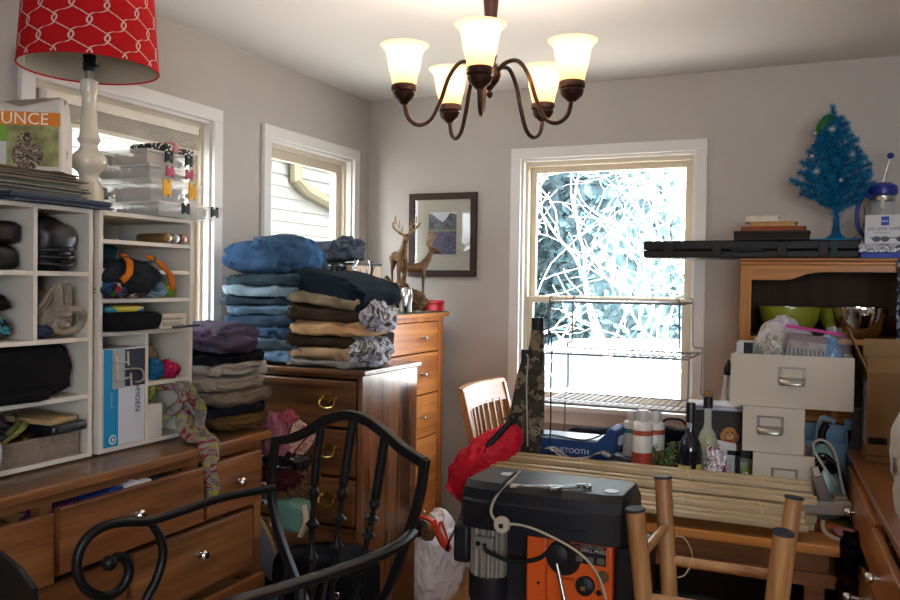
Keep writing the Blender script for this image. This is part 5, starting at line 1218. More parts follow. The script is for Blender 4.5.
# ------------------------------------------------------------------ red bag on the end of the blinds
rb = thing('red_stuff_sack', 'red drawstring stuff sack slumped over the left end of the blinds', 'bag', (-1.20, 2.90, .845))
P1 = onY(452, 494, 2.86)-V((-1.20, 2.90, .845)); P2 = onY(520, 426, 3.0)-V((-1.20, 2.90, .845))
ax = (P2-P1); L_ = ax.length; axn = ax.normalized()
rows = []; s1 = axn.cross(V((0, 1, 0))).normalized(); s2 = axn.cross(s1)
for i in range(61):
    t = i/60; r = .090*(math.sin(PI*min(1, max(.04, t*1.0+.0)))**.42)*(1.05-.25*t)
    row = []
    for k in range(72):
        a = 2*PI*k/72; q_ = V((math.cos(a)*2, math.sin(a)*2, t*5))
        rr = r*(1+.22*(.30-abs(noise.noise(q_*1.1)))+.12*noise.noise(q_*2.3)+.14*(.25-abs(noise.noise(q_*3.7)))+.06*math.sin(a*9)*(1-t)**2)
        row.append(P1+ax*t+s1*math.cos(a)*rr+s2*math.sin(a)*rr)
    rows.append(row)
b = MB(); b.grid(rows, closed=True); b.add([p.copy() for p in rows[0]], [tuple(range(72))]); b.add([p.copy() for p in rows[-1]], [tuple(range(72))])
b.build('sack_body', mat('#c2142e', .6, 0, .15, 14, .3, 120), rb, smooth=60)
ribbon([P1+ax*.50+s1*-.05+V((0, -.065, .02)), P1+ax*.62+V((0, -.078, .025)), P1+ax*.78+V((0, -.075, .035)), P1+ax*.95+V((0, -.06, .04))], [.02, .022, .022, .02], (0, .3, 1), .002, 1, nc=5).build('black_strap', M_black, rb, solid=.003)
ribbon([P1+ax*.88+V((-.03, -.02, .055)), P1+ax*.93+V((0, -.03, .068)), P1+ax*.97+V((.03, -.03, .06))], [.028]*3, (0, 1, .2), .002, 1, nc=5).build('black_handle', M_black, rb, solid=.003)
cd = [onY(x, y, 2.83)-V((-1.20, 2.90, .845)) for x, y in ((463, 478), (457, 492), (462, 505), (459, 520), (450, 538), (447, 546))]
MB().tube(spline(cd, 6), .0022, 6).build('draw_cord', M_black, rb)
cd = [onY(x, y, 2.83)-V((-1.20, 2.90, .845)) for x, y in ((465, 480), (468, 500), (461, 520), (453, 535), (448, 545))]
MB().tube(spline(cd, 6), .0022, 6).build('draw_cord', M_black, rb)
MB().cyl(cd[-1], cd[-1]+V((-.004, 0, -.022)), .008, n=10).build('cord_toggle', M_black, rb)

# ------------------------------------------------------------------ drill press
DPX, DPY = -.68, 2.20
dp = thing('drill_press', 'benchtop drill press with long black belt cover, ribbed silver motor and orange head', 'drill press', (DPX, DPY, FL))
M_bc = mat('#191b20', .45, 0, .1, 12, .12, 200); M_or = mat('#d2561a', .4, 0, .04, 8)
ZF = FL
x0, x1 = -.915-DPX, -.452-DPX
def dsec(x, yf, yb, zb, zt, ins):
    """cross-section of the belt cover at x"""
    return [V((x, yf, zb)), V((x, yf, zb+(zt-zb)*.60)), V((x, yf+.006, zb+(zt-zb)*.62)), V((x, yf+.010, zb+(zt-zb)*.86)), V((x, yf+ins, zt)), V((x, yb-ins, zt)), V((x, yb-.010, zb+(zt-zb)*.86)), V((x, yb-.006, zb+(zt-zb)*.62)), V((x, yb, zb+(zt-zb)*.60)), V((x, yb, zb))]
ZCB = .842
secs = [(x0, .045, .205, -.0, .045), (x0+.018, .018, .225, -.0, .030), (x0+.06, .0, .24, .0, .028), (x1-.05, .0, .24, .0, .028), (x1-.012, .012, .225, .002, .03), (x1, .028, .21, .0, .035)]
b = MB(); rows = []
for i, (x, a, c, _, ins) in enumerate(secs):
    zt = .962-ZF-(.016 if i in (0, 5) else 0)+.006*(i/5); rows.append(dsec(x, -.11+a, -.11+c, ZCB-ZF, zt, ins))
b.grid([r+[r[0].copy()] for r in rows]); b.add([p.copy() for p in rows[0]], [tuple(range(10))]); b.add([p.copy() for p in rows[-1]], [tuple(range(10))])
cov = b.build('belt_cover', M_bc, dp, smooth=28, bevel=.004)
B(x0+.09, x1-.10, -.116, -.108, .862-ZF, .872-ZF).build('cover_rib', M_bc, cov, bevel=.002, smooth=0)
for xx, yy, r in ((x0+.10, .03, .020), (x1-.050, -.040, .019)): MB().lathe([(.001, 0), (r, 0), (r, .0012), (.001, .0012)], 24, TR((xx, yy, .9625-ZF+.004*(xx-x0)/(x1-x0)+.001))).build('round_sticker', mat('#b8bdc6', .4, 0, .05), cov)
# motor
mx_ = onY(491, 560, DPY).x-DPX
b = MB(); n_ = 64; prof = []
rows = []
for z in (.690-ZF, .838-ZF): rows.append([V((mx_+(.053+(.006 if k % 4 > 1 else 0))*math.cos(2*PI*k/n_), (.053+(.006 if k % 4 > 1 else 0))*math.sin(2*PI*k/n_), z)) for k in range(n_)])
b.grid(rows, closed=True); b.add([p.copy() for p in rows[0]], [tuple(range(n_))]); b.add([p.copy() for p in rows[1]], [tuple(range(n_))])
b.build('motor', mat('#8f887e', .55, .5, .05), dp, smooth=0)
MB().lathe([(.001, .600-ZF), (.045, .600-ZF), (.057, .612-ZF), (.062, .630-ZF), (.062, .692-ZF), (.001, .692-ZF)], 32, TR((mx_, 0, 0))).build('motor_cap', M_bc, dp)
MB().lathe([(.060, .832-ZF), (.066, .840-ZF), (.001, .840-ZF)], 32, TR((mx_, 0, 0))).build('motor_flange', M_bc, dp)
B(mx_-.102, mx_-.052, -.04, .04, .715-ZF, .825-ZF).build('capacitor_box', M_bc, dp, bevel=.012)
pl = B(mx_+.0-.02, mx_+.035, -.078, -.058, .775-ZF, .810-ZF).build('terminal_plate', mat('#8b8985', .4, .4, .1), dp, bevel=.002, smooth=0)
MB().cyl((mx_-.008, -.078, .792-ZF), (mx_-.008, -.081, .792-ZF), .007).build('socket', M_black, pl)
MB().tube(spline([(mx_+.010, -.078, .790-ZF), (mx_+.03, -.10, .78-ZF), (mx_+.10, -.10, .765-ZF), (mx_+.17, -.09, .78-ZF), (mx_+.20, -.07, .815-ZF)], 8), .006, 8).build('motor_cable', M_black, dp)
# head, column, base
hx0, hx1 = onY(524, 560, DPY-.10).x-DPX, onY(613, 560, DPY-.10).x-DPX
hm_ = hx0+(hx1-hx0)*.26
B(hx0-.075, hx0-.002, -.03, .07, .55-ZF, .840-ZF).build('black_housing', M_bc, dp, bevel=.004, smooth=0)
B(hx0, hm_-.001, -.085, .06, .655-ZF, .841-ZF).build('orange_head', M_or, dp, bevel=.008)
B(hm_, hx1, -.105, .06, .655-ZF, .841-ZF).build('orange_front', M_or, dp, bevel=.006)
B(hx1+.001, hx1+.078, -.10, .07, .600-ZF, .841-ZF).build('black_nose', M_bc, dp, bevel=.014)
MB().cyl((hx0+.028, -.02, 0+.03), (hx0+.028, -.02, .655-ZF), .026, n=28).build('column', mat('#8c8780', .25, .9, .05), dp)
MB().cyl((hx0+.028, -.02, .635-ZF), (hx0+.028, -.02, .656-ZF), .042, n=28).build('column_collar', M_or, dp)
B(hx0-.07, hx0+.24, -.12, .12, 0, .035).build('base', M_bc, dp, bevel=.006)
MB().lathe([(.001, .28), (.09, .28), (.095, .285), (.095, .295), (.001, .295)], 32, TR((hx1-.08, -.03, 0))).build('work_table', mat('#77736d', .35, .8, .1), dp)
B(hx0+.01, hx1-.08, -.035, -.005, .25, .282).build('table_bracket', M_bc, dp, smooth=0)
MB().cyl((hx1-.06, -.02, .40), (hx1-.06, -.02, .56), .02, n=20).build('chuck', mat('#77736d', .3, .9, .1), dp)
YF_ = -.106
def disc(x, z, r, m, nm, par=dp, d=.016):
    return MB().lathe([(.001, 0), (r, 0), (r*.98, d), (r*.5, d*1.3), (.001, d*1.3)], 28, TR((x, YF_, z), rx=PI/2)).build(nm, m, par)
def pxz(x, y): p = onY(x, y, DPY+YF_); return p.x-DPX, p.z-ZF
x_, z_ = pxz(559, 553); hd = disc(x_, z_, .027, M_bc, 'depth_knob')
MB().lathe([(.001, 0), (.046, 0), (.046, .002), (.001, .002)], 28, TR((x_+.012, YF_, z_-.010), rx=PI/2)).build('black_arc_plate', M_black, dp)
hx_, hz_ = pxz(571, 594); MB().tube([(x_+.002, YF_-.025, z_-.02), (hx_, YF_-.05, hz_-.01)], .0052, 10).build('feed_handle', M_chrome, dp)
MB().sphere((hx_+.001, YF_-.052, hz_-.02), .013).build('handle_ball', M_black, dp)
x_, z_ = pxz(586, 585); kk = disc(x_, z_, .024, M_bc, 'speed_knob'); MB().box(x_-.006, x_+.006, YF_-.030, YF_-.02, z_-.006, z_+.006).build('knob_cap', M_chrome, kk, smooth=0)
x_, z_ = pxz(603, 577); disc(x_, z_, .016, mat('#5c4526', .5, 0, .2, 30), 'worn_cap', d=.003)
x_, z_ = pxz(599, 593); disc(x_, z_, .007, M_black, 'bolt', d=.004)
xa, za = pxz(574, 543); xb, zb_ = pxz(606, 567)
lb = B(xa, xb, YF_-.0015, YF_-.0002, zb_, za).build('label_plate', mat('#141317', .5, 0, .05), dp, smooth=0)
text('lettering', 'DRILL PRESS', .0125, mat('#b8b3ac', .5, 0, 0), lb, face_M((xa+.018, YF_-.002, za-.018), (1, 0, 0), (0, 0, 1)), .0002)
text('small_lettering', 'VARIABLE SPEED', .0085, mat('#8b857d', .5, 0, 0), lb, face_M((xa+.018, YF_-.002, za-.007), (1, 0, 0), (0, 0, 1)), .0002)
text('emblem', 'W', .013, mat('#c2381a', .5, 0, 0), lb, face_M((xa+.003, YF_-.002, za-.014), (1, 0, 0), (0, 0, 1)), .0002)
b = MB()
for i in range(3): b.box(xa+.006+i*.028, xa+.024+i*.028, YF_-.0022, YF_-.0016, za-.045, za-.030)
b.build('label_pictures', mat('#5b574f', .5), lb, smooth=0)
xw, zw = pxz(556, 578); text('warning_lettering', 'WARNING', .010, mat('#2a1610', .5), dp, face_M((xw, YF_-.0012, zw), (1, 0, 0), (0, 0, 1)), .0002)
b = MB(); 
for px_, py_ in ((536, 560), (536, 585)): q_ = pxz(px_, py_); b.lathe([(.001, 0), (.004, 0), (.004, .003), (.001, .003)], 12, TR((q_[0], -.0855, q_[1]), rx=PI/2))
b.build('screw', M_black, dp)
# cord, plug and wrenches resting on the cover
gc = thing('extension_cable', 'beige cord with a round inline plug draped over the drill press cover', 'cord', (DPX, DPY, .9))
oc = V((DPX, DPY, .9)); yb_ = DPY-.122
C1 = [onY(516, 480, DPY-.03)+V((0, 0, .012)), onY(520, 476, DPY-.05)+V((0, 0, .012)), onY(512, 482, DPY-.085)+V((0, 0, .006)), onY(502, 488, yb_), onY(494, 500, yb_-.01), onY(491, 512, yb_-.012), onY(495, 520, yb_-.012), onY(500, 524, yb_-.012)]
MB().tube(spline([p-oc for p in C1], 8), .0038, 8).build('cord_line', mat('#a29a8c', .5), gc)
C2 = [onY(506, 524, yb_-.012), onY(525, 526, yb_-.013), onY(550, 536, yb_-.012), onY(575, 550, yb_-.014), onY(592, 566, yb_-.018), onY(602, 585, yb_-.02), onY(607, 605, yb_-.02)]
MB().tube(spline([p-oc for p in C2], 8), .0032, 8).build('cord_line', mat('#b3a994', .5), gc)
pc_ = onY(503, 524, yb_-.006)-oc
pg_ = MB().lathe([(.001, 0), (.021, 0), (.023, .006), (.020, .016), (.001, .018)], 26, TR(pc_, rx=PI/2)).build('round_plug', mat('#b5ac9c', .5, 0, 0), gc)
MB().box(pc_.x-.005, pc_.x+.007, pc_.y-.020, pc_.y-.0175, pc_.z-.006, pc_.z+.005).build('plug_slot', M_black, pg_, smooth=0)
C3 = [onY(519, 477, DPY-.03)+V((0, 0, .01)), onY(512, 480, DPY-.06)+V((0, 0, .01)), onY(502, 486, yb_), onY(493, 498, yb_-.007), onY(489, 510, yb_-.007), onY(490, 530, yb_-.006)]
tag(MB().tube(spline([p-oc for p in C3], 8), .0055, 8).build('power_cable', M_black, loc=oc), 'thick black cord looped beside the beige one on the drill press', 'cord')
M_steel = mat('#a5a9b0', .25, 1, .05)
def wrench(lb, p, q, r):
    d = (q-p); L = d.length; a = math.atan2(d.y, d.x)
    t = thing('combination_wrench', lb, 'wrench', p, rz=a)
    b = MB(); b.box(.012, L-.012, -r*.42, r*.42, .0, .006); b.build('shank', M_steel, t, bevel=.002, smooth=0)
    MB().lathe([(r*.62, 0), (r*1.05, 0), (r*1.05, .009), (r*.62, .009), (r*.62, 0)], 20, TR((L, 0, 0)), caps=False).build('ring_end', M_steel, t)
    MB().prism([(.018, -r*.5), (.0, -r), (-.018, -r*.9), (-.012, -r*.35), (.0, -r*.25), (.0, r*.25), (-.012, r*.35), (-.018, r*.9), (.0, r), (.018, r*.5)], 0, .007).build('jaw', M_steel, t, bevel=.001, smooth=0)
zc_ = .970
wrench('longer steel wrench lying on the drill press cover', onZ(516, 487, zc_), onZ(581, 487.5, zc_), .011)
wrench('shorter steel wrench under the longer one, its ring end nearer the white sticker', onZ(555, 489.5, zc_-.003), onZ(587, 488, zc_-.003), .012)

# ------------------------------------------------------------------ upside-down wooden stool
M_st = wood('#8c5f38', '#b98a58', 2, .4, 1.2, .2)
tips = [onZ(635, 510, 1.0), onZ(663, 478, 1.015), onZ(783, 533, .985), onZ(794, 498, 1.0)]
cxy = sum(tips, V())/4; SZ = .36
stl = thing('upturned_stool', 'wooden stool turned upside down, four legs with dark feet pointing up', 'stool', (cxy.x, cxy.y, SZ))
so_ = V((cxy.x, cxy.y, SZ)); lowp = []
for t_ in tips:
    lo_ = V((cxy.x+(t_.x-cxy.x)*.62, cxy.y+(t_.y-cxy.y)*.62, SZ+.03)); lowp.append(lo_)
    u_ = (t_-lo_).normalized()
    rr = .0215
    lg = MB().tube([lo_-so_, t_-so_], [rr*.95, rr], 8).build('leg', M_st, stl, bevel=.002, smooth=50)
    MB().tube([t_-so_-u_*.001, t_-so_+u_*.004], [rr*1.10, rr*1.0], 20).build('foot_pad', mat('#20222b', .6), lg)
def on_leg(i, z): f = (z-lowp[i].z)/(tips[i].z-lowp[i].z); return lowp[i].lerp(tips[i], f)-so_
for a, c, z in ((0, 1, .895), (1, 3, .815), (0, 2, .800), (2, 3, .84), (0, 1, .60), (1, 3, .56), (0, 2, .55), (2, 3, .58)):
    pa_, pc2 = on_leg(a, z), on_leg(c, z); dd_ = (pc2-pa_).normalized()
    MB().tube([pa_+dd_*.015, pc2-dd_*.015], .0115, 12).build('rung', M_st, stl)
MB().lathe([(.001, 0), (.15, 0), (.165, .012), (.165, .028), (.155, .036), (.001, .036)], 36).build('seat', M_st, stl)
cr = thing('wooden_crate', 'wooden crate carrying the upturned stool', 'crate', (cxy.x, cxy.y, FL))
hh = SZ-FL-.001
b = MB(); b.box(-.17, .17, -.17, .17, 0, .012)
for s_ in (-1, 1):
    for k in range(3): z = .012+k*(hh-.012)/3; b.box(-.17, .17, s_*.17-.006, s_*.17+.006, z+.004, z+(hh-.012)/3); b.box(s_*.17-.006, s_*.17+.006, -.164, .164, z+.004, z+(hh-.012)/3)
b.box(-.17, .17, -.17, .17, hh-.008, hh)
b.build('crate_body', M_honey, cr, smooth=0)

# ------------------------------------------------------------------ hutch against the back wall
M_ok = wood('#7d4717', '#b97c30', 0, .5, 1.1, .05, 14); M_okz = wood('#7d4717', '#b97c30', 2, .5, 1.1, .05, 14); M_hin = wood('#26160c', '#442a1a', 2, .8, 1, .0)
UX0, UX1, UY0, UY1, UZ = -.312, .52, 3.45, 3.80, 1.616
hu = thing('oak_hutch', 'oak hutch with an arched top rail and dark inside, holding bowls', 'hutch', ((UX0+UX1)/2, UY0, FL)); uo = V(((UX0+UX1)/2, UY0, FL))
def ub_(b, x0, x1, y0, y1, z0, z1): return b.box(x0-uo.x, x1-uo.x, y0-uo.y, y1-uo.y, z0-uo.z, z1-uo.z)
ub_(MB(), UX0-.002, UX1+.002, UY0-.012, UY1, 1.604, UZ).build('top', M_ok, hu, bevel=.004, smooth=0)
ub_(MB(), UX0-.001, UX1+.001, UY0-.006, UY0+.02, 1.589, 1.604).build('crown_moulding', M_ok, hu, bevel=.004, smooth=0)
b = MB(); ub_(b, UX0, UX0+.018, UY0+.018, UY1-.01, FL, 1.604); ub_(b, UX1-.018, UX1, UY0+.018, UY1-.01, FL, 1.604); b.build('side_panels', M_okz, hu, smooth=0)
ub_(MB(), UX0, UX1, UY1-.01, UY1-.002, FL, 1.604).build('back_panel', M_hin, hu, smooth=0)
b = MB(); ub_(b, UX0, UX0+.040, UY0, UY0+.018, FL, 1.589); ub_(b, UX1-.040, UX1, UY0, UY0+.018, FL, 1.589); b.build('stile', M_okz, hu, smooth=0)
ap = [(UX0+.040, 1.589), (UX0+.040, 1.532), (-.150, 1.532), (-.125, 1.536), (-.100, 1.546), (-.075, 1.556), (-.04, 1.562), (.0, 1.564), (.24, 1.564), (.28, 1.560), (.32, 1.548), (.35, 1.536), (.37, 1.532), (UX1-.040, 1.532), (UX1-.040, 1.589)]
MB().prism([(x-uo.x, z-uo.z) for x, z in ap], -.016, -.0005, Matrix(((1, 0, 0, 0), (0, 0, -1, 0), (0, 1, 0, 0), (0, 0, 0, 1)))).build('arched_rail', M_ok, hu, smooth=0)
for z in (1.315, 1.02, .72, .42): ub_(MB(), UX0+.018, UX1-.018, UY0+.001, UY1-.01, z-.020, z).build('shelf_board', M_ok, hu, smooth=0)
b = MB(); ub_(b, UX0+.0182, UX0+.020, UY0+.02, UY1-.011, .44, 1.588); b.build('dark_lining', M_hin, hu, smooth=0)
ub_(MB(), UX0+.04, UX1-.04, UY0+.003, UY0+.018, FL, .20).build('plinth', M_ok, hu, smooth=0)
ub_(MB(), .020, .042, UY0+.001, UY0+.018, .42, 1.295).build('middle_stile', M_okz, hu, smooth=0)
SZ1 = 1.316
def bowl(lb, x, y, r, h, mt, th=.004, z=SZ1):
    t = thing('mixing_bowl', lb, 'bowl', (x, y, z)); p = []
    for i in range(11): a = i/10*PI/2; p.append((r*(.42+.58*math.sin(a)), h*(1-math.cos(a))**.9))
    inner = [(q[0]-th, q[1]+th*.8) for q in p[::-1]]
    MB().lathe([(.001, 0)]+p+[(r+.003, h), (r+.003, h+.004), (r-th, h+.004)]+inner[1:]+[(.001, th)], 44, caps=False).build('bowl_body', mt, t)
    return t
bowl('lime green mixing bowl at the left of the hutch shelf', -.140, 3.60, .115, .108, mat('#85882a', .25, 0, .02, coat=.5))
bowl('second lime green bowl, partly behind the steel bowl', .065, 3.665, .100, .105, mat('#85882a', .25, 0, .02, coat=.5))
bowl('mirror polished steel bowl reflecting the room on the hutch shelf', .115, 3.560, .098, .112, mat('#c9c6c0', .06, 1, 0))
bowl('dark brown wooden bowl right of the steel bowl', .29, 3.62, .10, .085, wood('#2f1a10', '#5a3520', 0, .3, 1, .3))

# ------------------------------------------------------------------ on top of the hutch
GCZ = 1.6165
gcs = thing('long_hard_case', 'long black hard case lying on the hutch and overhanging towards the window', 'case', (-.29, 3.56, GCZ))
b = MB(); b.box(-.404, .395, -.09, .12, 0, .031); lo_ = b.build('lower_shell', M_black, gcs, bevel=.006)
B(-.404, .395, -.09, .12, .0325, .070).build('upper_shell', M_black, gcs, bevel=.006)
for x in (-.30, -.115, .125, .27):
    B(x-.018, x+.018, -.0985, -.0895, .010, .062).build('latch', M_black, gcs, bevel=.003, smooth=0)
B(-.06, .06, -.105, -.091, .025, .040).build('handle', M_black, gcs, bevel=.004, smooth=0)
B(.295, .318, -.0945, -.0895, .002, .066).build('dark_green_strap', mat('#17352f', .7), gcs, smooth=0)
TZ2 = GCZ+.0715
def book(nm, lb, cat, x, y, z, w_, d_, h_, c, rz, page='#b9a88c', grp=None):
    t = thing(nm, lb, cat, (x, y, z), rz, grp)
    b = MB(); b.box(-w_/2, w_/2, -d_/2, d_/2, 0, h_*.14); b.box(-w_/2, w_/2, -d_/2, d_/2, h_*.86, h_); b.box(-w_/2, -w_/2+.004, -d_/2, d_/2, h_*.14, h_*.86)
    b.build('cover', mat(c, .55, 0, .12, 20), t, smooth=0)
    B(-w_/2+.004, w_/2-.004, -d_/2+.004, d_/2-.004, h_*.145, h_*.855).build('pages', mat(page, .8, 0, .1, 40), t, smooth=0)
    return t
book('album', 'wide black album, lowest in the pile beside the blue tree', 'book', -.205, 3.56, TZ2, .275, .19, .034, '#1b1a1d', 0, '#2b2724')
book('book', 'red-brown book lying on the black album', 'book', -.200, 3.56, TZ2+.0345, .235, .17, .017, '#7a3a22', .01, '#8e4a2c')
book('book', 'tan book lying on the red-brown one', 'book', -.200, 3.55, TZ2+.052, .170, .12, .019, '#a87a4c', -.02, '#b48a58')
book('book', 'small white book on the top of the pile beside the blue tree', 'book', -.243, 3.55, TZ2+.0715, .125, .09, .024, '#c9c3ba', .04, '#d0cabf')
# blue tinsel tree
tr_ = thing('tinsel_tree', 'small bright blue tinsel tree with white snowflakes and a green bow', 'tree', (.022, 3.575, TZ2))
M_tb = mat('#0b78ac', .5, .1, .3, 30); M_tb2 = mat('#084f7c', .5, .1, .3, 30); M_tb3 = mat('#1c93c0', .4, .1, .2, 30)
MB().prism([(-.095, -.06), (.07, -.07), (.095, .0), (.06, .06), (-.06, .06)], 0, .004).build('base_cloth', mat('#1184b8', .8, 0, .1), tr_, smooth=0)
MB().lathe([(.045, .004), (.020, .022), (.012, .05), (.008, .08), (.008, .40)], 16).build('trunk', M_tb2, tr_)
ne = MB(); rng = random.Random(12); LIM = []
def tinsel(p0, p1, n_, L):
    d = (p1-p0)
    for i in range(n_):
        c = p0+d*rng.random(); a = V((rng.gauss(0, 1), rng.gauss(0, 1), rng.gauss(0, 1))).normalized(); a = (a+d.normalized()*.45).normalized()
        s_ = a.orthogonal().normalized()*.0014; ne.mi = rng.choice((0, 0, 1, 2)); e = c+a*L*rng.uniform(.6, 1.1)
        ne.add([c-s_, c+s_, e], [(0, 1, 2)])
lay = []
for j in range(92):
    t_ = j/91; z = .135+.335*t_; a = j*2.39996; rr = (.150*(1-t_**1.25)+.030)*rng.uniform(.72, 1.05)*(min(1, .55+t_*4)); e = V((rr*math.cos(a)-.02*t_, rr*math.sin(a), z+rr*.25))
    s0 = V((-.02*t_, 0, z-.02)); tinsel(s0, e, int(230*rr/.13)+40, .026); tinsel(s0.lerp(e, .6), e, 90, .026)
tinsel(V((0, 0, .04)), V((0, 0, .16)), 500, .032)
tinsel(V((0, 0, .40)), V((-.022, 0, .515)), 420, .028)
tag(ne.build('tinsel_needles', [M_tb, M_tb2, M_tb3], tr_, smooth=0), kind='stuff')
fcol = mat('#c9ccd2', .5, 0, 0)
def flake(c, r):
    b = MB()
    for k in range(4):
        a = PI*k/4; d = V((math.cos(a), 0, math.sin(a)))*r; b.tube([c-d, c+d], .0013, 4)
    b.build('snowflake', fcol, tr_)
for px_, py_, yy in ((817, 171, 3.47), (815, 133, 3.50), (832, 129, 3.49), (852, 154, 3.50), (812, 156, 3.48), (841, 180, 3.46)):
    flake(onY(px_, py_, yy)-V((.022, 3.575, TZ2)), .014 if px_ in (817, 832, 852) else .008)
gb_ = ribbon([(-.078, -.03, .405), (-.060, -.04, .435), (-.040, -.04, .462), (-.02, -.03, .475)], [.012, .03, .032, .02], (1, 0, -.5), .003, 1, nc=6).build('green_bow', mat('#1f5a2a', .6, 0, .2, 60), tr_, solid=.003)
MB().tube(spline([(.06, -.03, .006), (.09, -.035, .04), (.10, -.02, .09), (.095, .01, .13)], 6), .0016, 6).build('wire', M_black, tr_)
# french press
fpz = 1.6165
fr_ = thing('french_press', 'glass french press with a cobalt blue lid and handle, plunger raised', 'coffee press', (.182, 3.62, fpz))
M_cob = mat('#1c2b86', .35, 0, .02)
MB().lathe([(.040, .02), (.042, .03), (.042, .245)], 30, caps=False).build('glass_beaker', clear('#dfe4e4', .22, .03, 'clear_glass'), fr_, solid=.002)
MB().lathe([(.0, 0), (.046, 0), (.046, .028), (.043, .030), (.0, .030)], 30).build('blue_base', M_cob, fr_)
MB().lathe([(.0435, .222), (.0455, .224), (.0455, .240), (.0435, .242)], 30, caps=False).build('steel_band', M_chrome, fr_)
MB().lathe([(.044, .243), (.052, .248), (.054, .262), (.050, .280), (.030, .292), (.001, .293)], 30).build('blue_lid', M_cob, fr_)
MB().tube([(.0, 0, .293), (.022, 0, .385)], .0017, 8).build('plunger_rod', M_chrome, fr_); MB().sphere((.024, 0, .395), (.013, .013, .012)).build('plunger_knob', M_cob, fr_)
MB().tube(spline([(-.040, -.02, .235), (-.065, -.03, .245), (-.085, -.035, .20), (-.085, -.035, .13), (-.060, -.03, .085), (-.040, -.02, .09)], 8), .0085, 10).build('blue_handle', M_cob, fr_)
MB().cyl((0, 0, .05), (0, 0, .24), .0025).build('filter_rod', M_chrome, fr_)
MB().box(-.008, .006, -.047, -.043, .19, .235).build('spout_clip', mat('#c2b6a2', .5), fr_, smooth=0)
# lens wipe box and the layer under it
wu = thing('wipes_box', 'flat blue and white box under the white lens wipes box on the hutch', 'box', (.185, 3.505, fpz))
B(-.078, .11, -.055, .045, 0, .020).build('blue_layer', mat('#1f3e9a', .5), wu, bevel=.001, smooth=0)
B(-.085, .11, -.058, .045, .021, .052).build('white_layer', multi(['#c2c6cf', '#5e6675', '#c9ccd4', '#2c3444', '#b8bcc6'], 30, .5, 'NOISE'), wu, bevel=.001, smooth=0)
wp = thing('lens_wipes_box', 'white lens wipes box with a blue square logo beside the french press', 'box', (.185, 3.497, fpz+.053))
B(-.066, .10, -.045, .035, 0, .105).build('box_body', mat('#c5c6cb', .55, 0, .02), wp, bevel=.001, smooth=0)
yy = -.0458
b = MB(); b.box(-.014, .012, yy-.0004, yy, .066, .098); lg = b.build('blue_logo', mat('#1c3b9c', .5, 0, 0), wp, smooth=0)
text('logo_lettering', 'ZEISS', .0095, mat('#e8eaf0', .5, 0, 0), lg, face_M((-.0128, yy-.0006, .078), (1, 0, 0), (0, 0, 1)), .0002)
text('lettering', '200 LENS WIPES', .0165, mat('#31406f', .5, 0, 0), wp, face_M((-.060, yy-.0004, .048), (1, 0, 0), (0, 0, 1)), .0002)
text('small_lettering', 'Pre-Moistened', .0085, mat('#59627c', .5, 0, 0), wp, face_M((-.036, yy-.0004, .037), (1, 0, 0), (0, 0, 1)), .0002)
b = MB()
for s_ in (-.028, .0, .05): b.sphere((s_, yy, .016), (.014, .0012, .010), 14, 8)
b.tube([(-.05, yy, .020), (.08, yy, .020)], .0018, 6); b.build('glasses_picture', mat('#232936', .4), wp)
kn = thing('knitted_scarf', 'navy and white knitted scarf hanging in the hutch at the right edge of the photo', 'scarf', (.252, 3.43, 1.30))
ribbon([(0, 0, .31), (.002, -.004, .2), (.0, 0, .08), (.004, -.003, -.04), (.002, 0, -.20)], [.05, .055, .05, .055, .05], (1, 0, 0), .006, 2).build('knit_strip', multi(['#181c28', '#9ca0a8', '#1a2030', '#20263a', '#7c828c'], 80), kn, solid=.004)
# ------------------------------------------------------------------ white card drawers on the table
M_cr = mat('#bfb6a8', .6, 0, .03, 6); M_pull = mat('#8b8680', .35, .8, .1)
def pull(par, x, z, y, s=1.0):
    b = MB(); w_, h_ = .042*s, .030*s
    b.box(x-w_, x+w_, y-.004, y, z+h_-.006, z+h_); b.box(x-w_, x+w_, y-.004, y, z-.012, z-.004)
    b.box(x-w_, x-w_+.009, y-.004, y, z-.004, z+h_-.006); b.box(x+w_-.009, x+w_, y-.004, y, z-.004, z+h_-.006)
    fr = b.build('label_frame', M_pull, par, bevel=.0015, smooth=0)
    rows = []
    for i in range(9):
        a = i/8*PI/2; rows.append([V((x+(w_*1.02)*math.sin(t)*(1-.10*(1-math.cos(a))), y-.004-.020*s*math.sin(a)*math.cos(t)**.5 if math.cos(t) > 0 else y-.004, z-.008-.022*s*(1-math.cos(a)))) for t in [(-PI/2)+PI*k/14 for k in range(15)]])
    MB().grid(rows).build('cup_pull', mat('#aaa6a0', .3, .85, .05), fr, solid=.0016)
def cardbox(lb, x0, x1, y0, dep, z0, z1, px_, pz_, rz=0, s=1.0):
    cx_ = (x0+x1)/2; t = thing('card_storage_box', lb, 'drawer box', (cx_, y0, z0), rz); w_ = (x1-x0)/2; h_ = z1-z0
    B(-w_, w_, -.0, .010, 0, h_).build('front', M_cr, t, bevel=.001, smooth=0)
    b = MB(); e = .008; hh_ = h_-.004
    b.box(-w_+.003, -w_+.003+e, .010, dep, 0, hh_); b.box(w_-.003-e, w_-.003, .010, dep, 0, hh_); b.box(-w_+.003+e, w_-.003-e, dep-e, dep, 0, hh_); b.box(-w_+.003+e, w_-.003-e, .010, dep-e, 0, .006)
    b.build('tray', M_cr, t, smooth=0); pull(t, px_-cx_, pz_-z0, -.0005, s)
    return t
YD = 3.0
q0 = onY(753, 451, YD); q1 = onY(815, 454, YD)
cardbox('lowest of the three cream drawers on the table, half hidden by the blinds', q0.x, q1.x, YD, .26, TZ+.001, .948, (q0.x+q1.x)/2+.004, .872)
q0 = onY(743, 402, YD+.008); q1 = onY(804, 456, YD+.008)
cardbox('middle cream drawer, balanced on the lowest one', q0.x, q1.x, YD+.008, .25, .949, 1.1015, onY(770, 425, YD).x, 1.042)
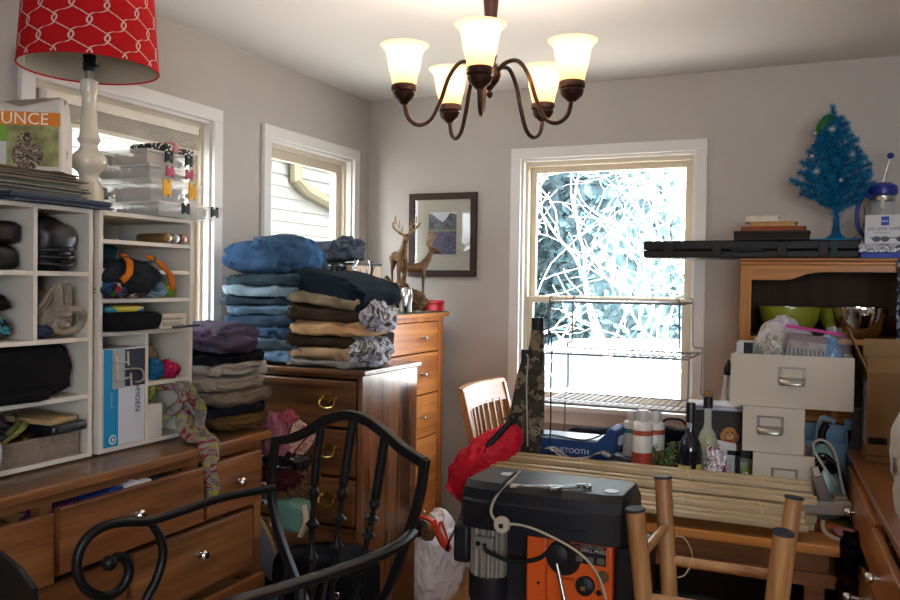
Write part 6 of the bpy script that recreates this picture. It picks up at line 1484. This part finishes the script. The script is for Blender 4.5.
q0 = onY(731, 353, YD+.015); q1 = onY(855, 353, YD+.015)
QT = 1.1025; TOPZ = q0.z
cd3 = cardbox('large wide cream drawer on top, overflowing with bags', q0.x, q1.x, YD+.015, .235, QT, TOPZ, onY(792, 378, YD).x, TOPZ-.068)
bx0, bx1 = q0.x+.012, q1.x-.012
# what it holds
t = thing('white_carton', 'small black and white carton at the left in the large cream drawer', 'box', (bx0+.030, 3.085, QT+.008))
B(-.026, .026, -.05, .05, 0, .205).build('carton_body', mat('#c2c4ca', .6), t, smooth=0); B(-.003, .0265, -.051, -.0502, .0, .204).build('black_panel', M_black, t, smooth=0)
M_film = clear('#cfcad6', .22, .2, 'thin_plastic_film'); M_film2 = clear('#d7d4cf', .30, .15, 'thin_plastic_film')
t = thing('clear_bag', 'clear crinkled plastic bag of grey and tan pieces in the large drawer', 'bag', (bx0+.115, 3.105, QT+.008))
crumple(.062, .055, .135, 160, .16, 2.8).build('bag_film', M_film2, t); crumple(.052, .045, .115, 161, .18, 4).build('contents', multi(['#5a544c', '#8a8478', '#b3aa98', '#4a443c', '#6f6a62', '#a89f8d'], 30, .6, 'NOISE'), t)
t = thing('white_plastic_bag', 'white crumpled plastic bag peaking above the large cream drawer', 'bag', (bx0+.150, 3.17, QT+.008))
b = crumple(.085, .048, .150, 162, .25, 2.4); b.build('bag_film', clear('#cfc8d6', .55, .3, 'white_plastic_film'), t)
t = thing('slide_sheets', 'bundle of grey negative sheets in the middle of the large drawer', 'bundle', (bx0+.205, 3.070, QT+.008), ry=.10)
for k in range(7):
    B(-.060, .060, -.045+k*.013, -.043+k*.013, 0, .228-k*.003).build('sheet', mat('#6b6662' if k % 2 else '#857e7a', .3, 0, .3, 40), t, smooth=0)
B(-.062, .062, -.047, .040, .215, .235).build('header_card', mat('#77696f', .6), t, smooth=0)
b = MB()
for k in range(9): b.tube(spline([(-.052+k*.013, -.047, .19), (-.048+k*.013, -.050, .16), (-.053+k*.013, -.047, .13), (-.05+k*.013, -.049, .09)], 4), .003, 5)
b.build('wavy_strips', mat('#4f4c4c', .35, 0, .2), t)
t = thing('zip_bag', 'clear zip bag with a magenta seal holding bright blue pieces', 'bag', (bx0+.285, 3.085, QT+.008))
crumple(.060, .050, .118, 164, .14, 2.8).build('bag_film', M_film, t); tag(crumple(.052, .044, .112, 165, .14, 5).build('blue_pieces', mat('#1580b0', .4, 0, .35, 70), t), kind='stuff')
ribbon([(-.13, .045, .262), (-.06, .04, .252), (.02, .03, .240), (.055, .03, .232)], [.012, .012, .012, .01], (0, .5, 1), .001, 1, nc=5).build('magenta_seal', mat('#b03a88', .35), t, solid=.002)
t = thing('clear_bag', 'loose clear bag at the right end of the large drawer', 'bag', (bx1-.045, 3.16, QT+.008))
crumple(.05, .05, .125, 166, .22, 3.0).build('bag_film', M_film, t)

# blue bins, grey folder, iron, charger on the table corner
t = thing('blue_bin', 'pale blue plastic organiser bin under the large drawer', 'bin', (-.000, 3.345, TZ+.001))
M_pb = mat('#7fa6c8', .35, 0, .06, 20)
b = MB(); b.box(-.075, .075, -.07, -.062, 0, .215); b.box(-.075, .075, .062, .07, 0, .26); b.box(-.075, -.067, -.062, .062, 0, .25); b.box(.067, .075, -.062, .062, 0, .235); b.box(-.004, .004, -.062, .062, 0, .22); b.box(-.067, .067, -.062, .062, 0, .01)
b.build('bin_body', M_pb, t, bevel=.002, smooth=0)
MB().tube(spline([(-.03, -.02, .02), (-.02, -.03, .27), (.01, -.02, .29), (.03, -.01, .28)], 6), .009, 8).build('pale_hose', mat('#a9c2d8', .4), t)
t = thing('blue_bottle', 'light blue spray bottle between the bin and the grey folder', 'bottle', (.098, 3.30, TZ+.001))
MB().lathe([(.001, 0), (.026, 0), (.028, .01), (.028, .18), (.014, .23), (.012, .26), (.001, .26)], 22).build('bottle_body', mat('#5f9fd0', .3, 0, .05), t)
MB().box(-.035, .012, -.010, .010, .26, .30).build('spray_head', mat('#7db4e0', .35), t, bevel=.004, smooth=0)
t = thing('grey_folder', 'dark grey upright folder beside the cardboard carton', 'folder', (.112, 3.215, TZ+.001), rz=-.1)
B(-.028, .030, -.014, .014, 0, .345).build('folder_body', mat('#4c4a4a', .5, 0, .1), t, bevel=.002, smooth=0)
ir = thing('steam_iron', 'teal steam iron with a black handle standing on its heel by the white drawers', 'iron', (-.005, 3.120, TZ+.001))
rows = []
for z, w_, d_ in ((0, .070, .060), (.03, .078, .066), (.09, .076, .062), (.15, .062, .052), (.205, .036, .036), (.235, .012, .012)):
    rows.append([V((w_*spow(math.cos(a), .7), d_*spow(math.sin(a), .8), z)) for a in [2*PI*k/32 for k in range(32)]])
b = MB(); b.grid(rows, closed=True); b.add([p.copy() for p in rows[0]], [tuple(range(32))]); b.add([p.copy() for p in rows[-1]], [tuple(range(32))]); b.build('teal_body', mat('#82aca4', .3, 0, .03, coat=.3), ir)
MB().tube(spline([(-.070, -.045, .06), (-.058, -.058, .13), (-.030, -.062, .185), (.0, -.055, .205), (.030, -.058, .185), (.056, -.05, .14), (.07, -.04, .09)], 8), .010, 10, flat=.8).build('black_rim', M_blackg, ir)
MB().tube(spline([(-.03, -.055, .10), (-.012, -.070, .16), (.010, -.068, .185), (.03, -.055, .15)], 8), .014, 10).build('black_handle', M_blackg, ir)
MB().tube(spline([(.0, .0, .22), (-.004, .0, .27), (.010, .01, .30)], 6), .012, 10).build('cord_boot', M_black, ir)
cg = thing('power_adapter', 'grey multi-outlet power strip with a plug tilted on the table corner', 'power strip', (.008, 2.955, TZ+.045), rz=.22, ry=-.05)
B(-.085, .070, -.045, .045, 0, .038).build('strip_body', mat('#a39e99', .5, 0, .04), cg, bevel=.004, smooth=0)
B(-.08, .066, -.042, .043, .0385, .040).build('top_face', mat('#b9b5b0', .5, 0, .04), cg, smooth=0)
B(.020, .060, -.028, .020, .0405, .056).build('adapter_plug', mat('#8a8582', .5), cg, bevel=.003, smooth=0)
M_ = TR((-.005, -.015, .034), ry=-.25)
b = MB(); b.box(-.017, .017, -.018, .018, 0, .085, M_); b.build('grey_plug', mat('#6d6866', .4, 0, .05), cg, bevel=.004, smooth=0)
MB().box(-.010, .010, -.010, .010, .087, .115, M_).build('plug_collar', mat('#b3ad9f', .5), cg, smooth=0)
oc2 = V((.035, 2.98, TZ+.026))
t = thing('white_cable', 'white cable looping up in front of the teal iron', 'cable', oc2)
MB().tube(spline([onY(x, y, 2.945)-oc2 for x, y in ((837, 484), (826, 470), (815, 452), (814, 443), (822, 440), (832, 447), (837, 460), (841, 480), (845, 495))], 8), .0042, 8).build('cable_line', mat('#a6a49e', .5), t)
t = thing('thick_cable', 'thick white cord curling under the power strip over the table edge', 'cord', (0, 2.80, TZ))
MB().tube(spline([onY(x, y, 2.76)-V((0, 2.80, TZ)) for x, y in ((823, 520), (824, 530), (834, 538), (848, 541), (856, 540))], 8), .0065, 8).build('cord_line', mat('#aaa496', .5), t)
tag(put(crumple(.030, .045, .010, 170, .3, 3).build('pink_cloth', cloth('#a37078')), (.062, 2.86, TZ+.001)), 'dusty pink cloth on the table corner below the power strip', 'cloth')
tag(put(crumple(.050, .040, .012, 171, .2, 3).build('orange_cloth', cloth('#a3602e')), (.005, 2.90, TZ+.001)), 'rust orange cloth on the table corner below the power strip', 'cloth')
tag(put(crumple(.035, .030, .010, 172, .3, 3).build('green_cloth', cloth('#5e6a38')), (.050, 2.96, TZ+.001)), 'olive cloth under the power strip', 'cloth')

# ------------------------------------------------------------------ near dresser on the right
RZ_ = .066
nd = thing('side_dresser', 'cherry dresser at the right edge with steel knobs and a black cloth over its drawer', 'dresser', (.152, 2.16, FL), rz=RZ_)
H_ = .95-FL
B(-.012, .46, -.62, 1.05, H_-.022, H_).build('top', M_cherry, nd, bevel=.003, smooth=0)
b = MB(); b.box(.002, .45, 1.02, 1.04, 0, H_-.022); b.box(.002, .45, -.61, -.59, 0, H_-.022); b.box(.44, .45, -.59, 1.02, 0, H_-.022); b.build('side_panels', M_cherry_z, nd, smooth=0)
b = MB(); 
for z in (.0, .20, .42, .63): b.box(.002, .02, -.59, 1.02, z, z+.02)
b.box(.002, .02, -.59, 1.02, H_-.04, H_-.022)
for y in (.20,): b.box(.002, .02, y, y+.02, .02, H_-.04)
b.build('face_frame', M_cherry, nd, smooth=0)
def drawer_mx(y0, y1, z0, z1, out, knobs, kr=.012, kl=.0, m=None):
    o = B(-.016-out, .002-out, y0, y1, z0, z1).build('drawer', m or M_cherry, nd, bevel=.003, smooth=0)
    b = MB(); x0 = .002-out; x1 = x0+.40
    b.box(x0, x1, y0+.02, y0+.032, z0+.02, z1-.03); b.box(x0, x1, y1-.032, y1-.02, z0+.02, z1-.03); b.box(x0, x1, y0+.032, y1-.032, z0+.02, z0+.028); b.box(x1-.01, x1, y0+.032, y1-.032, z0+.028, z1-.03)
    b.build('drawer_box', mat('#9a7a50', .6), o, smooth=0)
    for y, z in knobs:
        X = -.016-out
        MB().lathe([(kr*.45, 0), (kr*.45, kl+.012), (kr, kl+.016), (kr*1.05, kl+.026), (kr*.8, kl+.031), (.001, kl+.032)], 18, TR((X, y, z), ry=-PI/2)).build('knob', M_chrome, o)
    return o
drawer_mx(.23, 1.00, .655, H_-.045, .0, [(.70, .715)], m=wood('#82481f', '#b0703a', 1, .35, 1, .3))
drawer_mx(-.57, .19, .655, H_-.045, .012, [(.02, .73)], m=wood('#8a4e22', '#b97a42', 1, .35, 1, .3))
drawer_mx(.23, 1.00, .445, .600, .0, [(.42, .545)], .013, .022)
drawer_mx(-.57, .19, .445, .625, .0, [(-.1, .53)])
drawer_mx(.23, 1.00, .225, .415, .02, [(.45, .32)])
drawer_mx(-.57, .19, .225, .415, .0, [(-.1, .32)])
drawer_mx(-.57, 1.00, .025, .195, .0, [(-.1, .11), (.6, .11)])
t = thing('black_cloth', 'black cloth hanging over the half-open drawer of the right dresser', 'cloth', (0, 0, 0))
P_ = lambda x, y: onY(x, y, 2.74)
ribbon([P_(857, 532), P_(855, 548), P_(857, 565), P_(862, 585), P_(868, 608)], [.075, .075, .055, .04, .03], (1, .5, 0), .010, 2, seed=4).build('hanging_cloth', cloth('#121319'), t, solid=.004)
put(crumple(.032, .045, .030, 173, .3, 3).build('bundled_part', cloth('#121319'), t), P_(857, 552)-V((0, 0, .02)))

# cardboard carton with open flaps and a white plastic bag on the near dresser
M_card = mat('#7c5f40', .85, 0, .06, 6); M_cardi = mat('#876a4a', .85, 0, .06, 6)
ct = thing('cardboard_carton', 'open cardboard carton with raised flaps on the right dresser', 'box', (.120, 2.985, .951), rz=.03)
cw_, cdp, chh = .26, .22, .285
b = MB(); e = .004
b.box(0, cw_, 0, e, 0, chh); b.box(0, cw_, cdp-e, cdp, 0, chh); b.box(0, e, e, cdp-e, 0, chh); b.box(cw_-e, cw_, e, cdp-e, 0, chh); b.box(e, cw_-e, e, cdp-e, 0, e)
b.build('carton_body', M_card, ct, smooth=0)
def flap(p, q, dirv, L, nm='flap'):
    p, q, d = V(p), V(q), V(dirv).normalized()*L; n_ = (q-p).cross(d).normalized()*.0035
    MB().add([p, q, q+d, p+d, p+n_, q+n_, q+d+n_, p+d+n_], [(0, 1, 2, 3), (4, 7, 6, 5), (0, 4, 5, 1), (1, 5, 6, 2), (2, 6, 7, 3), (3, 7, 4, 0)]).build(nm, M_cardi, ct, smooth=0)
flap((0, 0, chh), (0, cdp, chh), (-.42, 0, 1), .145)
flap((0, cdp, chh), (cw_, cdp, chh), (.02, .35, 1), .10)
flap((0, 0, chh), (cw_, 0, chh), (.0, .75, .45), .085)
flap((cw_, 0, chh), (cw_, cdp, chh), (.6, 0, 1), .11)
B(-.0012, -.0002, .03, .16, .05, .25).build('shipping_label', multi(['#a9b2c4', '#c0c6d2', '#5d6a88', '#b4bccc'], 60, .6), ct, smooth=0)
B(.006, .060, -.0012, -.0002, .058, .080).build('black_tape', M_black, ct, smooth=0)
B(.0, cw_, -.0016, -.0004, .020, .024).build('seam', mat('#5f4124', .8), ct, smooth=0)
wbg = thing('white_shopping_bag', 'white plastic shopping bag standing at the far right edge', 'bag', (.262, 2.33, .951))
rows = []
for i in range(24):
    t_ = i/23; z = .34*t_; k = 1-.55*max(0, t_-.62)/.38-.10*(1-t_)**4
    rows.append([V(((.105*k*spow(math.cos(a), .6))*(1+.16*noise.noise(V((math.cos(a)*2, math.sin(a)*2, z*9)))+.16*(.3-abs(noise.noise(V((math.cos(a)*5, math.sin(a)*5, z*16)))))), (.09*k*spow(math.sin(a), .6))*(1+.16*noise.noise(V((math.cos(a)*3, math.sin(a)*3+5, z*7)))), z)) for a in [2*PI*k2/48 for k2 in range(48)]])
b = MB(); b.grid(rows, closed=True); b.add([p.copy() for p in rows[0]], [tuple(range(48))]); b.add([p.copy() for p in rows[-1]], [tuple(range(48))])
b.build('bag_film', mat('#bdb8b2', .4, 0, .06, 10, .4, 30), wbg, smooth=60)
for sx in (-.03, .03): MB().tube(spline([(sx, -.035, .32), (sx*1.2, -.03, .38), (sx*1.2, .03, .38), (sx, .035, .32)], 6), .009, 8, flat=.3).build('bag_handle', mat('#bdb8b2', .4, 0, .06), wbg)
B(-.1125, -.1105, -.02, .02, .10, .14).build('faded_print', mat('#a89298', .5, 0, .3, 60), wbg, smooth=0)

# ------------------------------------------------------------------ white bag on the floor by the tall chest
fb = thing('trash_bag', 'white plastic bag with an orange drawstring on the floor in front of the tall chest', 'bag', (-1.555, 3.33, FL))
R_ = crumple(.128, .13, .195, 180, .17, 2.6, sub=5)
for v in R_.v:
    a = math.atan2(v.y, v.x); v.x *= 1+.03*math.sin(a*11)*(v.z/.4); v.y *= 1+.03*math.sin(a*11)*(v.z/.4)
    if v.z > .30: v.x *= .88; v.y *= .88
R_.build('bag_film', clear('#e6e2e2', .86, .25, 'white_plastic_film'), fb)
def fl_(x, y, Y=3.40): return onY(x, y, Y-.08 if Y < 3.39 else Y-.20)-V((-1.555, 3.33, FL))
M_ord = mat('#e0441a', .45, 0, .1)
ribbon([fl_(418, 516), fl_(430, 521), fl_(437, 532), fl_(444, 545), fl_(451, 550)], [.012, .02, .035, .035, .02], (.3, 0, 1), .004, 1, nc=6).build('orange_drawstring', M_ord, fb, solid=.002)
MB().tube(spline([fl_(430, 530, 3.25), fl_(435, 520, 3.245), fl_(437, 532, 3.24), fl_(441, 522, 3.245), fl_(447, 538, 3.25), fl_(451, 549, 3.25)], 6), .006, 6, flat=.5).build('orange_drawstring', M_ord, fb)
put(crumple(.045, .03, .035, 181, .25, 3).build('dark_contents', M_black, fb), fl_(419, 536, 3.29)); put(crumple(.030, .02, .035, 182, .2, 3).build('tan_contents', cloth('#6d5a44'), fb), fl_(428, 541, 3.27))
# black backpack in front of the dark dresser
bpk = thing('black_backpack', 'black backpack slumped in front of the dark dresser, seen through the chair back', 'bag', (-1.475, 2.335, FL))
put(softbox(.31, .24, .53, 190, .014, 0, e1=.22, e2=.35, freq=6).build('pack_body', cloth('#0e0f14')), (0, 0, 0)).parent = bpk
for s_ in (-.07, .08): MB().tube(spline([(s_, -.13, .5), (s_+.01, -.17, .40), (s_+.02, -.16, .25), (s_, -.13, .12)], 6), .010, 8, flat=.5).build('strap', M_black, bpk)
MB().lathe([(.006, 0), (.011, 0), (.011, .003), (.006, .003)], 14, TR((.12, -.135, .44), rx=PI/2), caps=False).build('ring', M_chrome, bpk)
# piled bags between the two dressers
GP = 'bags and shoes heaped between the dressers'
base = thing('storage_box', 'dark box under the heap of bags between the dressers', 'box', (-1.90, 2.365, FL))
B(-.22, .22, -.095, .095, 0, .48).build('box_body', M_black, base, bevel=.004, smooth=0)
def heap(nm, lb, cat, p, dims, m, seed, amp=.2, freq=3, r=(0, 0, 0), flat=True):
    o = crumple(dims[0], dims[1], dims[2], seed, amp, freq, flatten=flat).build(nm, m); put(o, p, r[2], r[0], r[1]); return tag(o, lb, cat, GP)
YH = 2.37
def hp_(x, y, Y=YH): return onY(x, y, Y)
heap('tote_bag', 'dark burgundy and black bag in the middle of the heap', 'bag', hp_(284, 490), (.09, .07, .05), cloth('#3a161a'), 201)
heap('purse', 'black glossy purse above the burgundy bag', 'bag', hp_(286, 472), (.085, .06, .045), M_blackg, 202)
heap('fur_stole', 'brown furry bundle leaning on the dark dresser', 'clothes', hp_(303, 505, 2.39), (.05, .05, .075), multi(['#2c1b12', '#6b4326', '#3a2416', '#8a5a36'], 40, .9, 'NOISE'), 203, .3, 4)
heap('printed_pouch', 'small red, white and black printed pouch in the heap', 'bag', hp_(268, 503, 2.33), (.03, .04, .05), multi(['#6b1f24', '#c2beb8', '#1b1b20', '#32405a', '#8f8a84'], 50), 204, .25, 4)
t = thing('small_handbag', 'teal and cream bag lying on its side in the heap', 'bag', hp_(295, 530, 2.33))
put(softbox(.13, .09, .095, 205, .006, 0, e2=.6).build('bag_body', mat('#5b877e', .6, 0, .15)), (0, 0, 0), -.2).parent = t
MB().tube(spline([(.055, -.05, .0), (.072, -.045, .05), (.060, -.04, .10)], 6), .013, 8, flat=.6).build('cream_trim', mat('#b5a48c', .6), t); MB().tube(spline([(-.06, -.045, .02), (-.055, -.05, .06), (-.05, -.04, .09)], 6), .010, 8, flat=.6).build('cream_trim', mat('#b5a48c', .6), t)
t = thing('slipper', 'grey slipper sole with a tan edge standing upright in the heap', 'shoe', hp_(272, 572, 2.27), rx=.15, ry=-.35)
so2 = [(.042*math.cos(a)*(1+.15*math.sin(a)), .115*math.sin(a)) for a in [2*PI*k/32 for k in range(32)]]
MB().prism(so2, -.008, .008, Matrix(((1, 0, 0, 0), (0, 0, -1, 0), (0, 1, 0, .09), (0, 0, 0, 1)))).build('sole', mat('#62636e', .8, 0, .08), t); MB().tube([(x*1.02, 0, y*1.02+.09) for x, y in so2], .007, 8, closed=True).build('tan_edge', mat('#8b714e', .7), t)
t = thing('blue_shoe_box', 'bright blue and white printed box at the foot of the heap', 'box', hp_(285, 598, 2.25)-V((0, 0, .02)), rz=.3, ry=.5)
B(-.05, .05, -.03, .03, 0, .04).build('box_body', multi(['#1f86ae', '#c6ccd0', '#16506c', '#2a94bc'], 25, .5), t, smooth=0)
# pink bags hanging at the end of the long dresser
pk = thing('pink_gift_bag', 'dusty pink cloth bag tied with a gold ribbon at the end of the long dresser', 'bag', hp_(276, 452, 2.345))
put(crumple(.055, .040, .085, 210, .22, 2.6, flatten=False).build('bag_body', cloth('#8f5666', .25)), (0, 0, -.035)).parent = pk
MB().tube([V((.030+.012*math.cos(a), .020*math.sin(a), .105)) for a in [k*PI/8 for k in range(16)]], .003, 6, closed=True).build('gold_ribbon', mat('#c29a52', .35, .6), pk)
MB().tube(spline([(.03, -.02, .105), (.042, -.03, .08), (.036, -.03, .05), (.05, -.03, .035)], 6), .0022, 6).build('gold_ribbon', mat('#b08c5a', .4, .5), pk)
put(crumple(.028, .024, .022, 211, .3, 3).build('gathered_top', cloth('#9a4858', .3), pk), (.048, 0, .10))
pk2 = thing('floral_pouch', 'cream pouch with dark red bands beside the pink bag', 'bag', hp_(298, 440, 2.36), ry=.5)
b = MB(); rows = []
for i in range(14):
    t_ = i/13; w_ = .035+.03*t_; rows.append([V((w_*spow(math.cos(a), .8), .026*(1-t_*.7)*spow(math.sin(a), .8), -.06+.12*t_)) for a in [2*PI*k/24 for k in range(24)]])
b.grid(rows, closed=True); b.add([p.copy() for p in rows[0]], [tuple(range(24))]); b.add([p.copy() for p in rows[-1]], [tuple(range(24))]); b.build('pouch_body', multi(['#bfa893', '#c4ae98', '#a5535a', '#c0a894', '#b89f88'], 30, .8, 'NOISE'), pk2)
for x in (-.018, .016): MB().tube([(x, -.030, -.06), (x*1.6, -.024, .0), (x*2.4, -.012, .058)], .005, 6, flat=.5).build('red_band', mat('#7a1c24', .7), pk2)
tag(MB().tube(spline([onY(262, 470, 2.30), onY(260, 500, 2.30), onY(258, 530, 2.29)], 6), .004, 6).build('hanging_cord', mat('#16181e', .5)), 'dark cord hanging at the end of the long dresser', 'cord')
tag(put(B(-.010, .010, -.007, .007, -.02, .022).build('clip', M_black, bevel=.002, smooth=0), onY(258, 528, 2.29)), 'black plastic clip at the end of the hanging cord', 'clip')

# everything whose parts need their parents' place
bpy.context.view_layer.update()
